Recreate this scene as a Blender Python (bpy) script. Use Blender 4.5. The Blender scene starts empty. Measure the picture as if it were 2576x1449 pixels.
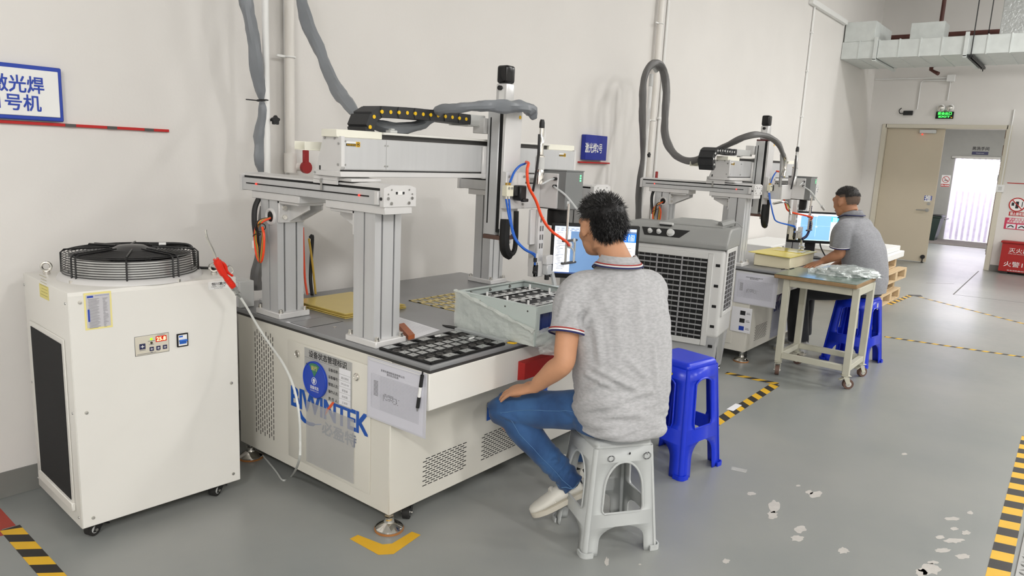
import bpy, bmesh, math, random
from math import sin, cos, pi, radians as RAD
from mathutils import Vector, Matrix

# ------------------------------------------------------------------ camera
SC = bpy.context.scene
COL = SC.collection
V = Vector
FPX = 1827.19
CAMP = V((0, 0, 1.5))
_yaw, _pit, _rol = RAD(51.658), RAD(10.407), RAD(2.758)
_f = V((sin(_yaw)*cos(_pit), cos(_yaw)*cos(_pit), -sin(_pit)))
_r = _f.cross(V((0, 0, 1))).normalized()
_u = _r.cross(_f)
CR = _r*cos(_rol)+_u*sin(_rol)
CU = -_r*sin(_rol)+_u*cos(_rol)
cam_data = bpy.data.cameras.new('camera')
cam = bpy.data.objects.new('camera', cam_data)
COL.objects.link(cam)
cam.matrix_world = Matrix(((CR.x, CU.x, -_f.x, 0), (CR.y, CU.y, -_f.y, 0), (CR.z, CU.z, -_f.z, CAMP.z), (0, 0, 0, 1)))
cam_data.sensor_width = 36
cam_data.lens = 36*FPX/2576
cam_data.clip_start = .05
SC.camera = cam

# pixel of the 2576x1449 photograph -> a point on a known plane
def ray(px, py): return _f+CR*((px-1288)/FPX)-CU*((py-724.5)/FPX)
def onz(px, py, z=0.):
    d = ray(px, py); return CAMP+d*((z-CAMP.z)/d.z)
def onx(px, py, x):
    d = ray(px, py); return CAMP+d*((x-CAMP.x)/d.x)
def ony(px, py, y):
    d = ray(px, py); return CAMP+d*((y-CAMP.y)/d.y)
def atd(px, py, depth): return CAMP+ray(px, py)*depth

# ------------------------------------------------------------------ light, exposure
SC.view_settings.view_transform = 'Standard'
SC.view_settings.look = 'None'
SC.view_settings.gamma = 1
SC.view_settings.exposure = 0.18
SC.view_settings.use_curve_mapping = False
world = bpy.data.worlds.new('world'); SC.world = world; world.use_nodes = True
world.node_tree.nodes['Background'].inputs[0].default_value = (1, .99, .97, 1)
world.node_tree.nodes['Background'].inputs[1].default_value = .25
LIGHTS = []
def area(name, loc, sx, sy, power, color=(1, .97, .93), target=None):
    d = bpy.data.lights.new(name, 'AREA'); d.shape = 'RECTANGLE'; d.size = sx; d.size_y = sy
    d.energy = power; d.color = color
    o = bpy.data.objects.new(name, d); COL.objects.link(o); o.location = loc
    if target is not None: o.rotation_euler = (V(target)-V(loc)).to_track_quat('-Z', 'Y').to_euler()
    return o
CEIL = 4.9
# (x, y, power): rows of lamps over the hall
LAMPS = [(-3.4, -2.2, 230), (-1.6, -4.8, 110), (2.2, -4.2, 120), (6.0, -4.2, 110), (10.0, -3.6, 95), (12.0, -2.0, 120), (6.6, -.4, 45), (10.0, -.6, 60)]
for i, (lx, ly, lp_) in enumerate(LAMPS):
    area('ceiling_lamp_light', (lx, ly, CEIL-.16), .45, 1.2, lp_, (1, .99, .982))
area('corridor_light', (16.4, 1.6, 3.05), .6, 1.2, 130, (1, .99, .982))

# ------------------------------------------------------------------ materials
def lin(c):
    return tuple(((v/255)/12.92 if v/255 <= .04045 else ((v/255+.055)/1.055)**2.4) for v in c)
MATS = {}
def mat(name, rgb, rough=.5, metal=0., var=0., vscale=8., bump=0., bscale=60., coat=0., emit=0., alpha=1., trans=0., ior=1.45, stretch=None, spec=.5, coords='Object'):
    if name in MATS: return MATS[name]
    m = bpy.data.materials.new(name); m.use_nodes = True
    nt = m.node_tree; N = nt.nodes; Lk = nt.links
    b = N['Principled BSDF']
    c = lin(rgb)
    b.inputs['Base Color'].default_value = (*c, 1)
    b.inputs['Roughness'].default_value = rough
    b.inputs['Metallic'].default_value = metal
    b.inputs['Specular IOR Level'].default_value = spec
    b.inputs['IOR'].default_value = ior
    b.inputs['Coat Weight'].default_value = coat
    b.inputs['Coat Roughness'].default_value = .12
    b.inputs['Alpha'].default_value = alpha
    b.inputs['Transmission Weight'].default_value = trans
    if emit:
        b.inputs['Emission Color'].default_value = (*c, 1)
        b.inputs['Emission Strength'].default_value = emit
    if var or bump:
        tc = N.new('ShaderNodeTexCoord'); mp = N.new('ShaderNodeMapping')
        Lk.new(tc.outputs[coords], mp.inputs[0])
        if stretch: mp.inputs['Scale'].default_value = stretch
        if var:
            n = N.new('ShaderNodeTexNoise'); n.inputs['Scale'].default_value = vscale; n.inputs['Detail'].default_value = 5
            Lk.new(mp.outputs[0], n.inputs['Vector'])
            r = N.new('ShaderNodeMapRange'); r.inputs[1].default_value = .25; r.inputs[2].default_value = .75
            r.inputs[3].default_value = 1-var; r.inputs[4].default_value = 1+var
            Lk.new(n.outputs['Fac'], r.inputs[0])
            x = N.new('ShaderNodeVectorMath'); x.operation = 'SCALE'; x.inputs[0].default_value = c
            Lk.new(r.outputs[0], x.inputs['Scale']); Lk.new(x.outputs[0], b.inputs['Base Color'])
        if bump:
            n2 = N.new('ShaderNodeTexNoise'); n2.inputs['Scale'].default_value = bscale; n2.inputs['Detail'].default_value = 3
            Lk.new(mp.outputs[0], n2.inputs['Vector'])
            bp = N.new('ShaderNodeBump'); bp.inputs['Strength'].default_value = bump; bp.inputs['Distance'].default_value = .01
            Lk.new(n2.outputs['Fac'], bp.inputs['Height']); Lk.new(bp.outputs[0], b.inputs['Normal'])
    MATS[name] = m
    return m

M = dict(
    wall=mat('wall_paint', (226, 223, 219), .85, var=.03, vscale=1.3, bump=.04, bscale=90),
    skirt=mat('skirting_paint', (126, 126, 122), .6, var=.06),
    ceil=mat('ceiling_paint', (215, 213, 210), .9),
    cream=mat('machine_cream_paint', (222, 219, 209), .38, var=.02, vscale=3),
    white=mat('white_powder_coat', (229, 227, 221), .4, var=.015, vscale=3),
    whitep=mat('white_plastic', (238, 238, 236), .45),
    creamp=mat('ivory_plastic', (240, 238, 224), .5),
    alu=mat('anodised_aluminium', (203, 204, 205), .42, .35, var=.03, vscale=40, stretch=(1, 1, .05)),
    alul=mat('light_aluminium', (219, 218, 217), .45, .2, var=.02),
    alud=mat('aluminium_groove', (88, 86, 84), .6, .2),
    steel=mat('brushed_steel', (176, 176, 174), .3, .9, var=.05, vscale=30),
    chrome=mat('chrome', (225, 222, 216), .12, 1.),
    dark=mat('black_plastic', (32, 32, 33), .45),
    black=mat('matte_black', (16, 16, 17), .6),
    chain=mat('chain_black_plastic', (44, 45, 47), .5, bump=.1, bscale=200),
    rubber=mat('rubber', (38, 37, 36), .75),
    greyt=mat('table_grey_steel', (150, 151, 153), .32, .35, var=.04, vscale=2.5),
    edge=mat('table_edge_dark', (74, 73, 72), .4, .4),
    headg=mat('laser_head_grey', (128, 130, 130), .45, .2),
    yellow=mat('signal_yellow', (240, 190, 20), .5),
    red=mat('signal_red', (190, 30, 28), .5),
    orange=mat('orange_tube', (246, 78, 34), .35),
    bluet=mat('blue_tube', (30, 98, 200), .3),
    blue=mat('sign_blue', (38, 68, 170), .5),
    logo=mat('logo_blue', (24, 84, 176), .45),
    logog=mat('logo_grey', (136, 142, 160), .5),
    logoo=mat('logo_orange', (230, 92, 48), .5),
    ink=mat('black_ink', (38, 38, 40), .6),
    inkg=mat('grey_ink', (120, 120, 122), .6),
    paper=mat('paper', (236, 236, 240), .7),
    paperg=mat('sleeve_paper', (206, 206, 214), .3, coat=.3),
    ivory=mat('control_beige', (212, 206, 190), .5),
    sleeve=mat('cable_sleeve_grey', (128, 132, 137), .42, var=.04, vscale=12),
    sleeved=mat('cable_sleeve_dark_grey', (102, 101, 100), .45, var=.05, vscale=12),
    clear=mat('clear_tube', (225, 228, 228), .15, alpha=.55),
    pale=mat('pale_grey_plastic', (205, 206, 204), .5),
    led=mat('red_led', (255, 40, 30), .4, emit=3.),
    ledg=mat('green_led', (90, 255, 140), .4, emit=2.2),
    skin=mat('skin', (198, 146, 112), .55, var=.06, vscale=14, bump=.05, bscale=250),
)

# ------------------------------------------------------------------ builders
class B:
    def __init__(s): s.bm = bmesh.new()
    def box(s, a, b, bev=0., seg=1, rot=None, piv=None):
        a, b = V(a), V(b)
        r = bmesh.ops.create_cube(s.bm, size=1)['verts']
        c = (a+b)/2; d = b-a
        for v in r: v.co = V((v.co.x*d.x, v.co.y*d.y, v.co.z*d.z))+c
        if bev:
            es = list({e for v in r for e in v.link_edges})
            r2 = bmesh.ops.bevel(s.bm, geom=es, offset=bev, segments=seg, profile=.5, affect='EDGES', clamp_overlap=True)
            r = list({v for f in r2['faces'] for v in f.verts} | {v for v in r if v.is_valid})
        if rot is not None:
            p = V(piv) if piv is not None else c
            for v in r: v.co = p+rot@(v.co-p)
        return s
    def hexa(s, b4, t4):
        vs = [s.bm.verts.new(V(p)) for p in list(b4)+list(t4)]
        for f in ((3, 2, 1, 0), (4, 5, 6, 7), (0, 1, 5, 4), (1, 2, 6, 5), (2, 3, 7, 6), (3, 0, 4, 7)): s.bm.faces.new([vs[i] for i in f])
        return s
    def ring(s, c, x, y, r, n, ry=None):
        return [s.bm.verts.new(c+x*(r*cos(2*pi*i/n))+y*((ry if ry is not None else r)*sin(2*pi*i/n))) for i in range(n)]
    def skin(s, rings, cap=True, closed=False):
        n = len(rings[0])
        R = rings+[rings[0]] if closed else rings
        for a, b in zip(R[:-1], R[1:]):
            for i in range(n): s.bm.faces.new((a[i], a[(i+1) % n], b[(i+1) % n], b[i]))
        if cap and not closed:
            s.bm.faces.new(list(reversed(rings[0]))); s.bm.faces.new(rings[-1])
        return s
    def cyl(s, p, q, r, n=16, r2=None, cap=True):
        p, q = V(p), V(q); d = (q-p).normalized()
        x = d.orthogonal().normalized(); y = d.cross(x)
        return s.skin([s.ring(p, x, y, r, n), s.ring(q, x, y, r if r2 is None else r2, n)], cap)
    def tube(s, pts, r, n=8, closed=False, flat=None, sub=0):
        P = [V(p) for p in pts]
        if sub: P = spline(P, sub, closed)
        m = len(P)
        rs = [r]*m if not isinstance(r, (list, tuple)) else [r[min(int(i*(len(r)-1)/(m-1)+.5), len(r)-1)] for i in range(m)]
        T = []
        for i in range(m):
            a = P[i-1] if (i > 0 or closed) else P[i]; b = P[(i+1) % m] if (i < m-1 or closed) else P[i]
            T.append((b-a).normalized())
        x = T[0].orthogonal().normalized(); rings = []
        if flat is not None: x = (V(flat)-T[0]*V(flat).dot(T[0])).normalized()
        for i in range(m):
            x = (x-T[i]*x.dot(T[i])).normalized(); y = T[i].cross(x)
            rr = rs[i]
            if isinstance(rr, tuple): rings.append(s.ring(P[i], x, y, rr[0], n, rr[1]))
            else: rings.append(s.ring(P[i], x, y, rr, n))
        return s.skin(rings, True, closed)
    def prism(s, poly, vec):
        vec = V(vec)
        a = [s.bm.verts.new(V(p)) for p in poly]; b = [s.bm.verts.new(V(p)+vec) for p in poly]
        n = len(a)
        s.bm.faces.new(list(reversed(a))); s.bm.faces.new(b)
        for i in range(n): s.bm.faces.new((a[i], a[(i+1) % n], b[(i+1) % n], b[i]))
        return s
    def lathe(s, prof, c=(0, 0, 0), ax=(0, 0, 1), n=24, cap=True):
        c = V(c); d = V(ax).normalized(); x = d.orthogonal().normalized(); y = d.cross(x)
        return s.skin([s.ring(c+d*z, x, y, max(r, 1e-5), n) for r, z in prof], cap)
    def torus(s, c, ax, R, r, n=32, k=8):
        c = V(c); d = V(ax).normalized(); x = d.orthogonal().normalized(); y = d.cross(x)
        return s.tube([c+x*(R*cos(2*pi*i/n))+y*(R*sin(2*pi*i/n)) for i in range(n)], r, k, True)
    def ball(s, c, r, u=12, v=8, sc=(1, 1, 1), rot=None):
        vs = bmesh.ops.create_uvsphere(s.bm, u_segments=u, v_segments=v, radius=r)['verts']
        for q in vs:
            p = V((q.co.x*sc[0], q.co.y*sc[1], q.co.z*sc[2]))
            q.co = (rot@p if rot is not None else p)+V(c)
        return s
    def quad(s, *p):
        s.bm.faces.new([s.bm.verts.new(V(q)) for q in p]); return s
    def mesh(s, name, smooth=40, fix=True):
        if fix: bmesh.ops.recalc_face_normals(s.bm, faces=s.bm.faces[:])
        me = bpy.data.meshes.new(name); s.bm.to_mesh(me); s.bm.free()
        if smooth:
            me.shade_smooth(); me.set_sharp_from_angle(angle=RAD(smooth))
        return me
    def done(s, name, m, parent=None, smooth=40, world=False, **kw):
        if world and parent is not None:
            o = parent.location
            for v in s.bm.verts: v.co -= o
        me = s.mesh(name, smooth)
        return put(name, me, m, parent, **kw)

def spline(P, k, closed=False):
    out = []; n = len(P)
    rng = range(n if closed else n-1)
    for i in rng:
        p0 = P[i-1] if (i > 0 or closed) else P[0]*2-P[1]
        p1 = P[i]; p2 = P[(i+1) % n]
        p3 = P[(i+2) % n] if (i+2 < n or closed) else p2*2-p1
        for j in range(k):
            t = j/k
            out.append(.5*((2*p1)+(p2-p0)*t+(2*p0-5*p1+4*p2-p3)*t*t+(3*p1-p0-3*p2+p3)*t**3))
    if not closed: out.append(P[-1].copy())
    return out

def put(name, me, m, parent=None, label=None, cat=None, group=None, kind=None):
    if m is not None:
        for q in (m if isinstance(m, (list, tuple)) else [m]): me.materials.append(q)
    o = bpy.data.objects.new(name, me); COL.objects.link(o)
    if parent is not None: o.parent = parent
    return tag(o, label, cat, group, kind)
def tag(o, label=None, cat=None, group=None, kind=None):
    if label: o['label'] = label
    if cat: o['category'] = cat
    if group: o['group'] = group
    if kind: o['kind'] = kind
    return o
def thing(name, label, cat, loc=(0, 0, 0), rz=0., group=None, kind=None):
    o = bpy.data.objects.new(name, None); COL.objects.link(o)
    o.empty_display_size = .1
    o.location = loc; o.rotation_euler = (0, 0, rz)
    return tag(o, label, cat, group, kind)
def inst(o, name=None, parent=None, loc=None, rot=None):
    c = o.copy(); COL.objects.link(c); c.parent = parent
    if loc is not None: c.location = loc
    if rot is not None: c.rotation_euler = rot
    return c

_TXT = {}
def text_mesh(s, bold=0., extr=.0004, res=2, align='CENTER', shear=0., spacing=1., lspace=1.):
    cu = bpy.data.curves.new('lettering', 'FONT'); cu.body = s; cu.align_x = align; cu.align_y = 'CENTER'
    cu.resolution_u = res; cu.extrude = 0; cu.shear = shear; cu.space_character = spacing; cu.space_line = lspace
    o = bpy.data.objects.new('lettering', cu); COL.objects.link(o)
    dg = bpy.context.evaluated_depsgraph_get()
    me = bpy.data.meshes.new_from_object(o.evaluated_get(dg))
    bpy.data.objects.remove(o); bpy.data.curves.remove(cu)
    bm = bmesh.new(); bm.from_mesh(me); bpy.data.meshes.remove(me)
    if bold:
        base = bm.faces[:]
        for dx, dy, dz in ((bold, 0, .0004), (0, bold, .0008), (bold, bold, .0012)):
            g = bmesh.ops.duplicate(bm, geom=base)
            for v in [e for e in g['geom'] if isinstance(e, bmesh.types.BMVert)]: v.co += V((dx, dy, dz))
    return bm
def txt(s, size, m, parent, o, right, up, name='lettering', fit=None, off=.0012, **kw):
    """flat print: o = centre point, right/up = directions on the surface; fit = (width, height) to stretch to"""
    bm = text_mesh(s, **kw)
    X = [v.co.x for v in bm.verts]; Y = [v.co.y for v in bm.verts]
    if not X: bm.free(); return None
    cx, cy = (min(X)+max(X))/2, (min(Y)+max(Y))/2
    al = kw.get('align', 'CENTER')
    right = V(right).normalized(); up = V(up).normalized(); n = right.cross(up)
    sx = sy = size
    if fit:
        sx = fit[0]/(max(X)-min(X)); sy = fit[1]/(max(Y)-min(Y)) if fit[1] else sx
    for v in bm.verts:
        x = (v.co.x-cx) if (al == 'CENTER' or fit) else v.co.x
        y = v.co.y-cy
        v.co = V(o)+right*(x*sx)+up*(y*sy)+n*(off+v.co.z*sx)
    me = bpy.data.meshes.new(name); bm.to_mesh(me); bm.free()
    return put(name, me, m, parent)
def mb(bmx):
    b = B(); b.bm.free(); b.bm = bmx; return b
# ------------------------------------------------------------------ the room
YW = 3.352      # back wall
XE = 14.12      # end wall
XC = 19.9       # far wall of the corridor
X0, Y0 = -4.5, -6.5
random.seed(7)

def floor_material():
    m = bpy.data.materials.new('floor_epoxy'); m.use_nodes = True
    nt = m.node_tree; N = nt.nodes; L = nt.links; b = N['Principled BSDF']
    tc = N.new('ShaderNodeTexCoord')
    n1 = N.new('ShaderNodeTexNoise'); n1.inputs['Scale'].default_value = .9; n1.inputs['Detail'].default_value = 6
    n2 = N.new('ShaderNodeTexNoise'); n2.inputs['Scale'].default_value = 14; n2.inputs['Detail'].default_value = 4
    n3 = N.new('ShaderNodeTexNoise'); n3.inputs['Scale'].default_value = 55; n3.inputs['Detail'].default_value = 2
    for n in (n1, n2, n3): L.new(tc.outputs['Object'], n.inputs['Vector'])
    r = N.new('ShaderNodeValToRGB'); r.color_ramp.elements[0].position = .35; r.color_ramp.elements[1].position = .68
    r.color_ramp.elements[0].color = (*lin((137, 141, 139)), 1); r.color_ramp.elements[1].color = (*lin((156, 157, 153)), 1)
    L.new(n1.outputs['Fac'], r.inputs[0])
    mx = N.new('ShaderNodeMix'); mx.data_type = 'RGBA'; mx.blend_type = 'MULTIPLY'; mx.inputs[0].default_value = .1
    r2 = N.new('ShaderNodeValToRGB'); r2.color_ramp.elements[0].position = .3; r2.color_ramp.elements[0].color = (.72, .72, .71, 1)
    L.new(n2.outputs['Fac'], r2.inputs[0]); L.new(r.outputs[0], mx.inputs[6]); L.new(r2.outputs[0], mx.inputs[7])
    L.new(mx.outputs[2], b.inputs['Base Color'])
    rr = N.new('ShaderNodeMapRange'); rr.inputs[3].default_value = .27; rr.inputs[4].default_value = .36
    L.new(n2.outputs['Fac'], rr.inputs[0]); L.new(rr.outputs[0], b.inputs['Roughness'])
    bp = N.new('ShaderNodeBump'); bp.inputs['Strength'].default_value = .015; bp.inputs['Distance'].default_value = .004
    L.new(n2.outputs['Fac'], bp.inputs['Height']); L.new(bp.outputs[0], b.inputs['Normal'])
    return m
fl = B().box((X0, Y0, -.12), (XC+.2, 5.2, 0)).done('floor', floor_material(), smooth=0, kind='structure')

# end wall opening, measured on the wall
DY0 = onx(2537, 321, XE).y; DY1 = onx(2228, 322, XE).y; DZ = onx(2380, 322, XE).z
B().box((X0, YW, 0), (XC+.2, YW+.2, CEIL)).done('wall_back', M['wall'], smooth=0, kind='structure')
we = B()
we.box((XE, Y0, 0), (XE+.2, DY0, CEIL)).box((XE, DY1, 0), (XE+.2, YW, CEIL)).box((XE, DY0, DZ), (XE+.2, DY1, CEIL))
we.done('wall_end', M['wall'], smooth=0, kind='structure')
B().box((X0-.2, Y0, 0), (X0, YW, CEIL)).done('wall_left', M['wall'], smooth=0, kind='structure')
B().box((X0, Y0-.2, 0), (XC+.2, Y0, CEIL)).done('wall_front', M['wall'], smooth=0, kind='structure')
B().box((X0, Y0, CEIL), (XE+.2, YW, CEIL+.15)).done('ceiling', M['ceil'], smooth=0, kind='structure')
B().box((X0, YW-.006, 0), (XE-.02, YW-.0005, .112), .001).done('baseboard_back', M['skirt'], smooth=0, kind='structure')
be = B().box((XE-.006, Y0, 0), (XE-.0005, DY0-.06, .1)).box((XE-.006, DY1+.06, 0), (XE-.0005, YW-.02, .1))
be.done('baseboard_end', M['skirt'], smooth=0, kind='structure')
# corridor behind the door
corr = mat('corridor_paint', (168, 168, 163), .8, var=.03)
CY1 = 3.352
cb = onx(2405, 395, XC); ct = onx(2505, 395, XC)
B().box((XC, CY1-CY1+cb.y, 0), (XC+.2, CY1, 3.2)).box((XC, -1.5, 0), (XC+.2, ct.y-.25, 3.2)).box((XC, ct.y-.25, cb.z), (XC+.2, cb.y, 3.2)).done('wall_corridor', corr, smooth=0, kind='structure')
B().box((XE+.2, -1.5, 3.2), (XC+.2, CY1, 3.3)).done('ceiling_corridor', M['ceil'], smooth=0, kind='structure')
B().box((XE+.2, -1.7, 0), (XC+.2, -1.5, 3.2)).done('wall_corridor_side', corr, smooth=0, kind='structure')

# ceiling lamps (outside the picture, they light the hall)
lampm = mat('lamp_diffuser', (255, 250, 242), .5, emit=6)
for i, (lx, ly, lp_) in enumerate(LAMPS):
    t = thing('ceiling_lamp', 'white ceiling lamp '+('left of the chiller', 'behind the photographer on the left', 'above the near end of the aisle', 'above the middle of the aisle', 'above the far aisle', 'before the end wall and red box', 'above the wheeled cart', 'above the wooden pallets')[i]+', out of the picture', 'lamp', (lx, ly, CEIL), group='ceiling lamps')
    B().box((-.27, -.65, -.06), (.27, .65, 0), .01).done('housing', M['whitep'], t)
    B().box((-.225, -.6, -.07), (.225, .6, -.061)).done('diffuser', lampm, t, smooth=0)
    for sx in (-.15, .15): B().cyl((sx, 0, 0), (sx, 0, .001), .01, 8).done('mount', M['steel'], t)

# ---- door: frame, left leaf, right leaf swung open
dm = mat('door_beige', (202, 191, 170), .5, var=.02, vscale=3)
fm = mat('door_frame_cream', (212, 206, 190), .5)
d1 = thing('door_1', 'beige double door with one leaf shut and one leaf swung open', None, (XE, (DY0+DY1)/2, 0), kind='structure')
fr = .055
B().box((XE-.02, DY0-fr, 0), (XE+.2, DY0+.02, DZ+fr), .004).box((XE-.02, DY1-.02, 0), (XE+.2, DY1+fr, DZ+fr), .004).box((XE-.02, DY0, DZ-.01), (XE+.2, DY1, DZ+fr), .004).done('door_frame', fm, d1, world=True)
LY = onx(2376, 329, XE).y
lf = B().box((XE+.06, LY, .012), (XE+.11, DY1-.022, DZ-.014), .003).done('door_leaf', dm, d1, world=True, label='shut beige leaf with a lever handle')
h = onx(2322, 528, XE+.05)
B().cyl((XE+.06, h.y-.06, h.z), (XE+.045, h.y-.06, h.z), .03, 16).tube([(XE+.05, h.y-.06, h.z), (XE+.005, h.y-.06, h.z), (XE+.0, h.y-.03, h.z), (XE+.0, h.y+.1, h.z-.004)], .009, 8).done('handle', M['steel'], lf, label='steel lever handle').location = -d1.location
B().cyl((XE+.06, h.y-.07, h.z+.11), (XE+.048, h.y-.07, h.z+.11), .026, 16).cyl((XE+.048, h.y-.07, h.z+.11), (XE+.044, h.y-.07, h.z+.11), .012, 10).done('lock_cylinder', M['steel'], lf).location = -d1.location
p1, p2 = onx(2326, 492, XE+.05), onx(2343, 505, XE+.05)
ps = B().box((XE+.055, p2.y, p2.z), (XE+.0595, p1.y, p1.z), .001).done('push_sign', M['blue'], lf, label='blue push sign')
ps.location = -d1.location
B().box((XE+.054, p2.y+.02, p2.z-.02), (XE+.0592, p1.y-.005, p2.z-.002)).done('sign_strip', M['whitep'], lf, smooth=0).location = -d1.location
txt('推', .1, M['whitep'], d1, V((XE+.054, (p1.y+p2.y)/2, (p1.z+p2.z)/2))-d1.location, (0, -1, 0), (0, 0, 1), bold=.06)
c1, c2 = onx(2314, 329, XE+.03), onx(2355, 335, XE+.03)
B().box((XE+.0, c2.y, c2.z-.005), (XE+.058, c1.y, c1.z+.02), .006).done('door_closer', M['pale'], d1, world=True)
cl = onx(2320, 338, XE-.01)
B().ball((XE-.002, cl.y, cl.z), .012, 8, 6).done('closer_light', M['led'], d1, world=True)
st = onx(2320, 650, XE+.03)
B().cyl((XE+.06, st.y, .1), (XE+.02, st.y, .1), .035, 16).tube([(XE+.04, st.y, .1), (XE+.04, st.y, .012)], .008, 8).cyl((XE+.04, st.y, .014), (XE+.04, st.y, .001), .02, 12).done('door_stop', M['dark'], d1, world=True)
wood = mat('door_edge_brown', (120, 78, 50), .6, var=.1, vscale=30)
rl = B().box((XE+.2, DY0-.03, .012), (XE+.2+.9, DY0+.012, DZ-.014), .002).done('door_leaf', dm, d1, world=True, label='open beige leaf seen on its edge')
B().box((XE+.03, DY0+.018, .25), (XE+.18, DY0+.032, DZ-.02), .002).done('brown_edge_strip', wood, d1, world=True)
for hz in (2.02, 1.75, 1.45, .3):
    B().box((XE+.02, DY0+.014, hz), (XE+.17, DY0+.04, hz+.1), .002).done('hinge', M['pale'], d1, world=True)

# strip curtain in the far doorway, daylight behind it
t = thing('strip_curtain', 'bright clear plastic strip curtain hanging in the doorway beyond the door', 'curtain', (XC, (cb.y+ct.y)/2-.1, 0))
cm = bpy.data.materials.new('curtain_plastic'); cm.use_nodes = True
_n = cm.node_tree.nodes; _l = cm.node_tree.links; _n.remove(_n['Principled BSDF'])
_t = _n.new('ShaderNodeBsdfTransparent'); _t.inputs[0].default_value = (.92, .9, .95, 1)
_d = _n.new('ShaderNodeBsdfTranslucent'); _d.inputs[0].default_value = (.8, .77, .84, 1)
_g = _n.new('ShaderNodeBsdfDiffuse'); _g.inputs[0].default_value = (.62, .58, .64, 1)
_m1 = _n.new('ShaderNodeMixShader'); _m1.inputs[0].default_value = .5; _l.new(_d.outputs[0], _m1.inputs[1]); _l.new(_g.outputs[0], _m1.inputs[2])
_tc = _n.new('ShaderNodeTexCoord'); _nz = _n.new('ShaderNodeTexNoise'); _nz.inputs['Scale'].default_value = 9; _l.new(_tc.outputs['Object'], _nz.inputs['Vector'])
_mr = _n.new('ShaderNodeMapRange'); _mr.inputs[3].default_value = .4; _mr.inputs[4].default_value = .75; _l.new(_nz.outputs['Fac'], _mr.inputs[0])
_m2 = _n.new('ShaderNodeMixShader'); _l.new(_mr.outputs[0], _m2.inputs[0]); _l.new(_t.outputs[0], _m2.inputs[1]); _l.new(_m1.outputs[0], _m2.inputs[2])
_l.new(_m2.outputs[0], _n['Material Output'].inputs[0])
yl, yr = cb.y, ct.y-.25
n = 9
for i in range(n):
    ya = yl-(yl-yr)*i/n; yb_ = yl-(yl-yr)*(i+1)/n-.05
    off = -.03 if i % 2 else -.022
    B().box((XC+off, max(yb_, yr), .02), (XC+off+.004, ya, cb.z-.02)).done('curtain_strip', cm, t, world=True, smooth=0)
B().box((XC-.05, yr, cb.z-.03), (XC-.005, yl+.08, cb.z+.03), .004).done('curtain_rail', M['steel'], t, world=True)
glow = bpy.data.materials.new('bright_daylight'); glow.use_nodes = True
gb = glow.node_tree.nodes['Principled BSDF']; gb.inputs['Emission Color'].default_value = (.97, .98, 1, 1); gb.inputs['Emission Strength'].default_value = 16
g = B().box((XC+2.2, yr-1.5, 1.12), (XC+2.25, yl+1.5, 3.2)).done('daylight_backdrop', glow, smooth=0, kind='structure')  # glowing panel added to stand for the bright daylight beyond the curtain doorway
g.name = 'daylight_glow_panel'
B().box((XC+2.2, yr-1.5, 0), (XC+2.3, yl+1.5, 1.115)).done('wall_outside', mat('outside_grey', (176, 170, 178), .8), smooth=0, kind='structure')
B().box((XC+.2, -1.7, 3.2), (XC+2.3, CY1+.2, 3.3)).done('ceiling_outside', M['ceil'], smooth=0, kind='structure')
B().box((XC+.2, -1, -.1), (XC+2.3, 4, 0)).done('floor_outside', M['skirt'], smooth=0, kind='structure')
matm = mat('door_mat', (118, 112, 106), .9, var=.15, vscale=30)
ma, mb2 = onz(2340, 609), onz(2340, 615)
B().box((18.4, 1.2, 0), (XC-.05, CY1-.05, .012), .003).done('door_mat', matm, None, label='long brown grey door mat lying before the strip curtain', cat='mat')
# bin in the corridor
bp_ = onx(2362, 600, 18.9)
t = thing('waste_bin', 'dark green plastic waste bin standing in the corridor behind the door', 'bin', (19.3, 2.98, .0125))
bg = mat('bin_dark_green', (44, 58, 54), .4)
B().hexa([(-.2, -.17, 0), (.2, -.17, 0), (.2, .17, 0), (-.2, .17, 0)], [(-.28, -.25, .52), (.28, -.25, .52), (.28, .25, .52), (-.28, .25, .52)]).done('body', bg, t)
B().box((-.3, -.27, .52), (.3, .27, .56), .015).done('rim', bg, t)
B().box((-.29, -.26, .56), (.29, .26, .58), .01).done('liner', M['dark'], t)
B().cyl((-.25, -.33, .5), (.25, -.33, .5), .012, 8).done('handle', bg, t)
# signs in the corridor
def noentry(b, c, right, up, R, r, slash=True):
    c = V(c); right = V(right); up = V(up)
    b.tube([c+right*(R*cos(2*pi*i/28))+up*(R*sin(2*pi*i/28)) for i in range(28)], r, 6, True)
    if slash: b.tube([c+(up-right)*(R*.7), c+(right-up)*(R*.7)], r*.9, 6)
a_, b_ = onx(2370, 440, XC), onx(2388, 471, XC)
t = thing('no_smoking_sign', 'white no smoking sign with red ring on the corridor wall', 'sign', (XC, (a_.y+b_.y)/2, b_.z))
B().box((XC-.008, b_.y, b_.z), (XC-.001, a_.y, a_.z), .001).done('panel', M['whitep'], t, world=True)
B().box((XC-.0095, b_.y+.005, b_.z+.005), (XC-.0085, a_.y-.005, b_.z+.07)).done('red_band', M['red'], t, world=True, smooth=0)
bb = B(); noentry(bb, (XC-.01, (a_.y+b_.y)/2, b_.z+.175), (0, -1, 0), (0, 0, 1), .07, .006); bb.done('red_ring', M['red'], t, world=True)
B().box((XC-.012, (a_.y+b_.y)/2-.04, b_.z+.15), (XC-.009, (a_.y+b_.y)/2+.03, b_.z+.165)).done('cigarette', M['ink'], t, world=True, smooth=0)
txt('禁止吸烟', .04, M['whitep'], t, V((XC-.01, (a_.y+b_.y)/2, b_.z+.038))-t.location, (0, -1, 0), (0, 0, 1), bold=.05)
tp = onx(2467, 376, XC)
t = thing('washroom_sign', 'small dark blue sign plate with grey characters above the strip curtain', 'sign', (XC, tp.y, tp.z-.09))
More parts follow.
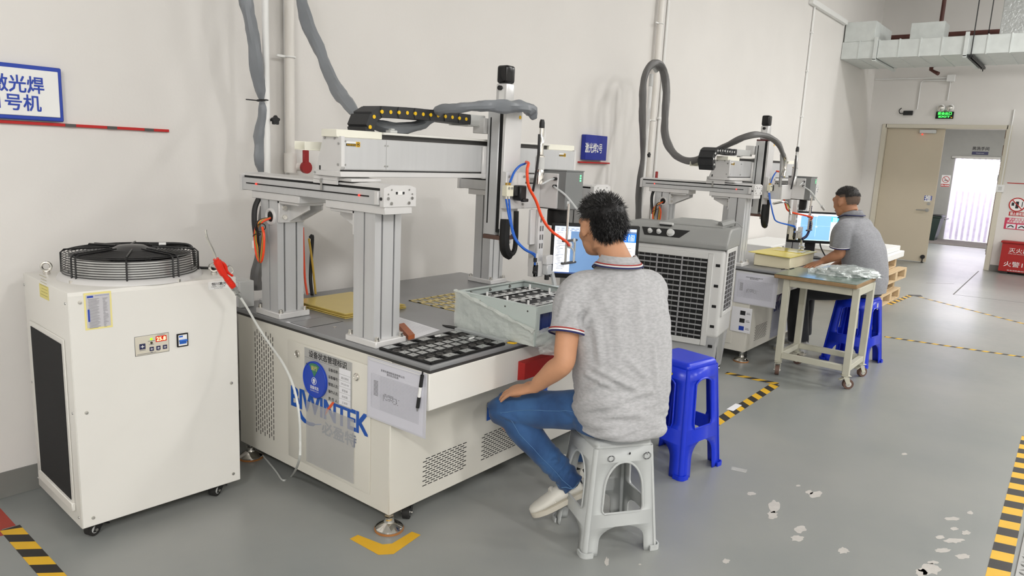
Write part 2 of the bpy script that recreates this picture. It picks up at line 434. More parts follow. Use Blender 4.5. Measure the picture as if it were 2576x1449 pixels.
B().box((XC-.01, -.16+tp.y, tp.z-.12), (XC-.001, .16+tp.y, tp.z-.05), .002).done('plate', mat('navy_plate', (58, 58, 92), .5), t, world=True)
txt('男洗手间', .085, M['ink'], t, V((XC-.001, tp.y, tp.z+.02))-t.location, (0, -1, 0), (0, 0, 1), bold=.04)
txt('Washroom', .035, M['pale'], t, V((XC-.011, tp.y, tp.z-.085))-t.location, (0, -1, 0), (0, 0, 1))

# ---- ventilation duct and pipes near the end wall
galv = mat('galvanised_sheet', (218, 223, 221), .42, .1, var=.06, vscale=9)
foil = mat('foil_insulation', (206, 210, 210), .28, .75, var=.08, vscale=20, bump=.6, bscale=26)
DX0, DX1, DZ0, DZ1 = 11.95, 13.2, 3.145, 3.39
t = thing('ventilation_duct', 'galvanised sheet metal ventilation duct hanging below the ceiling by the end wall', 'duct', (DX0, YW, DZ0))
B().box((DX0, -3.5, DZ0), (DX1, YW-.004, DZ1), .004).done('duct_body', galv, t, world=True)
for i in range(17):
    y = YW-.25-i*.27
    B().box((DX0-.012, y-.008, DZ0-.006), (DX1+.004, y+.008, DZ1+.01)).done('duct_seam', galv, t, world=True, smooth=0)
def on_d(px, py, x=DX0): return onx(px, py, x)
u1, u2 = on_d(2123, 57), on_d(2198, 109)
B().box((DX0+.01, u2.y, DZ1), (DX0+1.0, YW-.02, u1.z), .004).done('outlet_box', galv, t, world=True)
u1, u2 = on_d(2293, 60, DX0+.25), on_d(2372, 100, DX0+.25)
B().box((DX0+.25, u2.y, DZ1), (DX0+.62, u1.y, onx(2340, 55, DX0+.25).z), .004).done('outlet_box', galv, t, world=True)
u1 = on_d(2524, 20, DX0+.1)
B().box((DX0+.1, u1.y-1.6, DZ1), (DX0+.7, u1.y, u1.z+.12), .006).done('outlet_box', foil, t, world=True, label='foil wrapped outlet box')
for px in (2203, 2430):
    q = on_d(px, 120)
    b = B().box((DX0-.03, q.y-.025, DZ0-.03), (DX0-.012, q.y+.025, DZ1+.05), .003)
    b.box((DX0-.03, q.y-.025, DZ0-.045), (DX1+.05, q.y+.025, DZ0-.012), .004)
    b.done('hanger', galv, t, world=True)
q = on_d(2446, 120)
B().box((DX0-.03, q.y-.03, DZ0-.05), (DX1+.08, q.y-.01, DZ0-.012), .003).box((DX0-.03, q.y+.012, DZ0-.05), (DX1+.08, q.y+.03, DZ0-.012), .003).done('channel_bar', M['dark'], t, world=True)
q2 = on_d(2465, 60)
B().cyl((DX0-.02, q.y, DZ0-.05), (DX0-.02, q.y, CEIL), .007, 6).done('threaded_rod', M['dark'], t, world=True)
B().cyl((DX1+.06, q.y, DZ0-.08), (DX1+.06, q.y, CEIL), .007, 6).done('threaded_rod', M['dark'], t, world=True)
pv = onx(2344, 163, 13.4)
pipe = mat('dark_red_pipe', (92, 54, 48), .5, var=.12, vscale=12)
t = thing('sprinkler_pipe', 'dark red fire sprinkler pipe running behind the ventilation duct', 'pipe', (13.45, 2.5, 3.5))
za = onx(2265, 93, 13.45).z
B().tube([(13.45, YW-.01, za), (13.45, -3.4, za)], .035, 12).done('main_pipe', pipe, t, world=True)
yv = onx(2373, 20, 13.45).y
B().tube([(13.45, yv, za), (13.45, yv, CEIL-.01)], .03, 12).done('riser_pipe', pipe, t, world=True)
q = onx(2344, 165, DX1+.1)
B().tube([(DX1+.1, q.y, za), (DX1+.1, q.y, DZ0-.03), (DX1+.02, q.y-.12, DZ0-.1)], .03, 10).done('branch_pipe', pipe, t, world=True)
B().torus((13.45, 2.62, za), (0, 1, 0), .038, .01, 16, 6).done('pipe_collar', pipe, t, world=True)

# ---- things on the end wall
def wbox(px0, py0, px1, py1, th=.02, x=XE):
    a, b = onx(px0, py0, x), onx(px1, py1, x)
    return (x-th, min(a.y, b.y), min(a.z, b.z)), (x-.001, max(a.y, b.y), max(a.z, b.z))
a, b = wbox(2356, 281, 2398, 299, .03)
t = thing('exit_sign', 'lit green and black exit sign above the door', 'sign', (XE, (a[1]+b[1])/2, a[2]))
B().box(a, b, .004).done('case', M['black'], t, world=True)
gl = mat('exit_green', (70, 255, 90), .4, emit=2.)
cy = (a[1]+b[1])/2
txt('安全出口', .08, gl, t, V((a[0], cy, a[2]+.085))-t.location, (0, -1, 0), (0, 0, 1), bold=.04, fit=(.2, .05))
txt('EXIT', .05, gl, t, V((a[0], cy, a[2]+.032))-t.location, (0, -1, 0), (0, 0, 1), bold=.05, fit=(.17, .03))
B().box((a[0]-.001, a[1]+.015, a[2]+.012), (a[0], a[1]+.035, a[2]+.028)).done('test_lamp', M['yellow'], t, world=True, smooth=0)
t = thing('emergency_light', 'white twin head emergency light on the wall above the exit sign', 'light', (XE, cy, b[2]))
for px in (2369, 2392):
    q = onx(px, 271, XE)
    B().lathe([(.03, 0), (.055, .02), (.06, .06), (.045, .075)], (XE-.005, q.y, q.z), (-1, 0, -.15), 16).done('lamp_head', M['whitep'], t, world=True)
    B().lathe([(.05, .071), (.03, .085), (.001, .09)], (XE-.005, q.y, q.z), (-1, 0, -.15), 16).done('lens', M['chrome'], t, world=True)
q1, q2 = onx(2369, 271, XE), onx(2392, 271, XE)
B().box((XE-.03, q2.y-.02, q2.z-.04), (XE-.001, q1.y+.02, q1.z-.01), .005).done('base', M['whitep'], t, world=True)
a, b = wbox(2274, 279, 2296, 290, .04)
t = thing('power_adapter', 'small black power adapter box fixed beside the exit sign', 'adapter', (XE, (a[1]+b[1])/2, a[2]))
B().box(a, b, .004).done('box', M['dark'], t, world=True)
B().tube([(XE-.02, b[1]-.01, a[2]+.03), (XE-.02, b[1]+.05, a[2]+.03), (XE-.015, b[1]+.07, a[2]+.08), (XE-.01, b[1]+.04, a[2]+.12)], .007, 8, sub=4).done('cable', M['dark'], t, world=True)
# conduits on the end wall
jb = onx(2393, 197, XE)
t = thing('wall_conduit', 'thin white conduit with junction box running above the exit sign', 'conduit', (XE, jb.y, jb.z))
cw = M['whitep']
B().box((XE-.05, jb.y-.06, jb.z-.055), (XE-.001, jb.y+.06, jb.z+.055), .006).done('junction_box', cw, t, world=True)
ca = onx(2213, 199, XE)
B().cyl((XE-.014, jb.y+.06, jb.z+.01), (XE-.014, YW-.02, jb.z+.01), .01, 8).done('conduit_run', cw, t, world=True)
cd = onx(2318, 203, XE); ce = onx(2306, 275, XE)
B().tube([(XE-.014, jb.y+.06, jb.z-.03), (XE-.014, cd.y-.03, jb.z-.03), (XE-.014, cd.y, jb.z-.06), (XE-.014, cd.y, ce.z)], .009, 8).done('conduit_run', cw, t, world=True)
cg = onx(2390, 262, XE)
B().cyl((XE-.014, jb.y, jb.z-.055), (XE-.014, jb.y+.005, cg.z+.06), .009, 8).done('conduit_run', cw, t, world=True)
# wall switch and its conduit
sw = onx(2517, 474, XE)
t = thing('light_switch', 'white wall switch with a conduit beside the open door leaf', 'switch', (XE, sw.y, sw.z))
B().box((XE-.03, sw.y-.05, sw.z-.06), (XE-.001, sw.y+.06, sw.z+.06), .005).done('switch_box', cw, t, world=True)
B().box((XE-.034, sw.y-.02, sw.z-.03), (XE-.0305, sw.y+.03, sw.z+.03), .003).done('rocker', M['pale'], t, world=True)
B().cyl((XE-.014, sw.y, sw.z+.06), (XE-.014, sw.y-.01, DZ+.3), .01, 8).done('conduit_run', cw, t, world=True)
rl_ = onx(2534, 459, XE)
B().box((XE-.006, rl_.y-1.3, rl_.z-.012), (XE-.001, rl_.y, rl_.z+.0), .001).done('red_wall_strip', M['red'], None, label='short thin red strip on the end wall right of the door', cat='strip', group=None)
# fire signs
pk = mat('sign_pink_red', (206, 58, 92), .5)
q = onx(2559, 515, XE)
t = thing('prohibition_sign', 'round white prohibition sign with red ring above the red box', 'sign', (XE, q.y, q.z))
B().cyl((XE-.001, q.y, q.z), (XE-.006, q.y, q.z), .115, 32).done('disc', M['whitep'], t, world=True)
bb = B(); noentry(bb, (XE-.008, q.y, q.z), (0, -1, 0), (0, 0, 1), .105, .008); bb.done('red_ring', M['red'], t, world=True)
B().box((XE-.0085, q.y-.02, q.z-.06), (XE-.0065, q.y+.02, q.z+.05), .001).box((XE-.0085, q.y+.04, q.z-.02), (XE-.0065, q.y+.075, q.z+.03), .001).box((XE-.0085, q.y-.07, q.z-.03), (XE-.0065, q.y-.06, q.z+.05), .0005).done('pictogram', M['ink'], t, world=True)
a, b = wbox(2539, 532, 2576, 545, .005)
b = (b[0], b[1], b[2]); a = (a[0], b[1]-.34, a[2])
t = thing('fire_notice', 'narrow red notice with white characters below the round prohibition sign', 'sign', (XE, b[1]-.17, a[2]))
B().box(a, b, .001).done('panel', M['red'], t, world=True)
txt('禁止挪用消防器材', .05, M['whitep'], t, V((a[0], b[1]-.17, (a[2]+b[2])/2))-t.location, (0, -1, 0), (0, 0, 1), bold=.04, fit=(.31, .05))
a, b = wbox(2526, 546, 2523, 575, .005)
z1, z0, yy = onx(2530, 547, XE).z, onx(2523, 575, XE).z, onx(2527, 560, XE).y
t = thing('extinguisher_notice', 'pink red fire extinguisher notice with pictures and yellow arrow', 'sign', (XE, yy-.3, z0))
B().box((XE-.006, yy-.62, z0), (XE-.001, yy, z1), .001).done('panel', pk, t, world=True)
for k in range(4):
    B().box((XE-.008, yy-.03-k*.145-.125, z0+.012), (XE-.0062, yy-.03-k*.145, z0+.085)).done('picture', M['paper'], t, world=True, smooth=0)
    yk = yy-.03-k*.145-.06
    B().tube([(XE-.009, yk+.04, z0+.03), (XE-.009, yk, z0+.06), (XE-.009, yk-.04, z0+.035)], .008, 6, sub=3).done('pictogram', M['ink'], t, world=True)
B().box((XE-.008, yy-.46, z0+.1), (XE-.0062, yy-.33, z1-.015)).done('arrow_field', M['yellow'], t, world=True, smooth=0)
B().prism([(XE-.0085, yy-.44, z0+.135), (XE-.0085, yy-.35, z0+.135), (XE-.0085, yy-.395, z0+.105)], (-.001, 0, 0)).box((XE-.0095, yy-.41, z0+.135), (XE-.0085, yy-.38, z1-.02)).done('arrow', M['red'], t, world=True, smooth=0)
txt('灭火器放置点\n灭火器使用方法', .038, M['whitep'], t, V((XE-.006, yy-.17, (z0+.1+z1)/2))-t.location, (0, -1, 0), (0, 0, 1), bold=.05, fit=(.28, .075))
# fire extinguisher box
t_ = onx(2520, 607, XE-.22); y1 = onx(2517, 640, XE-.22).y
zt_ = onx(2530, 606, XE-.22).z
t = thing('fire_extinguisher_box', 'red metal fire extinguisher box with white characters on the floor', 'box', (XE-.12, y1-.3, 0))
rb = mat('box_red', (168, 36, 34), .45, var=.04)
B().hexa([(XE-.21, y1-.6, .04), (XE-.02, y1-.6, .04), (XE-.02, y1-.0, .04), (XE-.21, y1-.0, .04)], [(XE-.21, y1-.6, zt_-.03), (XE-.02, y1-.6, zt_-.03), (XE-.02, y1-.0, zt_-.03), (XE-.21, y1-.0, zt_-.03)]).done('case', rb, t, world=True)
B().box((XE-.235, y1-.62, zt_-.03), (XE-.015, y1+.02, zt_), .006).done('lid', rb, t, world=True)
for yy_ in (y1-.08, y1-.52):
    B().box((XE-.2, yy_-.05, 0), (XE-.03, yy_+.05, .04)).done('foot', M['rubber'], t, world=True, smooth=0)
txt('灭火器箱', .08, M['whitep'], t, V((XE-.211, y1-.28, zt_-.14))-t.location, (0, -1, 0), (0, 0, 1), fit=(.36, .075))
txt('FIRE EXTINGUISHER BOX', .02, M['whitep'], t, V((XE-.211, y1-.28, zt_-.195))-t.location, (0, -1, 0), (0, 0, 1), fit=(.36, .012))
txt('火警119', .08, M['whitep'], t, V((XE-.211, y1-.25, zt_-.36))-t.location, (0, -1, 0), (0, 0, 1), fit=(.38, .085))
txt('青岛消防器材厂', .02, M['whitep'], t, V((XE-.211, y1-.24, zt_-.46))-t.location, (0, -1, 0), (0, 0, 1), fit=(.25, .02))

# ---- conduits and pipes on the back wall
def wall_conduit(pts, r, label, clips=(), mm=None):
    P = [ony(px, py, YW-.02) for px, py in pts]
    t = thing('wall_conduit', label, 'conduit', (P[0].x, YW, P[-1].z))
    P = [V((p.x, YW-.001-r, p.z)) for p in P]
    B().tube(P, r, 10).done('conduit_run', mm or cw, t, world=True)
    for px, py in clips:
        q = ony(px, py, YW-.02)
        B().box((q.x-r-.012, YW-2.3*r, q.z-.012), (q.x+r+.012, YW-.001, q.z+.012), .003).done('clip', cw, t, world=True)
    return t
def vert_pts(px, py, zt, zb):   # vertical run through a pixel on the wall
    q = ony(px, py, YW-.02); return q.x, zt, zb
def wall_run(px, py, ztop, zbot, r, label, clips=(), mm=None):
    q = ony(px, py, YW-.02)
    t = thing('wall_conduit', label, 'conduit', (q.x, YW, zbot))
    B().cyl((q.x, YW-.002-r, zbot), (q.x, YW-.002-r, ztop), r, 12).done('conduit_run', mm or cw, t, world=True)
    for z in clips:
        B().box((q.x-r-.012, YW-2.2*r-.004, z-.012), (q.x+r+.012, YW-.001, z+.012), .003).done('clip', cw, t, world=True)
    return t
wall_run(722, 200, 4.6, .2, .013, 'thin white conduit on the wall beside the pipe with the red valve', (2.25,))
wall_run(1676, 100, 4.6, .2, .011, 'thin white conduit on the wall behind the hanging cable loop', (2.3, 1.9))
wall_run(2031, 180, 3.9, .9, .014, 'thin white conduit on the wall above the far machine', (2.2, 2.8, 3.3))
wr = wall_run(2190, 340, 3.14, .9, .016, 'white conduit in the room corner ending in a small valve', (1.6, 2.3))
q = ony(2190, 340, YW-.02)
B().cyl((q.x, YW-.05, 1.17), (q.x+.06, YW-.08, 1.17), .012, 8).box((q.x+.05, YW-.1, 1.155), (q.x+.09, YW-.07, 1.185), .003).done('valve_lever', M['red'], wr, world=True)
B().cyl((q.x, YW-.04, .9), (q.x, YW-.04, .76), .022, 10).done('valve', M['steel'], wr, world=True)
q = ony(2045, 3, YW-.02); q2 = ony(2138, 60, YW-.02)
t = thing('cable_tray', 'thin white cable tray running high along the back wall to the duct', 'tray', (q.x, YW, q.z))
B().box((q.x-.1, YW-.06, q.z-.05), (DX0-.05, YW-.001, q.z+.01), .004).done('tray', cw, t, world=True)
B().box((q.x-.1, YW-.055, q.z+.01), (DX0-.05, YW-.005, q.z+.02), .002).done('lid', cw, t, world=True)
# big pipes with red lever valves
ivp = mat('ivory_pvc', (232, 228, 222), .35)
def valve_pipe(px, py, zv, label, R=.024):
    q = ony(px, py, YW-.06)
    t = thing('wall_pipe', label, 'pipe', (q.x, YW, zv))
    B().cyl((q.x, YW-.045, zv+.05), (q.x, YW-.045, 4.8), R, 16).done('pipe', ivp, t, world=True)
    B().cyl((q.x, YW-.045, zv-.03), (q.x, YW-.045, zv+.07), R*1.35, 16).done('valve_body', ivp, t, world=True)
    B().cyl((q.x, YW-.045, zv), (q.x+.05, YW-.07, zv), R*.9, 12).done('outlet', ivp, t, world=True)
    lv = B().cyl((q.x+.05, YW-.1, zv), (q.x+.05, YW-.12, zv), R*1.3, 16)
    lv.box((q.x+.03, YW-.118, zv), (q.x+.065, YW-.104, zv+.09), .004).done('red_lever', mat('lever_red', (150, 34, 34), .45), t, world=True)
    for z in (zv+.55, zv+1.4):
        B().torus((q.x, YW-.045, z), (0, 0, 1), R+.003, .005, 20, 6).box((q.x-R-.05, YW-.05, z-.006), (q.x-R, YW-.04, z+.006), .001).done('pipe_clip', cw, t, world=True)
    return t
valve_pipe(733, 150, ony(745, 420, YW-.06).z, 'white pipe with dark red valve lever behind the near machine')
valve_pipe(1634, 430, ony(1640, 455, YW-.06).z, 'white pipe with dark red valve lever behind the far machine', .026)

# ---- wall signs
q = ony(157, 173, YW-.02); q2 = ony(160, 308, YW-.02); zt_ = q.z; zb_ = ony(158, 307, YW-.02).z; xr = q2.x
t = thing('machine_sign', 'white sign with blue border and blue characters on the left wall', 'sign', (xr-.26, YW, zb_))
W_ = .47
B().box((xr-W_, YW-.028, zb_), (xr, YW-.004, zt_), .004).done('border', M['blue'], t, world=True)
B().box((xr-W_+.014, YW-.0325, zb_+.016), (xr-.014, YW-.028, zt_-.016), .002).done('face', M['whitep'], t, world=True)
pc = ony(30, 210, YW-.034); pd = ony(52, 262, YW-.034)
def px_txt(s, x0, y0, x1, y1, plane, m, parent, **kw):
    """text stretched to the pixel box, on the back wall plane"""
    a = ony(x0, (y0+y1)/2, plane); b = ony(x1, (y0+y1)/2, plane); c = ony((x0+x1)/2, y0, plane); d = ony((x0+x1)/2, y1, plane)
    return txt(s, 1, m, parent, (a+b+c+d)/4-parent.location, (1, 0, 0), (0, 0, 1), fit=(abs(b.x-a.x), abs(c.z-d.z)), **kw)
px_txt('激光焊', -26, 188, 111, 232, YW-.0325, M['blue'], t, bold=.03)
px_txt('1号机', -5, 236, 104, 278, YW-.0325, M['blue'], t, bold=.03)
zr = ony(200, 313, YW-.01).z; xe_ = ony(425, 325, YW-.01).x
t = thing('sign_rail', 'long thin red strip under the white and blue machine sign', 'strip', (xr, YW, zr))
B().box((X0+.1, YW-.012, zr-.012), (xe_, YW-.0008, zr), .001).done('strip', M['red'], t, world=True)
for px in (178, 282, 375):
    q = ony(px, 320, YW-.012); B().box((q.x-.02, YW-.0135, zr-.0125), (q.x+.02, YW-.0122, zr)).done('worn_patch', M['alud'], t, world=True, smooth=0)
a, b = ony(1468, 338, YW-.02), ony(1517, 404, YW-.02)
t = thing('machine_sign', 'dark blue sign with white characters on the wall behind the seated worker', 'sign', ((a.x+b.x)/2, YW, b.z))
nb = mat('navy_sign', (36, 50, 150), .45)
B().box((a.x, YW-.05, b.z), (b.x, YW-.004, a.z), .003).done('panel', nb, t, world=True)
px_txt('激光焊2号', 1472, 360, 1515, 385, YW-.051, M['whitep'], t, bold=.03)
q = ony(1458, 406, YW-.02); q2 = ony(1532, 407, YW-.02)
B().box((q.x, YW-.03, q.z-.012), (q2.x, YW-.001, q.z), .001).done('sign_rail', M['red'], None, label='short thin red strip under the dark blue machine sign', cat='strip')

# ---- floor markings
ty = mat('tape_yellow', (226, 178, 40), .5, var=.05); tk = mat('tape_black', (44, 40, 38), .5, var=.1)
def tape(name, label, p, q, w, n, lean=.5, flip=False, z=.0008):
    """striped tape from p to q (floor points)"""
    p = V((p[0], p[1], 0)); q = V((q[0], q[1], 0)); d = (q-p); Ln = d.length; d.normalize(); s = V((-d.y, d.x, 0))*(w/2)
    bm = bmesh.new(); 
    st = Ln/n; k = lean*w
    def P(t, sd): return p+d*max(0, min(Ln, t+(k if sd > 0 else -k)/2))+s*sd+V((0, 0, z))
    for i in range(-1, n+1):
        t0, t1 = i*st, (i+1)*st
        c = [P(t0, -1), P(t1, -1), P(t1, 1), P(t0, 1)]
        if (c[0]-c[1]).length < 1e-5 and (c[2]-c[3]).length < 1e-5: continue
        vs = [bm.verts.new(x) for x in c]; f = bm.faces.new(vs); f.material_index = (i+flip) % 2
    bmesh.ops.remove_doubles(bm, verts=bm.verts[:], dist=1e-6)
    bmesh.ops.recalc_face_normals(bm, faces=bm.faces[:])
    for f in bm.faces:
        if f.normal.z < 0: f.normal_flip()
    me = bpy.data.meshes.new(name); bm.to_mesh(me); bm.free()
    return put(name, me, [ty, tk], None, label, 'tape', 'hazard tape on the floor')
a, b = onz(25, 1328), onz(133, 1449)
tape('hazard_tape', 'wide yellow and black hazard tape at the bottom left below the chiller', a, b+(b-a)*1.2, .066, 14, .9)
a, b = onz(2590, 1100), onz(2510, 1449)
tape('hazard_tape', 'yellow and black hazard tape along the metal tread plate', a, b+(b-a)*.5, .075, 34, -.25)
a, b = onz(1826, 938), onz(1958, 966); c = onz(1745, 1100)
tape('hazard_tape', 'short hazard tape crossing in front of the air cooler', a, b, .06, 7, .8, z=.0006)
tape('hazard_tape', 'hazard tape with a torn white piece beside the blue stool', onz(1950, 968), c, .065, 17, .8)
t_ = onz(1860, 1018); u_ = onz(1835, 1032)
d_ = (u_-t_).normalized(); s_ = V((-d_.y, d_.x, 0))*.025
wp = B()
wp.quad(t_-s_+V((0, 0, .0014)), u_-s_*.8+V((0, 0, .0014)), u_+s_+V((0, 0, .0014)), t_+s_*.7+V((0, 0, .0014))).done('torn_tape', M['paper'], None, smooth=0, label='torn white tape piece stuck on the hazard tape by the blue stool', cat='tape')
tape('hazard_tape', 'thin dirty hazard tape running from the pallets to the right edge', onz(2293, 742), onz(2620, 826), .04, 26, .6)
tape('hazard_tape', 'thin worn hazard tape crossing the floor behind the blue stools', onz(2225, 847), onz(2640, 908), .045, 26, .6)
tape('hazard_tape', 'thin hazard tape in front of the wooden pallets', onz(2236, 766), onz(2293, 742), .06, 12, .8)
bt = onz(2300, 744)
B().prism([(bt.x-.06, bt.y+.06, .001), (bt.x+.02, bt.y-.09, .001), (bt.x+.12, bt.y-.05, .001), (bt.x+.02, bt.y+.07, .001)], (0, 0, .002)).done('black_tape_piece', tk, None, smooth=0, label='small black tape piece at the corner of the far floor tapes', cat='tape')
# yellow corner mark by the near machine foot
P_ = [onz(*q) for q in ((880, 1356), (900, 1346), (962, 1370), (986, 1368), (1036, 1338), (1058, 1346), (990, 1394), (952, 1396))]
B().prism([V((p.x, p.y, .0004)) for p in P_], (0, 0, .0008)).done('corner_marking', mat('floor_yellow', (222, 172, 40), .5, var=.05), None, smooth=0, label='yellow L shaped corner marking on the floor under the machine foot', cat='marking')
# red floor patch at the left edge
P_ = [onz(*q) for q in ((-60, 1215), (0, 1278), (40, 1322), (4, 1332), (16, 1346), (-60, 1360))]
B().prism([V((p.x, p.y, .0002)) for p in P_], (0, 0, .0004)).done('red_floor_marking', mat('floor_red', (166, 64, 52), .5, var=.05), None, smooth=0, label='red painted floor patch at the left edge beside the hazard tape', cat='marking')
# tread plate at the right
tpm = mat('tread_plate_steel', (166, 166, 164), .35, .6, var=.08, vscale=14)
a, b = onz(2560, 1250), onz(2535, 1449)
t = thing('tread_plate', 'grey steel diamond tread plate lying at the right edge', 'plate', (3.6, -.4, 0))
B().box((2.2, -.9, .0002), (4.9, .035, .006), .002).done('plate', tpm, t, world=True)
lz = B()
for i in range(70):
    for j in range(24):
        x = 2.24+i*.038; y = .015-j*.038; s = 1 if (i+j) % 2 else -1
        w_, l_ = .005, .015
        dx, dy = .707*l_, .707*l_*s; ex, ey = -.707*w_*s, .707*w_
        lz.bm.faces.new([lz.bm.verts.new(V(p)) for p in ((x-dx, y-dy, .0062), (x+ex, y+ey, .0082), (x+dx, y+dy, .0062), (x-ex, y-ey, .0082))])
lz.done('tread_bumps', tpm, t, world=True, smooth=0, kind='stuff')
# worn spots of the paint
wm = mat('bare_concrete', (190, 186, 180), .7, var=.08, vscale=25)
def spot(px, py, rx, ry, seed, name='worn_paint_patch'):
    r = random.Random(seed); pts = []
    for i in range(18):
        k = .65+.45*r.random(); t = 2*pi*i/18
        p = onz(px+rx*k*cos(t), py+ry*k*sin(t)); pts.append(V((p.x, p.y, .0003)))
    B().prism(pts, (0, 0, .0003)).done(name, wm, fl, smooth=0)
for i, s in enumerate([(1947, 1275, 15, 18), (1943, 1296, 14, 12), (2012, 1332, 16, 10), (2006, 1355, 18, 9), (2052, 1244, 18, 10), (2036, 1238, 10, 6), (1890, 1242, 12, 5), (1826, 1412, 11, 7), (2122, 1385, 16, 9), (2340, 1432, 34, 16), (2318, 1441, 18, 10), (1526, 1413, 6, 12), (2008, 1222, 6, 3), (2440, 1290, 9, 5), (2395, 1305, 22, 5), (2400, 1360, 26, 7), (2370, 1385, 24, 6), (2420, 1400, 20, 7), (2365, 1352, 14, 5), (2400, 1330, 12, 5), (2430, 1340, 12, 6), (2275, 1142, 9, 3), (1610, 1420, 4, 2), (2345, 1415, 16, 5)]):
    spot(*s, seed=i)
for k_, (pa, pb) in enumerate((((2398, 741), (2462, 682)), ((2330, 712), (2400, 714)), ((2400, 741), (2576, 762)))):
    a, b = onz(*pa), onz(*pb); s_ = (b-a).normalized().cross(V((0, 0, 1)))*.008
    B().prism([V((p.x, p.y, .0002)) for p in (a-s_, b-s_, b+s_, a+s_)], (0, 0, .0002)).done('floor_joint', mat('joint_dark', (104, 102, 98), .7), fl, smooth=0)
P_ = [onz(*q) for q in ((1842, 1174), (1880, 1182), (1876, 1190), (1838, 1182))]
B().prism([V((p.x, p.y, .0003)) for p in P_], (0, 0, .0005)).done('tape_residue', mat('clear_tape', (176, 176, 172), .25), fl, smooth=0)
# ------------------------------------------------------------------ laser welding machines
def screw(b, c, ax, r=.006, h=.003):
    c = V(c); a = V(ax).normalized(); b.cyl(c, c+a*h, r, 10, r*.85)
def slots(b, o, du, dv, nu, nv, pu, pv, lu, lv, n, stagger=True):
    """rows of small slots on a plane: o corner, du/dv unit directions"""
    o, du, dv, n = V(o), V(du), V(dv), V(n)
    for i in range(nu):
        for j in range(nv):
            p = o+du*(i*pu)+dv*(j*pv+(pv*.5 if (stagger and i % 2) else 0))
            vs = [b.bm.verts.new(q+n*.0008) for q in (p, p+du*lu, p+du*lu+dv*lv, p+dv*lv)]
            b.bm.faces.new(vs)
def column(t, x0, y0, x1, y1, z0, z1):
    g, d = .004, .009
    def side(p, q, pos):
        p, q = V(p), V(q); e = (q-p).normalized(); n = V((-e.y, e.x, 0)); out = [p]
        for s in pos:
            m = p+(q-p)*s; out += [m-e*g, m-e*g+n*d, m+e*g+n*d, m+e*g]
        return out
    pf = side((x0, y0, z0), (x1, y0, z0), (.27, .73))+side((x1, y0, z0), (x1, y1, z0), (.5,))+side((x1, y1, z0), (x0, y1, z0), (.27, .73))+side((x0, y1, z0), (x0, y0, z0), (.5,))
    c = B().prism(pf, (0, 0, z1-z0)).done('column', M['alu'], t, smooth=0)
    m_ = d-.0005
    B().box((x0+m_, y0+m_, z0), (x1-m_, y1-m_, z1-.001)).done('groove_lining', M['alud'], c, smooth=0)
    e = .028
    B().box((x0-.012, y0-e, z0-.026), (x1+.014, y1+e*1.2, z0), .003).done('base_plate', M['alul'], c)
    for sx in (x0+.004, x1-.004):
        for sy in (y0-e+.013, y1+e*1.2-.013):
            B().cyl((sx, sy, z0), (sx, sy, z0+.004), .011, 14).cyl((sx, sy, z0+.004), (sx, sy, z0+.016), .0085, 14).cyl((sx, sy, z0+.016), (sx, sy, z0+.017), .004, 6).done('bolt', M['chrome'], c)
    return c
def rail(t, x0, mirror=False):
    x1 = x0+.156
    r = B().box((x0, .076, 1.29), (x1, 1.0, 1.3445), .002).done('rail', M['alu'], t)
    B().box((x0+.012, .076, 1.3447), (x1-.012, 1.0, 1.3535)).done('bellows', M['black'], r, smooth=0)
    B().prism([(x0+.01, .076, 1.3537), (x1-.01, .076, 1.3537), (x1-.014, .076, 1.361), (x1-.05, .076, 1.3655), (x0+.05, .076, 1.3655), (x0+.014, .076, 1.361)], (0, .924, 0)).done('top_cover', M['alul'], r, smooth=20)
    for ya, yb in ((.054, .0755), (1.0005, 1.018)):
        B().prism([(x0-.003, ya, 1.287), (x1+.003, ya, 1.287), (x1+.003, ya, 1.356), (x1-.03, ya, 1.3665), (x0+.03, ya, 1.3665), (x0-.003, ya, 1.356)], (0, yb-ya, 0)).done('end_plate', M['alul'], r, smooth=0)
    for sx, sz, rr in ((.018, 1.318, .006), (.138, 1.318, .006), (.034, 1.3, .0062), (.122, 1.3, .0062), (.018, 1.334, .003), (.138, 1.334, .003), (.034, 1.35, .003), (.122, 1.35, .003)):
        B().cyl((x0+sx, .0537, sz), (x0+sx, .051, sz), rr, 10).cyl((x0+sx, .051, sz), (x0+sx, .0505, sz), rr*.5, 6).done('screw', M['steel'], r)
    B().box((x0+.052, .0528, 1.331), (x0+.1, .0538, 1.345)).done('maker_label', M['whitep'], r, smooth=0)
    B().box((x0+.054, .0522, 1.333), (x0+.064, .0527, 1.343)).box((x0+.088, .0522, 1.333), (x0+.098, .0527, 1.343)).done('label_print', M['ink'], r, smooth=0)
    fx = x0 if not mirror else x1
    s = -1 if not mirror else 1
    B().box((fx-.0022 if s < 0 else fx+.0003, .14, 1.3185), (fx-.0003 if s < 0 else fx+.0022, .966, 1.3235)).done('sensor_slot', M['black'], r, smooth=0)
    for yy in (.885, .194):
        B().ball((fx+s*.003, yy, 1.321), .0042, 8, 6).done('sensor_led', M['led'], r)
    B().box((fx-.012 if s < 0 else fx+.0003, .078, 1.293), (fx-.0003 if s < 0 else fx+.012, .098, 1.343), .002).done('side_clip', M['alul'], r)
    B().cyl((fx+s*.003, .068, 1.316), (fx+s*.006, .068, 1.316), .006, 10).done('port', M['dark'], r)
    for ya, yb in ((.058, .41), (.586, .936)):
        B().box((x0+.006, ya, 1.258), (x1-.012, yb, 1.2895), .002).done('mount_plate', M['alul'], r)
    return r
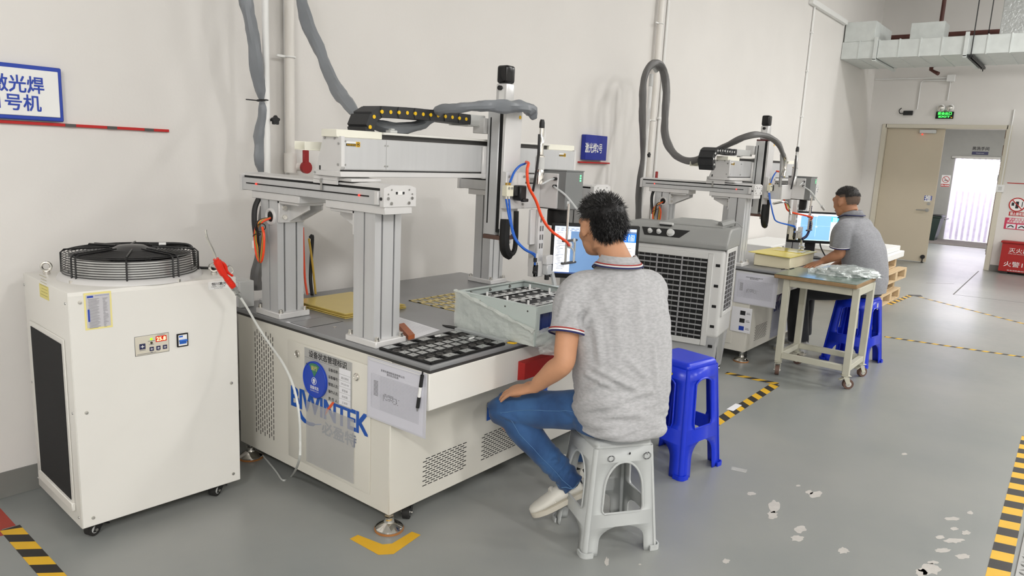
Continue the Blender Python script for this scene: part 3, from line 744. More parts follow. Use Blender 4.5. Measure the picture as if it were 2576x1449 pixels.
def bracket(t, x0, x1, y, s, z):
    """angle bracket under the rail: vertical plate against the column at y, reaching out to s"""
    a = B().box((x0, min(y, y+s*.012), z-.095), (x1, max(y, y+s*.012), z), .002)
    a.box((x0, min(y, y+s*.15), z-.012), (x1, max(y, y+s*.15), z), .002).done('bracket', M['alul'], t)
    g = B()
    for xx in (x0+.05, x1-.012):
        g.prism([(xx, y+s*.012, z-.09), (xx, y+s*.012, z-.012), (xx, y+s*.15, z-.012), (xx, y+s*.15, z-.03)], (.008, 0, 0))
        g.done('gusset', M['alul'], t, smooth=0); g = B()
    g.bm.free()
    for zz in (z-.03, z-.07):
        B().cyl((x0+.024, y+s*.012, zz), (x0+.024, y+s*.022, zz), .0105, 12).cyl((x0+.024, y+s*.022, zz), (x0+.024, y+s*.023, zz), .005, 6).done('bolt', M['chrome'], t)
def foot(t, x, y, z1):
    f = B().lathe([(.012, .03), (.012, z1)], (x, y, 0), n=14).done('levelling_foot', M['chrome'], t)
    B().lathe([(.056, .008), (.056, .014), (.05, .02), (.022, .036), (.018, .05), (.02, .058), (.012, .06)], (x, y, 0), n=28).done('foot_pad', M['chrome'], f)
    B().lathe([(.058, .0005), (.059, .0075)], (x, y, 0), n=28).done('pad_ring', mat('rust_orange', (176, 118, 66), .7), f)
    B().cyl((x, y, .062), (x, y, .07), .019, 6).done('lock_nut', M['steel'], f)
def caster(t, x, y, z1, a=0., r=.034, plate=None, wheel=None, white_hub=False):
    R_ = Matrix.Rotation(a, 3, 'Z')
    def tr(b, nm, m_, p):
        for v in b.bm.verts: v.co = R_@v.co+V((x, y, 0))
        return b.done(nm, m_, p)
    c = tr(B().box((-.032, -.026, z1-.006), (.032, .026, z1), .002).cyl((0, 0, z1-.014), (0, 0, z1-.006), .02, 12), 'caster', plate or M['dark'], t)
    fk = B()
    for s in (-1, 1): fk.prism([(-.02, s*.019-.0015, z1-.014), (.02, s*.019-.0015, z1-.014), (-.012, s*.019-.0015, r-.012), (-.034, s*.019-.0015, r-.006)], (0, .003, 0))
    tr(fk.box((-.02, -.019, z1-.018), (.02, .019, z1-.012)), 'fork', plate or M['dark'], c)
    tr(B().cyl((-.022, -.014, r), (-.022, .014, r), r-.0005, 24), 'wheel', wheel or M['rubber'], c)
    tr(B().cyl((-.022, -.0155, r), (-.022, .0155, r), r*.55, 16), 'hub', M['pale'] if white_hub else M['steel'], c)
    tr(B().cyl((-.022, -.024, r), (-.022, .024, r), .006, 8), 'axle', M['chrome'], c)
    tr(B().box((.0, -.018, z1-.03), (.045, .018, z1-.024), .002, rot=Matrix.Rotation(.5, 3, 'Y')), 'brake_lever', plate or M['dark'], c)
    return c

def make_machine(O, label, idx, gy, zx, hx, hy):
    """gy: shift of the gantry along y, zx: shift of the z axis along x, hx/hy: laser head offset"""
    O = V(O)
    t = thing('laser_welding_machine', label, 'machine', O, group='laser welding machines')
    def pt(px, py, y): return ony(px, py, O.y+y)-O
    # cabinet
    cab = B().box((0, 0, .08), (1.6, 1.06, .7105), .004).done('cabinet', M['cream'], t)
    vg = B(); slots(vg, (0, .92, .168), (0, -1, 0), (0, 0, 1), 9, 18, .0175, .0273, .0045, .02, (-1, 0, 0)); vg.done('side_vent_slots', M['black'], cab, smooth=0, kind='stuff')
    for xv in (.18, .545, 1.12):
        vg = B(); slots(vg, (xv, 0, .142), (0, 0, 1), (1, 0, 0), 12, 8, .0104, .032, .004, .024, (0, -1, 0)); vg.done('front_vent_slots', M['black'], cab, smooth=0, kind='stuff')
    B().box((.002, -.2035, .7078), (1.62, 1.15, .7195), .001).done('table_edge', M['edge'], t)
    B().box((-.002, -.2065, .7197), (1.622, 1.152, .738), .0025, 2).done('tabletop', M['greyt'], t)
    B().box((-.001, -.203, .566), (1.6, -.188, .7075), .003).box((-.001, -.187, .566), (.014, -.0005, .7075), .003).box((0.014, -.187, .566), (1.6, -.0005, .572)).done('apron', M['white'], t)
    rbx = B().prism([(.52, -.2035, .572), (.52, -.2035, .654), (.53, -.232, .648), (.53, -.232, .578)], (.42, 0, 0)).done('red_control_box', mat('control_box_red', (168, 34, 30), .5), t, smooth=0)
    # left access door
    dr = B().box((-.005, .112, .133), (-.0003, .66, .667), .0025, 2).done('access_door', M['cream'], t)
    for yy, zz in ((.584, .619), (.193, .607)):
        lk = B().lathe([(.0155, 0), (.0155, .006), (.012, .009), (.011, .007), (.002, .006)], (-.005, yy, zz), (-1, 0, 0), 18).done('lock', M['chrome'], dr)
    if idx == 0:
        pk_ = B().box((-.0098, .205, .15), (-.0082, .522, .425), .0004).done('document_pocket', mat('pocket_film', (206, 206, 206), .2, alpha=.35), t, label='clear plastic document pocket')
        txt('BIWINTEK', 1, M['logo'], dr, (-.005, .378, .42), (0, -1, 0), (0, 0, 1), fit=(.515, .092), bold=.05, spacing=.92)
        B().tube([(-.0064, .575, .36), (-.0064, .55, .335), (-.0064, .5, .325), (-.0064, .42, .345)], [(.0005, .012), (.0005, .011), (.0005, .008), (.0005, .002)], 8, sub=6, flat=(1, 0, 0)).done('logo_swoosh', M['logo'], dr)
        B().prism([(-.0075, .395, .39), (-.0075, .37, .42), (-.0075, .33, .465), (-.0075, .345, .465), (-.0075, .385, .42)], (-.0006, 0, 0)).done('logo_flash', M['logoo'], dr, smooth=0)
        txt('必盈特', 1, M['logog'], dr, (-.005, .305, .335), (0, -1, 0), (0, 0, 1), fit=(.225, .06), bold=.05)
    else:
        pn = B().box((-.009, -.03, .235), (-.0055, .128, .43), .001).done('instruction_panel', M['paper'], t, label='white instruction card with three pictures')
        for k in range(3):
            B().box((-.0104, .02, .252+k*.06), (-.0092, .06, .285+k*.06)).done('picture', (M['ink'], M['ink'], M['blue'])[2-k], pn, smooth=0)
            B().box((-.0104, -.02, .262+k*.06), (-.0092, .01, .266+k*.06)).box((-.0104, -.015, .272+k*.06), (-.0092, .01, .275+k*.06)).done('caption', M['inkg'], pn, smooth=0)
    # front logo
    if idx == 1:
        B().box((.55, -.0018, .1), (1.08, -.0004, .47)).done('logo_panel', mat('logo_panel_grey', (188, 190, 206), .4), t, smooth=0)
    txt('BIWINTEK', 1, M['logo'] if idx == 0 else mat('logo_navy', (52, 58, 124), .5), t, (.815, -.002, .365), (1, 0, 0), (0, 0, 1), fit=(.49, .085), bold=.05)
    txt('必盈特', 1, M['logog'] if idx == 0 else MATS['logo_navy'], t, (.88, -.002, .285), (1, 0, 0), (0, 0, 1), fit=(.22, .06), bold=.05)
    if idx == 1: B().tube([(.62, -.003, .385), (.66, -.003, .44), (.74, -.003, .46), (.82, -.003, .425)], [(.0005, .004), (.0005, .008), (.0005, .008), (.0005, .002)], 8, sub=6, flat=(0, 1, 0)).done('logo_swoosh', mat('logo_violet', (120, 70, 130), .5), t)
    for fx, fy in ((.03, .03), (1.56, .03), (.03, 1.02), (1.56, 1.02)): foot(t, fx, fy, .08)
    for k, (fx, fy) in enumerate(((.16, .06), (1.45, .06), (.16, .98), (1.45, .98))): caster(t, fx, fy, .0795, (.6, 0, 2, 1)[k], .029)
    # columns and rails
    ZC = .7645
    cols = [column(t, .016, .122, .148, .246, ZC, 1.2575), column(t, .016, .758, .148, .882, ZC, 1.2575), column(t, 1.441, .758, 1.565, .882, ZC, 1.2575), column(t, 1.441, .122, 1.565, .246, ZC, 1.2575)]
    for i, (xa, xb) in ((0, (.018, .146)), (1, (.018, .146)), (2, (1.443, 1.563)), (3, (1.443, 1.563))):
        front = i in (0, 3)
        bracket(cols[i], xa, xb, .2465 if front else .7575, 1 if front else -1, 1.2575)
    # cable port on the rear left column
    B().torus((.0155, .805, 1.185), (1, 0, 0), .03, .008, 24, 8).done('cable_port', M['alul'], cols[1])
    B().cyl((.0158, .805, 1.185), (.0135, .805, 1.185), .029, 24).done('port_opening', M['black'], cols[1])
    rail(t, 0.0); rail(t, 1.425, True)
    # gantry beam
    for xs in (-.004, 1.421):
        cg_ = B().box((xs, .327+gy, 1.3668), (xs+.164, .476+gy, 1.3835), .002).box((xs, .327+gy, 1.352), (xs+.008, .476+gy, 1.3668)).done('carriage', M['alul'], t)
        B().box((xs-.003, .415+gy, 1.325), (xs-.0005, .428+gy, 1.372), .0005).cyl((xs-.003, .421+gy, 1.362), (xs-.007, .421+gy, 1.362), .005, 8).done('sensor_flag', M['steel'], cg_)
        B().box((xs+.01, .25+gy, 1.3672), (xs+.16, .326+gy, 1.379), .002).done('carriage_lip', M['alul'], cg_)
    bm_ = B().box((.012, .302+gy, 1.41), (1.585, .44+gy, 1.534), .003).done('gantry_beam', M['alul'], t)
    B().box((.0125, .2998+gy, 1.414), (.222, .3016+gy, 1.532), .0005).done('front_cover', M['alu'], bm_)
    B().box((.2235, .2998+gy, 1.414), (1.585, .3016+gy, 1.532), .0005).done('front_cover', M['alu'], bm_)
    B().box((.0, .304+gy, 1.405), (1.59, .436+gy, 1.4098)).done('beam_gap', M['black'], bm_, smooth=0)
    B().box((-.018, .285+gy, 1.3838), (1.605, .44+gy, 1.4048), .002).done('lower_rail', M['alul'], bm_)
    pl = [(.474, 1.3838), (.474, 1.405), (.457, 1.407), (.41, 1.538), (.3, 1.538), (.2985, 1.423), (.328, 1.3838)]
    for xs in (-.0045, 1.5855):
        ep = B().prism([(xs, y+gy, z) for y, z in pl], (.0165, 0, 0)).done('end_plate', M['alul'], bm_, smooth=0)
        sxx = -.0046 if xs < 0 else 1.6021
        sd = -1 if xs < 0 else 1
        for yy, zz in ((.464, 1.394), (.412, 1.392), (.345, 1.392), (.318, 1.43), (.315, 1.51), (.34, 1.529), (.4, 1.529)):
            B().cyl((sxx, yy+gy, zz), (sxx+sd*.0025, yy+gy, zz), .005, 8).done('screw', M['steel'], bm_)
        B().box((sxx-.0008, .427+gy, 1.386), (sxx+.0008, .436+gy, 1.422), .0005).done('slot', M['black'], bm_)
    for xx, zz in ((.016, 1.52), (.016, 1.43), (.216, 1.51), (.23, 1.51), (.216, 1.428), (.23, 1.428)):
        B().cyl((xx, .2997+gy, zz), (xx, .2975+gy, zz), .0035, 8).done('screw', M['steel'], bm_)
    ZL = .83+zx
    def warn(x, y, z, p, s=1.):
        B().box((x, y-.0008, z-.006*s), (x+.048*s, y-.0002, z+.0115*s)).done('warning_label', M['whitep'], p, smooth=0)
        B().box((x, y-.0012, z-.006*s), (x+.0475*s, y-.0009, z+.004*s)).done('label_band', M['ink'], p, smooth=0)
        txt('WARNING', 1, M['yellow'], p, (x+.0237*s, y-.0009, z-.001*s), (1, 0, 0), (0, 0, 1), fit=(.042*s, .007*s))
        B().box((x+.049*s, y-.0008, z-.0085*s), (x+.069*s, y-.0002, z+.0115*s)).done('warning_label', M['yellow'], p, smooth=0)
        B().torus((x+.059*s, y-.001, z+.0015*s), (0, 1, 0), .0075*s, .0012*s, 16, 4).box((x+.056*s, y-.0014, z-.002*s), (x+.062*s, y-.0009, z+.005*s)).done('label_symbol', M['ink'], p, smooth=0)
    warn(.018, .2998+gy, 1.508, bm_)
    warn(1.44, .2998+gy, 1.508, bm_, .9)
    # covers on the beam
    B().box((-.018, .312+gy, 1.5342), (.211, .405+gy, 1.5635), .002).done('end_cover', M['creamp'], bm_)
    B().box((1.36, .312+gy, 1.5342), (1.6, .405+gy, 1.5635), .002).done('end_cover', M['creamp'], bm_)
    B().box((.2115, .302+gy, 1.5535), (1.3595, .42+gy, 1.5632), .003, 2).done('top_cover', M['white'], bm_)
    B().box((.2115, .325+gy, 1.5342), (1.3595, .39+gy, 1.5533)).done('cover_gap', M['edge'], bm_, smooth=0)
    tr0 = pt(767, 367, .46+gy).x if idx == 0 else pt(1755, 432, .46+gy).x
    B().box((tr0, .46+gy, 1.478), (1.2, .53+gy, 1.482), .001).box((tr0, .46+gy, 1.482), (1.2, .464+gy, 1.512), .001).box((tr0, .526+gy, 1.482), (1.2, .53+gy, 1.512), .001).done('cable_tray', M['creamp'], bm_)
    # z axis
    z_ = thing('z_axis', None, None); z_.parent = t
    za = B().box((ZL, .215+gy, 1.12), (ZL+.125, .286+gy, 1.7), .003).done('z_axis', M['alu'], t)
    bpy.data.objects.remove(z_)
    B().box((ZL-.002, .262+gy, 1.175), (ZL-.0002, .268+gy, 1.665)).done('side_slot', M['black'], za, smooth=0)
    B().box((ZL+.004, .197+gy, 1.135), (ZL+.121, .2148+gy, 1.7)).done('bellows', M['black'], za, smooth=0)
    B().box((ZL+.002, .178+gy, 1.15), (ZL+.123, .1968+gy, 1.7), .003).done('front_cover', M['alul'], za)
    B().box((ZL-.002, .176+gy, 1.1), (ZL+.127, .288+gy, 1.1198), .002).done('bottom_plate', mat('brown_plate', (98, 74, 66), .5), za)
    warn_y = .178+gy
    B().cyl((ZL+.105, warn_y-.0002, 1.672), (ZL+.105, warn_y-.0012, 1.672), .0085, 16).done('warning_dot', M['yellow'], za)
    B().box((ZL+.012, .18+gy, 1.7002), (ZL+.12, .29+gy, 1.712), .002).done('motor_flange', mat('dark_red_plate', (92, 40, 40), .5), za)
    B().box((ZL+.05, .176+gy, 1.7122), (ZL+.125, .215+gy, 1.728), .002).done('flange_block', M['alul'], za)
    mo = B().box((ZL+.036, .212+gy, 1.7122), (ZL+.1, .276+gy, 1.822), .009, 2).done('servo_motor', mat('motor_silver', (214, 214, 214), .3, .5), za)
    B().box((ZL+.036, .212+gy, 1.8222), (ZL+.1, .276+gy, 1.903), .012, 3).done('encoder_cap', mat('glossy_black', (22, 22, 23), .2), za)
    B().box((ZL+.0352, .225+gy, 1.74), (ZL+.0359, .255+gy, 1.795)).done('motor_label', M['whitep'], za, smooth=0)
    B().cyl((ZL+.036, .245+gy, 1.8), (ZL+.022, .245+gy, 1.8), .011, 12).done('motor_plug', M['dark'], za)
    B().box((ZL-.02, .2865+gy, 1.38), (ZL+.15, .2995+gy, 1.53), .003).done('carriage_plate', M['alul'], za)
    # energy chain on the beam
    ch = thing('energy_chain', None, None)
    bpy.data.objects.remove(ch)
    ye, yf_ = .318+gy, .435+gy
    if idx == 0:
        pxs = [(933, 333), (931, 319.5), (941, 293.7), (961, 281), (983, 282), (1004, 283), (1024.6, 284), (1045, 285.5), (1064.6, 287.5), (1083.8, 289), (1102, 291), (1120.7, 293), (1138, 295), (1156, 297.4), (1172.7, 299.6), (1184, 301)]
    else:
        pxs = [(1798, 424), (1796.3, 413.8), (1795.5, 399.7), (1799.8, 385.7), (1806, 379), (1812, 379), (1818, 379), (1824, 379.8), (1830, 381), (1836, 381.4), (1841.6, 382.4), (1847.5, 382.6), (1853, 383)]
    nodes = [(q_.x, q_.z) for q_ in (pt(a_, b_, ye) for a_, b_ in pxs)]
    xend = nodes[-1][0]
    chain = None
    hh = .0225
    for k in range(len(nodes)-1):
        (xa, zA), (xb, zB) = nodes[k], nodes[k+1]
        d = V((xb-xa, 0, zB-zA)); L_ = d.length; d.normalize(); nrm = V((-d.z, 0, d.x))
        c = V(((xa+xb)/2, 0, (zA+zB)/2)); l2 = L_/2+.006
        f = [c-d*l2*.8-nrm*hh, c-d*l2-nrm*hh*.4, c-d*l2+nrm*hh*.4, c-d*l2*.8+nrm*hh, c+d*l2*.8+nrm*hh, c+d*l2+nrm*hh*.4, c+d*l2-nrm*hh*.4, c+d*l2*.8-nrm*hh]
        yo = 0 if k % 2 else .003
        lk = B().prism([V((p.x, ye+yo, p.z)) for p in f], (0, yf_-ye-2*yo, 0)).done('energy_chain_link', M['chain'], t, smooth=0)
        B().cyl((xa, ye-.0016, zA), (xa, ye+.004, zA), .0078 if k else .001, 14).done('link_pin', mat('pin_yellow', (238, 192, 18), .45) if idx == 0 else M['whitep'], lk)
    B().box((xend-.02, ye-.002, nodes[-1][1]-.027), (xend+.1, yf_+.004, nodes[-1][1]-.0235), .001).box((xend+.005, ye, nodes[-1][1]-.0233), (ZL+.02, yf_, nodes[-1][1]+.024), .002).done('chain_bracket', M['pale'], t)
    B().box((ZL-.02, .29+gy, 1.59), (ZL+.05, .36+gy, 1.66), .002).done('chain_arm', M['alul'], t)
    B().box((.27, .33+gy, 1.5635), (.31, .36+gy, 1.575), .002).box((.28, .335+gy, 1.575), (.3, .355+gy, 1.582), .002).done('hose_clip', M['pale'], t)
    # slide, arm and laser head
    HX, HY = 1.1+hx, hy
    sl = B().box((ZL-.012, .148+gy, 1.25), (ZL+.135, .1775+gy, 1.42), .003).done('slide_plate', M['alul'], t)
    for xx in (ZL+.005, ZL+.118):
        for zz in (1.27, 1.4): B().cyl((xx, .1478+gy, zz), (xx, .143+gy, zz), .006, 10).done('screw', M['steel'], sl)
    ar = B().box((ZL+.02, .15+HY, 1.248), (HX-.013, .165+HY, 1.365), .002).box((ZL+.02, .1655+HY, 1.248), (ZL+.034, max(.1478+gy, .18+HY), 1.365), .002).box((ZL+.034, .1655+HY, 1.248), (HX-.013, .19+HY, 1.258), .001).done('head_arm', M['alul'], t)
    hd = B().box((HX, .01+HY, 1.25), (HX+.15, .195+HY, 1.432), .002).done('laser_head', M['headg'], t)
    B().box((HX-.002, .007+HY, 1.432), (HX+.152, .197+HY, 1.437), .001).done('head_lid', M['headg'], hd)
    B().box((HX-.002, .007+HY, 1.2465), (HX+.152, .197+HY, 1.2505), .001).done('head_base', M['alud'], hd)
    for k in range(3):
        B().box((HX+.118, .0085+HY, 1.385+k*.012), (HX+.128, .0099+HY, 1.392+k*.012)).done('status_led', M['ledg'], hd, smooth=0)
    B().box((HX+.018, .0092+HY, 1.265), (HX+.04, .0099+HY, 1.29)).done('head_label', M['pale'], hd, smooth=0)
    B().lathe([(.04, 1.2465), (.052, 1.24), (.052, 1.185), (.047, 1.165), (.04, 1.163)], (HX+.075, .1+HY, 0), n=32).done('scan_lens', M['black'], hd)
    B().box((HX-.012, .05+HY, 1.2515), (HX-.0003, .19+HY, 1.42), .002).done('head_plate', M['alul'], hd)
    cx, cy = HX-.055, .13+HY
    cl = B().lathe([(.024, 1.366), (.024, 1.425), (.021, 1.43), (.021, 1.5), (.014, 1.505), (.014, 1.57), (.011, 1.575), (.011, 1.63)], (cx, cy, 0), n=20).done('fibre_collimator', M['chrome'] if idx == 0 else M['steel'], t)
    B().lathe([(.0225, 1.436), (.0225, 1.494)], (cx, cy, 0), n=20).done('white_sleeve', M['pale'], cl)
    B().lathe([(.011, 1.63), (.013, 1.632), (.013, 1.655), (.009, 1.67)], (cx, cy, 0), n=16).done('cable_boot', M['dark'], cl)
    # rods with clamp bars below the head
    r1, r2 = (HX+.012, -.006+HY), (HX+.085, -.006+HY)
    zb = .985 if idx == 0 else 1.0
    rd = B().cyl((*r1, zb), (*r1, 1.28), .0065, 10).done('guide_rod', M['chrome'], hd)
    B().cyl((*r2, zb), (*r2, zb+.115), .0065, 10).done('guide_rod', M['chrome'], hd)
    for zz in (zb, zb+.11):
        B().box((r1[0]-.03, r1[1]-.009, zz), (r2[0]+.02, r1[1]+.009, zz+.011), .003).done('clamp_bar', M['alud'], hd)
    B().ball((r1[0]+.012, r1[1]-.012, zb+.095), .013, 10, 8, (1, 1, 1.3)).done('nozzle_knob', M['pale'], hd)
    B().ball((r1[0]+.05, r1[1]-.01, zb+.115), .009, 10, 8, (1, .8, 1.4)).tube([(r1[0]+.012, r1[1]-.016, zb+.09), (r1[0]+.045, r1[1]-.016, zb+.06), (r1[0]+.05, r1[1]-.014, zb+.01)], .004, 6, sub=4).done('nozzle_tube', M['pale'], hd)
    # vertical arm and gripper
    VX = ZL+.165+ (0 if idx == 0 else .05)
    VY = .08+HY
    va = B().box((VX, VY, .965), (VX+.045, VY+.014, 1.2475), .002).box((VX, VY+.0142, .965), (VX+.01, VY+.055, 1.2475), .002).done('tool_arm', M['alul'], t)
    for k in range(4):
        B().box((VX+.012, VY-.001, 1.06+k*.042), (VX+.02, VY-.0002, 1.085+k*.042), .0003).box((VX+.03, VY-.001, 1.06+k*.042), (VX+.038, VY-.0002, 1.085+k*.042), .0003).done('arm_slot', M['alud'], va)
    B().box((ZL+.12, VY+.015, 1.08), (ZL+.16, VY+.03, 1.2475), .002).done('support_plate', M['alul'], t)
    gp = B().box((VX-.03, VY-.02, .925), (VX+.03, VY-.001, 1.0), .003).box((VX-.03, VY-.02, .925), (VX-.018, VY+.03, 1.04), .002).done('gripper', M['alul'], t)
    B().box((VX+.02, VY-.05, .935), (VX+.062, VY-.0205, .985), .004).done('gripper_body', M['alu'], gp)
    B().box((VX+.016, VY-.046, .985), (VX+.07, VY-.0205, 1.03), .003).done('gripper_head', M['alul'], gp)
    B().cyl((VX+.04, VY-.035, .91), (VX+.04, VY-.035, .935), .012, 12).done('gripper_stem', M['dark'], gp)
    B().prism([(VX+.06, VY-.045, .955), (VX+.085, VY-.045, .945), (VX+.115, VY-.045, .88), (VX+.095, VY-.045, .875)], (0, .012, 0)).box((VX+.085, VY-.06, .862), (VX+.125, VY-.02, .876), .003).box((VX+.11, VY-.055, .846), (VX+.16, VY-.03, .862), .003).done('pressure_finger', mat('clear_acrylic', (214, 216, 216), .15, alpha=.75), gp)
    B().box((VX-.0315, VY-.021, .93), (VX-.016, VY-.0195, .985)).done('gripper_gap', M['black'], gp, smooth=0)
    # hanging drag chain behind the head
    B().tube([(ZL+.02, .17+gy, 1.2), (ZL+.015, .165+gy, 1.08), (ZL+.035, .16+gy, 1.035), (ZL+.075, .16+gy, 1.035), (ZL+.1, .165+gy, 1.08), (ZL+.1, .17+gy, 1.235)], (.024, .012), 8, sub=3, flat=(0, 1, 0)).done('drag_chain', M['black'], t)
    B().box((ZL+.01, .18+gy, 1.08), (ZL+.085, .2+gy, 1.245), .004).done('cover_box', M['alul'], t)
    # valve block
    vb = B().box((ZL-.042, .118+gy, 1.31), (ZL+.008, .147+gy, 1.36), .002).done('valve_block', mat('valve_cream', (232, 228, 206), .4), t)
    for k in range(2):
        B().cyl((ZL-.028+k*.022, .1178+gy, 1.348), (ZL-.028+k*.022, .114+gy, 1.348), .006, 10).done('valve_screw', M['steel'], vb)
        B().cyl((ZL-.028+k*.022, .133+gy, 1.36), (ZL-.028+k*.022, .133+gy, 1.372), .006, 8).done('fitting', mat('brass', (190, 158, 84), .3, .9), vb)
        B().cyl((ZL-.028+k*.022, .133+gy, 1.31), (ZL-.028+k*.022, .133+gy, 1.298), .006, 8).done('fitting', M['chrome'], vb)
    B().box((ZL+.0085, .112+gy, 1.312), (ZL+.035, .147+gy, 1.358), .003).done('solenoid', M['dark'], vb)
    B().box((ZL+.036, .1+gy, 1.29), (ZL+.085, .146+gy, 1.36), .005).box((ZL+.05, .09+gy, 1.285), (ZL+.09, .11+gy, 1.3), .003).done('connector', M['dark'], vb)
    B().cyl((HX-.012, .06+HY, 1.36), (HX-.03, .06+HY, 1.36), .008, 10).cyl((HX-.012, .06+HY, 1.395), (HX-.03, .06+HY, 1.395), .008, 10).done('head_fitting', M['dark'], hd)
    # air tubes
    vx = ZL-.028
    g2 = gy
    for k in range(2):
        B().tube([(vx+k*.022, .133+g2, 1.3), (vx+.004+k*.015, .12+g2, 1.24), (vx+.0+k*.008, .1+g2, 1.19), (vx+.012+k*.008, .08+g2, 1.12), (vx+.06+k*.008, .06+g2, 1.07), (VX-.035+k*.006, VY-.01, 1.03+k*.006), (VX-.03, VY-.012, .985+k*.02)], .0046, 8, sub=5).done('blue_air_tube', M['bluet'], t)
    B().cyl((VX-.03, VY-.012, 1.0), (VX-.03, VY-.012, 1.02), .009, 10).done('tube_fitting', M['dark'], t)
    B().cyl((VX-.03, VY-.012, .955), (VX-.03, VY-.012, .978), .009, 10).ball((VX-.03, VY-.012, .95), .011, 10, 8).done('tube_fitting', M['dark'], t)
    B().tube([(ZL+.11, .14+g2, 1.46), (ZL+.06, .13+g2, 1.45), (ZL+.02, .13+g2, 1.42), (vx+.024, .133+g2, 1.372)], .0055, 8, sub=5).done('blue_air_tube', M['bluet'], t)
    B().tube([(ZL+.12, .14+g2, 1.468), (ZL+.085, .1+g2, 1.462), (ZL+.065, .09+g2, 1.43), (ZL+.075, .085+g2, 1.36), (ZL+.12, .07+g2, 1.29), (ZL+.15, .05+g2, 1.21), (ZL+.19, .02+g2, 1.15), (r1[0]-.04, r1[1]-.02, zb+.12), (r1[0]+.0, r1[1]-.016, zb+.095)], .007, 10, sub=6).done('orange_air_tube', M['orange'], t)
    B().tube([(HX-.03, .06+HY, 1.395), (HX-.08, .05+HY, 1.39), (HX-.14, .05+HY, 1.37)], .0045, 8, sub=4).tube([(HX-.03, .06+HY, 1.36), (HX-.01, .0+HY, 1.32), (HX+.03, -.04+HY, 1.26), (HX+.07, -.08+HY, 1.2)], .005, 8, sub=4).done('clear_tube', M['clear'], t)
    B().cyl((HX+.065, -.076+HY, 1.207), (HX+.085, -.096+HY, 1.178), .01, 10).done('tube_end', M['pale'], t)
    B().tube([(cx-.018, cy, 1.6), (cx-.03, cy-.01, 1.5), (cx-.04, cy-.01, 1.42), (cx-.045, cy, 1.33)], .006, 8, sub=4).done('black_cable', M['dark'], t)
    B().tube([(cx+.018, cy, 1.66), (cx+.028, cy, 1.6), (cx+.018, cy, 1.55)], .003, 6, sub=4).done('white_cable', M['whitep'], t)
    if idx == 1:
        P_ = spline([pt(*q_) for q_ in ((2040, 520, -.14), (2037, 545, -.14), (2037, 572, -.14), (2030, 592, -.14), (2019, 601, -.14))], 5)
        for q_ in P_: B().ball(q_, .0115, 8, 6).done('hose_segment', mat('hose_navy', (24, 30, 72), .4), t)
        B().tube([pt(1945, 512, 0.), pt(1975, 508, -.05), pt(1985, 522, -.06), pt(1990, 540, -.08)], .009, 8, sub=4).done('bent_pipe', M['chrome'], t)
    # black cable behind the rail, coiled cables by the port
    B().tube([(.03, .9, 1.275), (-.0, .9, 1.22), (-.012, .89, 1.16), (-.015, .875, 1.1), (-.012, .87, 1.05)], .012, 8, sub=4).done('black_cable', M['dark'], t)
    for k, mm_ in enumerate((M['orange'], mat('cable_green', (92, 152, 70), .4), mat('cable_orange', (240, 140, 50), .4), M['dark'])):
        B().tube([(.015, .805, 1.18), (-.02-.004*k, .82+.004*k, 1.16), (-.025, .862-.006*k, 1.12-.006*k), (-.025+.004*k, .86, 1.03+.004*k), (-.025, .83, .985), (-.028, .8+.006*k, 1.02), (-.025+.003*k, .795+.008*k, 1.1), (-.02, .815, 1.14)], .0055, 8, sub=5).done('coiled_cable', mm_, t)
    B().box((-.03, .868, 1.04), (-.012, .885, 1.075), .003).done('cable_plug', M['whitep'], t)
    B().torus((-.02, .83, 1.135), (.2, .9, .5), .022, .002, 16, 5).torus((-.02, .86, 1.1), (0, .5, .8), .016, .002, 16, 5).done('cable_tie', M['dark'], t)
    return t

OM1 = V((1.799, 1.985, 0))
m1 = make_machine(OM1, 'near laser welding machine with gantry, beside the white chiller', 0, 0., 0., 0., 0.)
OM2 = V((5.40, 1.955, 0))
m2 = make_machine(OM2, 'far laser welding machine with gantry, behind the wheeled cart', 1, -.035, -.375, -.375, -.14)
# ------------------------------------------------------------------ water chiller
CH = V((.977, 2.743, 0)); CA = RAD(-2.95)
t = thing('water_chiller', 'white water chiller cabinet with a round fan guard on top', 'chiller', CH, CA)
W_, D_, Z0, Z1 = .622, .5, .06, .953
def onface(px, py, o, ang, axis, off=0.):
    """pixel -> local coordinates on a vertical face of a thing rotated by ang: axis 'x' = plane x=off, 'y' = plane y=off"""
    R_ = Matrix.Rotation(-ang, 3, 'Z'); d = R_@ray(px, py); c = R_@(CAMP-V(o))
    i = 0 if axis == 'x' else 1
    return c+d*((off-c[i])/d[i])
bodyc = B().box((0, 0, Z0), (W_, D_, Z1), .005, 2).done('cabinet', M['white'], t)
B().box((.003, -.0022, Z0+.004), (W_-.002, -.0003, Z1-.014), .0008).done('front_panel', M['white'], t)
# filter on the left side
f = lambda x, y: onface(x, y, CH, CA, 'x', 0.)
B().box((-.006, .055, .135), (-.0005, .44, .775), .002).done('filter_frame', M['white'], t)
flm = mat('filter_mesh_black', (42, 42, 43), .8, bump=.8, bscale=600)
B().box((-.0085, .075, .155), (-.0062, .42, .755), .0005).done('filter_mesh', flm, t)
B().box((-.014, .05, .118), (-.0005, .44, .15), .003).done('filter_catch', M['white'], t)
a, b = f(99, 712), f(124, 757)
B().box((-.0012, b.y, b.z), (-.0003, a.y, a.z)).done('yellow_label', mat('label_yellow', (226, 214, 128), .5), t, smooth=0)
sb = B()
for k in range(7): sb.box((-.0015, b.y+.01, b.z+.012+k*.012), (-.0013, a.y-.012-.008*(k % 3), b.z+.0135+k*.012))
sb.done('label_print', mat('olive_ink', (150, 138, 70), .6), t, smooth=0)
g = lambda x, y: onface(x, y, CH, CA, 'y', 0.)
a, b = g(209, 738), g(283, 822)
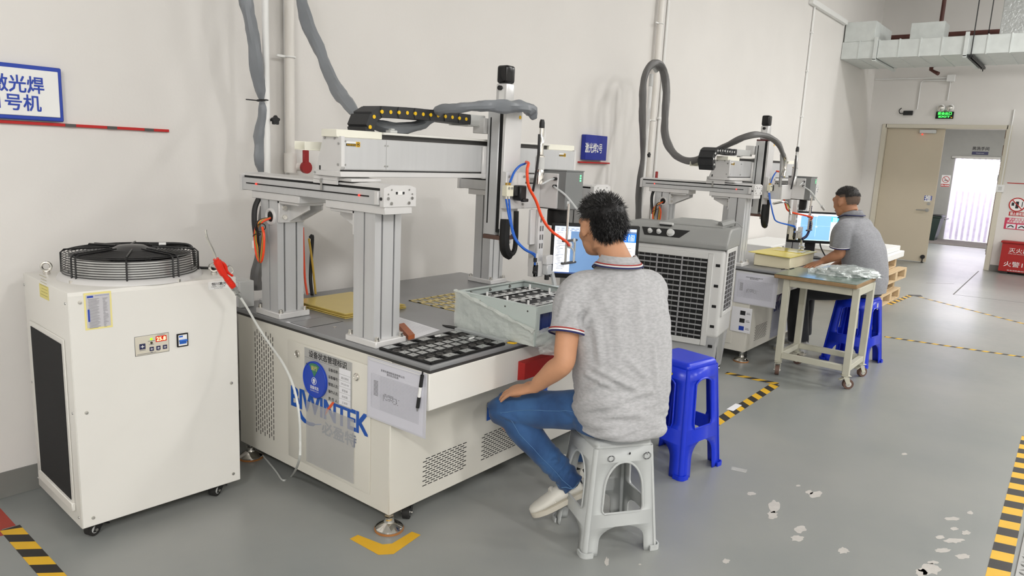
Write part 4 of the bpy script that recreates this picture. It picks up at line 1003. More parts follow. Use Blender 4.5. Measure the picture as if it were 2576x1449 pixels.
st = B().box((a.x, -.0034, b.z), (b.x, -.0024, a.z)).done('warning_sheet', mat('sheet_yellow', (238, 226, 150), .5), t, smooth=0)
B().box((a.x+.006, -.0042, b.z+.007), (b.x-.006, -.0035, a.z-.007)).done('sheet_paper', mat('sheet_grey', (198, 196, 200), .5), t, smooth=0)
pr = B(); random.seed(4)
for k in range(26):
    z = a.z-.024-k*.0042
    for xa, xb in ((a.x+.012, a.x+.052), (a.x+.06, b.x-.01)):
        pr.quad((xa+random.random()*.004, -.0045, z), (xb-random.random()*.014, -.0045, z), (xb-random.random()*.014, -.0045, z+.0014), (xa, -.0045, z+.0014))
pr.done('sheet_print', M['inkg'], t, smooth=0)
B().box((a.x+.01, -.0047, b.z+.03), (a.x+.016, -.0044, b.z+.075)).box((a.x+.01, -.0047, a.z-.018), (a.x+.03, -.0044, a.z-.011)).box((a.x+.035, -.0047, a.z-.0125), (b.x-.008, -.0044, a.z-.0115)).done('sheet_print_blue', M['blue'], t, smooth=0)
# control panel
a, b = g(338, 849), g(424, 881); z1, z0 = g(380, 838).z, g(380, 892).z
z1 = (g(338, 849).z+g(421, 836).z)/2; z0 = (g(341, 896).z+g(424, 882).z)/2
cp = B().box((a.x, -.0062, z0), (b.x, -.0025, z1), .0015).done('control_panel', M['ivory'], t)
B().box((a.x-.0015, -.004, z0-.0015), (b.x+.0015, -.0024, z1+.0015), .001).done('panel_rim', M['inkg'], t)
w = b.x-a.x; h = z1-z0
B().box((a.x+.6*w, -.0072, z0+.6*h), (a.x+.93*w, -.0063, z0+.9*h), .0005).done('display', mat('display_red', (178, 16, 8), .3, emit=.5), cp)
txt('25.8', 1, mat('digit_glow', (255, 236, 140), .4, emit=2.5), cp, (a.x+.765*w, -.0073, z0+.75*h), (1, 0, 0), (0, 0, 1), fit=(.28*w, .2*h), bold=.03, off=.0003)
B().cyl((a.x+.47*w, -.0063, z0+.8*h), (a.x+.47*w, -.0085, z0+.8*h), .0045, 12).done('run_lamp', mat('lamp_green', (150, 230, 20), .3, emit=1.2), cp)
B().cyl((a.x+.47*w, -.0063, z0+.6*h), (a.x+.47*w, -.0085, z0+.6*h), .0045, 12).done('alarm_lamp', mat('lamp_off', (62, 56, 40), .3), cp)
for kx, kz, s in ((.2, .47, .011), (.47, .27, .008), (.67, .27, .008), (.87, .27, .008)):
    kb = B().box((a.x+kx*w-s, -.0078, z0+kz*h-s), (a.x+kx*w+s, -.0063, z0+kz*h+s), .001).done('button', mat('button_navy', (46, 48, 84), .4), cp)
    B().box((a.x+kx*w-s*.6, -.0082, z0+kz*h-s*.12), (a.x+kx*w+s*.6, -.0079, z0+kz*h+s*.12)).box((a.x+kx*w-s*.12, -.0082, z0+kz*h-s*.5), (a.x+kx*w+s*.12, -.0079, z0+kz*h+s*.5)).done('button_symbol', M['whitep'], cp, smooth=0)
tx = B()
for kx, kz, l in ((.2, .27, .022), (.47, .7, .026), (.47, .51, .018), (.47, .1, .008), (.67, .12, .01), (.77, .95, .03), (.32, .07, .07)):
    tx.box((a.x+kx*w-l/2, -.0066, z0+kz*h-.001), (a.x+kx*w+l/2, -.0063, z0+kz*h+.001))
tx.done('panel_print', M['inkg'], cp, smooth=0)
a, b = g(443, 842), g(472, 868); z1, z0 = g(457, 838).z, g(457, 871).z
bk = B().box((a.x, -.008, z0), (b.x, -.0025, z1), .001).done('breaker', M['black'], t)
B().box((a.x+.005, -.0088, z0+.005), (b.x-.005, -.0081, z1-.005)).done('breaker_face', M['whitep'], bk, smooth=0)
B().box((a.x+.006, -.018, z0+.4*(z1-z0)), (b.x-.006, -.0089, z0+.56*(z1-z0)), .002).box((a.x+.008, -.011, z0+.22*(z1-z0)), (b.x-.008, -.0089, z0+.4*(z1-z0)), .001).done('breaker_lever', mat('lever_blue', (40, 104, 200), .4), bk)
B().box((a.x+.007, -.0092, z1-.014), (a.x+.022, -.0089, z1-.008)).done('breaker_print', M['bluet'], bk, smooth=0)
# maker's plate
a, b = g(523, 710), g(574, 728); zc = (g(521, 722).z+g(574, 712).z)/2
pl_ = B().box((a.x, -.0036, zc-.016), (b.x, -.0024, zc+.016), .0004).done('maker_plate', M['whitep'], t)
cx = (a.x+b.x)/2
txt('恒川激光', 1, M['ink'], pl_, (cx+.002, -.0036, zc+.006), (1, 0, 0), (0, 0, 1), fit=(.062, .0125), bold=.04, off=.0004)
txt('HERC·LASER', 1, M['ink'], pl_, (cx, -.0036, zc-.005), (1, 0, 0), (0, 0, 1), fit=(.058, .006), off=.0004)
txt('—苏州恒川激光—', 1, M['ink'], pl_, (cx, -.0036, zc-.0122), (1, 0, 0), (0, 0, 1), fit=(.052, .0035), off=.0004)
for px, py in ((200, 761), (217, 1038), (234, 1302), (581, 963), (586, 1191), (583, 722)):
    q = g(px, py); B().lathe([(.007, 0), (.006, .003), (.002, .0035)], (q.x, -.0024, q.z), (0, -1, 0), 12).done('screw', M['chrome'], t)
for px, py in ((61, 716), (164, 764), (81, 961), (96, 1202), (183, 1040), (199, 1302)):
    q = f(px, py); B().lathe([(.005, 0), (.004, .002)], (-.0003, q.y, q.z), (-1, 0, 0), 10).done('screw', M['steel'], t)
for kx, ky in ((.06, .42), (.57, .085), (.57, .42)):
    B().cyl((kx, ky, Z1), (kx, ky, Z1+.012), .013, 14).torus((kx, ky, Z1+.031), (.5, 1, 0) if kx < .3 else (.2, 1, 0), .0165, .0055, 24, 8).done('lifting_eye', M['chrome'], t)
# fan guard
gx, gy_, GR, GZ0, GZ1 = .315, .255, .238, Z1+.012, Z1+.092
wire = mat('black_wire', (26, 26, 27), .35)
B().lathe([(.262, Z1), (.255, Z1+.012), (.24, Z1+.02), (.222, Z1+.022), (.222, Z1+.004)], (gx, gy_, 0), n=64, cap=False).done('fan_ring', M['alul'], t)
B().lathe([(.219, Z1+.001), (.219, Z1+.085), (.216, Z1+.085), (.216, Z1+.001)], (gx, gy_, 0), n=64, cap=False).done('fan_shroud', mat('shroud_metal', (226, 226, 224), .25, .4), t)
B().cyl((gx, gy_, Z1+.0005), (gx, gy_, Z1+.0025), .218, 48).done('fan_opening', M['black'], t)
for k in range(9):
    B().torus((gx, gy_, GZ0+.01+k*.0092), (0, 0, 1), GR+.004*(1-k/9), .0016, 64, 6).done('guard_ring', wire, t)
for k in range(12):
    B().torus((gx, gy_, GZ1+.008+.006*(k/12)), (0, 0, 1), GR-.008-k*.0125, .0019, 56, 5).done('guard_ring', wire, t)
for k in range(8):
    a_ = 2*pi*k/8+.3
    for s in (-1, 1):
        o_ = V((-sin(a_), cos(a_), 0))*(s*.012); d_ = V((cos(a_), sin(a_), 0)); c_ = V((gx, gy_, 0))+o_
        if k % 2 == 0 or s > 0:
            B().tube([c_+d_*(GR+.012)+V((0, 0, Z1+.004)), c_+d_*(GR+.007)+V((0, 0, Z1+.012)), c_+d_*(GR+.006)+V((0, 0, GZ1)), c_+d_*(GR-.006)+V((0, 0, GZ1+.012)), c_+d_*.075+V((0, 0, GZ1+.02))], .0034, 6).done('guard_rib', wire, t)
    if k % 2 == 0:
        p_ = V((gx, gy_, Z1))+V((cos(a_), sin(a_), 0))*(GR+.018)
        B().cyl(p_, p_+V((0, 0, .01)), .008, 8).done('guard_bolt', M['chrome'], t)
B().lathe([(.001, GZ1+.03), (.05, GZ1+.026), (.078, GZ1+.01), (.082, GZ1-.005), (.07, GZ1-.03), (.07, Z1+.02)], (gx, gy_, 0), n=36).done('fan_motor', mat('motor_black', (48, 48, 50), .28), t)
for k in range(7):
    a_ = 2*pi*k/7; bl = B()
    R_ = Matrix.Rotation(a_, 3, 'Z')
    pts = [V((.07, -.03, .065)), V((.205, -.06, .068)), V((.205, .05, .03)), V((.07, .03, .03))]
    bl.prism([R_@p+V((gx, gy_, Z1)) for p in pts], (0, 0, .003)).done('fan_blade', M['dark'], t)
B().tube([(gx+.09, gy_+.05, GZ1+.022), (gx+.2, gy_+.02, GZ1+.018), (gx+.243, gy_, GZ1+.004), (gx+.25, gy_-.01, Z1+.04), (gx+.252, gy_-.02, Z1+.012), (gx+.3, gy_-.06, Z1+.008), (W_-.005, gy_-.1, Z1+.004)], .006, 8, sub=5).done('motor_cable', wire, t)
B().cyl((gx+.1, gy_-.02, GZ1+.028), (gx+.125, gy_-.028, GZ1+.028), .006, 8).done('cable_label', M['whitep'], t)
for kx, ky, an in ((.07, .06, .4), (.55, .06, .5), (.07, .44, 1), (.55, .44, 2)): caster(t, kx, ky, Z0-.0005, an, .026, white_hub=True)

# ---- air gun hanging on the lifting eye, hose to the floor
ag = thing('air_gun', 'red air blow gun with a clear hose hanging on the chiller', 'air gun', onface(560, 690, CH, CA, 'y', 0)+CH)
Yg = 2.60
def G(px, py, y=Yg): return ony(px, py, y)
B().tube([G(517, 578), G(521, 598), G(535, 628), G(545, 655)], .0042, 8, sub=4).done('nozzle', M['chrome'], ag, world=True)
red = mat('gun_red', (226, 44, 24), .3)
B().tube([G(543, 651), G(549, 663), G(557, 680), G(570, 700), G(580, 713), G(587, 722)], [(.011, .013), (.016, .013), (.015, .012), (.011, .011), (.0115, .0115), (.0115, .0115)], 12, sub=5, flat=(1, 0, .3)).done('body', red, ag, world=True)
B().tube([G(553, 656), G(566, 668), G(572, 684), G(585, 694)], [(.004, .006), (.006, .007), (.005, .006), (.004, .005)], 8, sub=4).done('trigger', red, ag, world=True)
for k in range(6):
    p_ = G(572+k*2.6, 702+k*3.3); d_ = (G(587, 722)-G(572, 702)).normalized()
    B().torus(p_, d_, .012, .0014, 16, 5).done('grip_rib', red, ag, world=True)
B().tube([G(570, 672), G(577, 668), G(584, 674), G(585, 684), G(578, 690)], .003, 6, sub=4).done('hanging_ring', M['chrome'], ag, world=True)
B().tube([G(587, 722), G(591, 728)], .0125, 10).tube([G(591, 728), G(597, 738)], .0095, 6).tube([G(597, 738), G(601, 742)], .011, 8).tube([G(601, 742), G(606, 749)], .007, 8).done('coupling', M['steel'], ag, world=True)
hp = [G(605, 748), G(622, 775, 2.55), G(648, 820, 2.45), G(680, 868, 2.35), G(712, 915, 2.2), G(738, 972, 2.1), G(752, 1040, 2.05), G(755, 1110, 2.05), G(752, 1160, 2.05)]
e1, e2, e3 = onz(735, 1203, .006), onz(712, 1208, .006), onz(690, 1180, .006)
B().tube(hp+[V((e1.x, e1.y, .02)), e2, e3, onz(640, 1135, .006)+V((.05, .1, 0))], .0045, 8, sub=6).done('hose', mat('hose_clear', (214, 216, 212), .2, alpha=.8), ag, world=True)

# ------------------------------------------------------------------ poles and cable sleeves
def sleeve(name, label, pts, m, seed, n=12, amp=.2, sub=5, cat='cable sleeve', parent=None):
    """pts = [(Vector, radius)]: a crumpled fabric tube"""
    P = spline([p for p, r in pts], sub); rs = []
    for i in range(len(P)):
        f_ = i/sub; k = min(int(f_), len(pts)-2); u_ = f_-k
        rs.append(pts[k][1]*(1-u_)+pts[min(k+1, len(pts)-1)][1]*u_)
    rnd = random.Random(seed); b = B(); rings = []
    x = None
    ph = [rnd.random()*6.28 for _ in range(6)]
    for i, p in enumerate(P):
        T_ = (P[min(i+1, len(P)-1)]-P[max(i-1, 0)]).normalized()
        x = (T_.orthogonal() if x is None else (x-T_*x.dot(T_))).normalized(); y = T_.cross(x); ring = []
        for j in range(n):
            a_ = 2*pi*j/n
            w_ = 1+amp*(.6*sin(2*a_+ph[0]+.35*i)+.5*sin(3*a_+ph[1]-.5*i)+.35*sin(i*1.1+ph[2]))+amp*.5*(rnd.random()-.5)
            ring.append(b.bm.verts.new(p+x*(rs[i]*w_*cos(a_))+y*(rs[i]*w_*.85*sin(a_))))
        rings.append(ring)
    b.skin(rings)
    me = b.mesh(name, 22)
    if parent is not None:
        for v in me.vertices: v.co -= parent.location
        return put(name, me, m, parent)
    o_ = put(name, me, m, None, label, cat, 'grey cable sleeves')
    return o_
def pole(O, pxk, label, px, py, zt, zk, loop_r):
    q = ony(px, py, O.y+1.09)
    t = thing('cable_support_pole', label, 'pole', (q.x, q.y, 0), group='cable support poles')
    B().cyl((0, 0, .74), (0, 0, zt), .0155, 14).done('pole', M['whitep'], t)
    B().cyl((0, 0, .7388), (0, 0, .752), .045, 20).done('base', M['alul'], t)
    B().tube([(-loop_r*cos(a_), 0, zt+loop_r*.75*sin(a_)-.01) for a_ in [pi*k/10 for k in range(2, 9)]], (.012, .022), 8).done('hose_saddle', M['pale'], t)
    B().cyl((0, 0, zt-.1), (0, 0, zt), .019, 12).done('top_collar', M['pale'], t)
    st_ = B().cyl((.012, -.004, zk), (.034, -.012, zk), .006, 8)
    st_.done('knob_stud', M['dark'], t)
    kn = B(); c_ = V((.034, -.012, zk)); d_ = V((.1, -1, 0)).normalized(); x_ = V((0, 0, 1)); y_ = d_.cross(x_)
    ps = [c_+(x_*cos(2*pi*i/30)+y_*sin(2*pi*i/30))*(.02*(1+.16*cos(5*2*pi*i/30))) for i in range(30)]
    kn.prism(ps, d_*.012).done('star_knob', M['dark'], t)
    return t
Y1 = OM1.y
def S1(px, py, y): return ony(px, py, Y1+y)
zt1 = 2.28
pole(OM1, 0, 'white support pole with black star knob behind the near machine', 671, 300, zt1, ony(685, 302, Y1+1.07).z, .12)
lp = S1(620, 0, 1.08); rp = S1(757, 0, 1.02)
loop = [(S1(668, 445, 1.14), .03), (S1(657, 400, 1.12), .031), (S1(655, 345, 1.12), .033), (S1(661, 285, 1.1), .024), (S1(660, 250, 1.1), .02), (S1(651, 205, 1.09), .031), (S1(641, 130, 1.08), .034), (S1(630, 60, 1.08), .034), (lp, .033), (V((lp.x+.005, lp.y, 2.25)), .033), (V((lp.x+.06, lp.y, 2.37)), .033), (V(((lp.x+rp.x)/2, lp.y-.02, 2.42)), .033), (V((rp.x-.04, rp.y+.02, 2.36)), .032), (V((rp.x-.01, rp.y, 2.26)), .031), (rp, .029), (S1(777, 65, .95), .029), (S1(803, 125, .86), .028), (S1(825, 180, .76), .028), (S1(848, 225, .66), .029), (S1(872, 258, .56), .026), (S1(903, 292, .46), .023), (S1(945, 312, .42), .022), (S1(985, 322, .41), .023), (S1(1030, 320, .41), .025), (S1(1065, 312, .405), .026), (S1(1090, 292, .36), .024), (S1(1108, 276, .29), .02), (S1(1150, 271, .2), .022), (S1(1195, 268, .15), .025), (S1(1240, 267, .13), .029), (S1(1285, 268, .13), .029), (S1(1315, 269, .13), .029), (S1(1335, 279, .13), .029), (S1(1345, 298, .13), .012)]
s1 = sleeve('cable_sleeve', 'grey crumpled cable sleeve looping over the pole to the near machine gantry', loop, M['sleeve'], 3)
zip_ = thing('cable_tie', 'black cable tie around the grey sleeve at the near support pole', 'cable tie', S1(660, 252, 1.08))
B().torus(S1(661, 253, 1.1), (0, .1, 1), .027, .003, 20, 5).done('band', M['dark'], zip_, world=True)
B().tube([S1(660, 254, 1.07), S1(619, 250, 1.04)], .0026, 6).done('tail', M['dark'], zip_, world=True)
B().box(S1(664, 252, 1.06)-V((.005, .004, .004)), S1(664, 252, 1.06)+V((.005, .004, .004))).done('lock', M['dark'], zip_, world=True, smooth=0)
sleeve('cable_sleeve', 'dark grey flat cable sleeve running down behind the near machine column', [(S1(668, 520, 1.12), .03), (S1(662, 580, 1.12), .03), (S1(655, 640, 1.12), .03), (S1(645, 690, 1.12), .032), (S1(644, 728, 1.12), .034)], M['sleeved'], 5, amp=.1)
wb = thing('cable_duct_box', 'small white cable outlet box behind the near machine column', 'box', OM1+V((.03, 1.08, .738)))
B().box((-.03, -.04, 0), (.045, .05, .125), .003).done('box', M['pale'], wb)
B().box((-.0312, -.03, .006), (-.0302, .04, .118)).done('white_label', M['paper'], wb, smooth=0)
# loose tubes hanging behind the rear left column
lt = thing('hanging_cables', 'orange, yellow and black cables hanging behind the near machine column', 'cables', OM1+V((.2, 1.145, .738)))
def hang(name, pts, r, m): B().tube(pts, r, 8, sub=5).done(name, m, lt, world=True)
hang('orange_tube', [S1(762, 572, 1.14), S1(764, 640, 1.14), S1(767, 700, 1.12), S1(773, 742, 1.1)], .0055, M['orange'])
hang('black_cable', [S1(780, 598, 1.18), S1(786, 596, 1.18), S1(783, 650, 1.16), S1(781, 700, 1.14), S1(785, 742, 1.1)], .009, M['dark'])
hang('yellow_cable', [S1(777, 600, 1.17), S1(783, 640, 1.15), S1(789, 690, 1.12), S1(794, 740, 1.08)], .0055, mat('cable_yellow', (206, 170, 56), .45))
hang('clear_tube', [S1(760, 570, 1.15), S1(761, 650, 1.15), S1(762, 720, 1.12), S1(770, 742, 1.1)], .003, M['clear'])
# machine 2 pole and sleeve
Y2 = OM2.y
def S2(px, py, y): return ony(px, py, Y2+y)
q = ony(1617, 460, Y2+1.09)
zt2 = ony(1634, 185, Y2+1.09).z
pole(OM2, 0, 'white support pole holding the cable loop behind the far machine', 1620, 430, zt2, 1.55, .1)
loop = [(S2(1606, 560, 1.1), .03), (S2(1606, 510, 1.1), .03), (S2(1609, 455, 1.08), .027), (S2(1616, 400, 1.08), .024), (S2(1617, 340, 1.06), .03), (S2(1616, 280, 1.06), .033), (S2(1617, 230, 1.06), .033), (S2(1623, 190, 1.06), .033), (S2(1638, 163, 1.05), .032), (S2(1656, 160, 1.04), .032), (S2(1671, 185, 1.02), .032), (S2(1676, 230, .98), .032), (S2(1673, 290, .93), .032), (S2(1673, 335, .87), .031), (S2(1683, 370, .78), .03), (S2(1705, 395, .66), .029), (S2(1735, 405, .52), .028), (S2(1765, 396, .42), .027), (S2(1800, 380, .36), .026), (S2(1835, 362, .24), .024), (S2(1870, 346, .12), .025), (S2(1905, 338, .05), .025), (S2(1935, 345, .03), .025), (S2(1958, 362, .01), .024), (S2(1971, 392, 0.), .02)]
sleeve('cable_sleeve', 'dark grey cable sleeve looping over the pole to the far machine gantry', loop, M['sleeved'], 9, amp=.12)
fc = thing('flexible_conduit', 'bent silver flexible conduits below the far machine cable sleeve', 'conduit', S2(1972, 400, 0.))
B().tube([S2(1971, 388, 0.), S2(1975, 402, 0.), S2(1974, 425, 0.), S2(1970, 445, -.01)], .015, 10, sub=5).done('conduit', M['chrome'], fc, world=True)
B().tube([S2(1966, 388, .02), S2(1966, 410, .02), S2(1964, 440, .02), S2(1962, 470, .02)], .012, 10, sub=5).done('conduit', M['steel'], fc, world=True)

# ------------------------------------------------------------------ things on the near machine table
ZT = .738
def Tl(x, y, z=0.): return OM1+V((x, y, ZT+z))
# status board on the door
sbd = thing('status_board', 'grey equipment status board with a blue dial on the machine door', 'status board', OM1+V((-.006, .38, .46)))
bx = OM1.x-.0052
gboard = mat('board_grey', (178, 178, 176), .5)
B().box((bx-.0025, OM1.y+.223, .462), (bx, OM1.y+.535, .658), .001).done('board', gboard, sbd, world=True)
LR, LU = (0, -1, 0), (0, 0, 1)
def onl(x, y): return V((bx-.0026, OM1.y+x, y))-sbd.location
txt('设备状态管理标识', 1, M['ink'], sbd, onl(.378, .638), LR, LU, fit=(.25, .03), bold=.035, off=.0003)
B().box((bx-.003, OM1.y+.226, .6175), (bx-.0026, OM1.y+.532, .6188)).done('header_line', M['inkg'], sbd, world=True, smooth=0)
for k, s in enumerate(('设备名称：', '设备编号：', '管理人员：', '操作人员：', '责 任 人：')):
    txt(s, 1, M['ink'], sbd, onl(.338, .598-k*.031), LR, LU, fit=(.066, .0145), bold=.03, off=.0003)
for k, s in enumerate(('', '激光焊机', 'SW-JG5-04', '郭登峰', '赵成果', '王海军')):
    cd = B().box((bx-.0042, OM1.y+.229, .597-k*.0258), (bx-.0027, OM1.y+.3, .6215-k*.0258), .0004).done('name_card', M['paper'], sbd, world=True)
    if s: txt(s, 1, M['inkg'], sbd, onl(.263, .6085-k*.0258)-V((.0016, 0, 0)), LR, LU, fit=(.012*min(len(s), 4), .0105), off=.0002)
dc = V((bx-.003, OM1.y+.454, .535))
dial = B().cyl(dc, dc-V((.008, 0, 0)), .078, 40).done('dial', mat('dial_blue', (36, 72, 186), .4), sbd, world=True)
B().torus(dc-V((.008, 0, 0)), (1, 0, 0), .076, .003, 40, 6).done('dial_rim', mat('dial_blue', (36, 72, 186), .4), sbd, world=True)
B().prism([dc+V((-.0083, .0, .012)), dc+V((-.0083, .036, .062)), dc+V((-.0083, .012, .07)), dc+V((-.0083, -.012, .07)), dc+V((-.0083, -.034, .062))], (-.0006, 0, 0)).done('green_sector', mat('sector_green', (62, 130, 100), .5), sbd, world=True, smooth=0)
txt('运行', 1, mat('gold_print', (222, 206, 120), .5), sbd, dc-sbd.location+V((-.009, 0, .05)), LR, LU, fit=(.042, .02), bold=.03, off=.0003)
bb = B(); bb.torus(dc+V((-.0085, .002, -.006)), (1, 0, 0), .015, .0012, 24, 5); bb.done('arrow_ring', M['whitep'], sbd, world=True)
B().prism([dc+V((-.0085, .002, .006)), dc+V((-.0085, -.008, -.005)), dc+V((-.0085, -.003, -.005)), dc+V((-.0085, -.003, -.016)), dc+V((-.0085, .007, -.016)), dc+V((-.0085, .007, -.005)), dc+V((-.0085, .012, -.005))], (-.0006, 0, 0)).done('arrow', M['whitep'], sbd, world=True, smooth=0)
txt('设备状态', 1, M['whitep'], sbd, dc-sbd.location+V((-.0085, 0, -.035)), LR, LU, fit=(.058, .016), bold=.03, off=.0003)
txt('EQUIPMENT STATUS', 1, M['whitep'], sbd, dc-sbd.location+V((-.0085, 0, -.05)), LR, LU, fit=(.056, .006), off=.0003)
B().cyl(dc+V((-.008, .05, .058)), dc+V((-.0095, .05, .058)), .005, 10).done('dial_pin', M['ink'], sbd, world=True)
# plastic sleeves with record forms on the left side of both machines
def form(O, label, pen=None):
    t = thing('record_sheet', label, 'document', O+V((-.012, -.035, .462)), group='record sheets in clear sleeves')
    x = O.x-.0085
    B().box((x-.002, O.y-.2, .462), (x, O.y+.126, .708), .0006).done('clear_sleeve', M['paperg'], t, world=True)
    B().box((x-.0032, O.y-.185, .47), (x-.0022, O.y+.118, .692)).done('form_paper', mat('form_paper', (214, 214, 224), .4), t, world=True, smooth=0)
    def q(b, y0, z0, y1, z1): b.quad((x-.0036, y1, z0), (x-.0036, y0, z0), (x-.0036, y0, z1), (x-.0036, y1, z1))
    b = B()
    for k in range(27): q(b, O.y-.165, .51+k*.0052, O.y+.1, .5104+k*.0052)
    for k in range(33): q(b, O.y-.165+k*.0066, .51, O.y-.1646+k*.0066, .645)
    q(b, O.y+.0998, .51, O.y+.1003, .645)
    b.done('form_lines', mat('form_ink', (104, 106, 114), .6), t, world=True, smooth=0)
    rr = random.Random(2); b = B()
    for k in range(60):
        yy, zz = O.y-.06+rr.randint(0, 13)*.0066, .55+rr.randint(0, 5)*.0052
        q(b, yy+.001, zz+.001, yy+.0045, zz+.004)
    for k in range(12):
        zz = .56+k*.0052; q(b, O.y+.06, zz+.001, O.y+.085, zz+.0035)
    b.done('form_writing', M['inkg'], t, world=True, smooth=0, kind='stuff')
    txt('东莞市赛微新能源有限公司\n激光机点检表', 1, M['ink'], t, V((x-.0034, O.y-.02, .664))-t.location, LR, LU, fit=(.13, .019), off=.0003)
    b = B(); b.box((x-.0026, O.y-.19, .698), (x-.0021, O.y+.11, .7), .0002); b.done('sleeve_edge', M['whitep'], t, world=True)
    return t
form(OM1, 'record sheet in a clear sleeve with a pen on the near machine')
form(OM2, 'record sheet in a clear sleeve on the far machine behind the cart')
pn = thing('marker_pen', 'black and white pen clipped on the record sheet of the near machine', 'pen', OM1+V((-.02, -.17, .58)))
x = OM1.x-.0185
pa, pb = onx(1063, 938, x), onx(1049, 1035, x)
d_ = (pb-pa)
B().tube([pa+d_*.06, pa+d_*.36], .0068, 12).done('cap', M['dark'], pn, world=True)
B().tube([pa+d_*.36, pa+d_*.62], .0062, 12).done('barrel', M['whitep'], pn, world=True)
B().tube([pa+d_*.62, pa+d_*.9], .0068, 12).done('grip', M['dark'], pn, world=True)
B().tube([pa+d_*.9, pb], [.005, .003, .001], 10).done('tip', M['steel'], pn, world=True)
B().tube([pa-d_*.03, pa+d_*.06], .003, 8).done('button', M['dark'], pn, world=True)
B().box(pa+d_*.1+V((-.009, -.0015, -.03)), pa+d_*.1+V((-.0075, .0015, .0)), .0004).done('clip', M['dark'], pn, world=True)
# black cell holder with steel tabs
ht = thing('cell_holder_tray', 'black cell holder frame with rows of grey steel tabs on the near table', 'tray', Tl(.2, -.05))
nickel = mat('nickel_tab', (176, 178, 178), .35, .5, var=.05, vscale=40)
x0, x1, y0, y1 = .012, .432, -.195, .08
rows = 6; dyr = (y1-y0)/rows
fb = B()
for r in range(rows+1):
    yy = y0+r*dyr
    fb.box((x0, yy-.004, 0.0005), (x1, yy+.004, .009))
for k in range(10):
    xx = x0+(x1-x0)*k/9
    fb.box((xx-.004, y0, 0.0005), (xx+.004, y1, .0085))
for r in (1, 4):
    fb.box((x0, y0+r*dyr-.001, .0005), (x1, y0+(r+1)*dyr+.001, .0065))
fb.done('holder_frame', M['black'], ht, world=False, smooth=0).location = (-.2, .05, 0)
for r in range(rows):
    for k in range(9):
        xa = x0+(x1-x0)*k/9
        if r in (1, 4):
            B().torus((xa+.022-.2, y0+(r+.5)*dyr+.05, .0068), (0, 0, 1), .013, .0025, 18, 6).done('round_hole_rim', M['alud'], ht)
            continue
        if r in (0, 5) and k % 2: continue
        wd = .034 if r in (2, 3) else .05
        B().box((xa+.005-.2, y0+r*dyr+.006+.05, .0095), (xa+.005+wd-.2, y0+(r+1)*dyr-.006+.05, .0108), .0004).done('steel_tab', nickel, ht)
        B().cyl((xa+.005+wd*.5-.2, y0+(r+.5)*dyr+.05, .0108), (xa+.005+wd*.5-.2, y0+(r+.5)*dyr+.05, .0116), .002, 6).done('tab_dimple', M['alud'], ht)
for p_ in ((.36, -.07), (.28, .045)):
    B().box((p_[0]-.2, p_[1]+.05, .011), (p_[0]+.03-.2, p_[1]+.007+.05, .016), .001).done('white_clip', M['whitep'], ht)
# clear acrylic strip and black piece
B().box(Tl(.45, -.18, .0005), Tl(.478, .1, .013), .001).done('acrylic_bar', mat('acrylic_strip', (186, 190, 190), .15, .2), None, label='clear grey bar lying between the cell holder and the wrapped battery box', cat='bar')
B().prism([Tl(.49, -.215, .0005), Tl(.47, -.215, .0005), Tl(.462, -.185, .0005), Tl(.478, -.185, .0005)], (0, 0, .004)).done('yellow_strip', M['yellow'], None, smooth=0, label='short yellow strip beside the wrapped battery box corner', cat='strip')
B().prism([Tl(.476, .105, .0005), Tl(.5, .12, .0005), Tl(.495, .17, .0005), Tl(.478, .2, .0005), Tl(.466, .165, .0005)], (0, 0, .004)).done('black_piece', M['black'], None, smooth=0, label='flat pointed black plastic piece lying left of the battery box', cat='plastic piece')
# yellow insulation boards
ym = mat('fr4_yellow', (214, 190, 104), .28, var=.04, coat=.3)
for k in range(6):
    s_ = (.0, .006, -.004, .008, .003, -.002)[k]
    B().box(Tl(.232+s_, .565+s_, .0008+k*.0042), Tl(.6+s_*2-.004*k, .955+s_, .0044+k*.0042), .0005).done('insulation_board', ym, None, label=('lowest', 'second lowest', 'third lowest', 'third from the top', 'second from the top', 'topmost')[k]+' yellow insulation board in the stack on the near table', cat='board', group='yellow insulation boards')
fs = thing('board_frame', 'thin yellow board frame with cut out windows on the near table', 'board', Tl(.9, .5))
fbm = B(); X_ = [.735, 1.1]; Y_ = [.34, .69]
def strip(a, b, c, d): fbm.box((a-.9, c-.5, .0006), (b-.9, d-.5, .0024))
for yy in (.34, .44, .52, .6, .675): strip(.735, 1.1, yy, yy+(.028 if yy in (.44, .6) else .014))
fbm.done('long_strip', ym, fs, smooth=0)
fbm = B()
for k in range(8):
    xx = .735+k*.05
    strip(xx, xx+.008, .34, .69)
fbm.done('cross_strip', ym, fs, smooth=0)
# paper form and brown bar
P_ = [onz(1000, 797, ZT), onz(1107, 831, ZT), onz(1043, 852, ZT), onz(960, 826, ZT)]
pf = thing('paper_form', 'printed white paper form lying behind the front column on the near table', 'paper', V((P_[0].x, P_[0].y, ZT)))
pp = B().prism([V((p.x, p.y, ZT+.0008)) for p in P_], (0, 0, .0006)).done('sheet', M['paper'], pf, world=True, smooth=0)
lb = B()
for k in range(9):
    u_ = .12+k*.09
    a_ = P_[0].lerp(P_[3], u_); b_ = P_[1].lerp(P_[2], u_); a_ = a_.lerp(b_, .1); b_ = a_.lerp(b_, .85); dd = (P_[3]-P_[0]).normalized()*.0012
    lb.quad(*[V((p.x, p.y, ZT+.0018)) for p in (a_, b_, b_+dd, a_+dd)])
lb.done('printed_lines', mat('form_ink', (136, 138, 146), .6), pf, world=True, smooth=0)
a_, b_, c_ = onz(1001, 826, ZT), onz(1027, 856, ZT), onz(1043, 852, ZT)
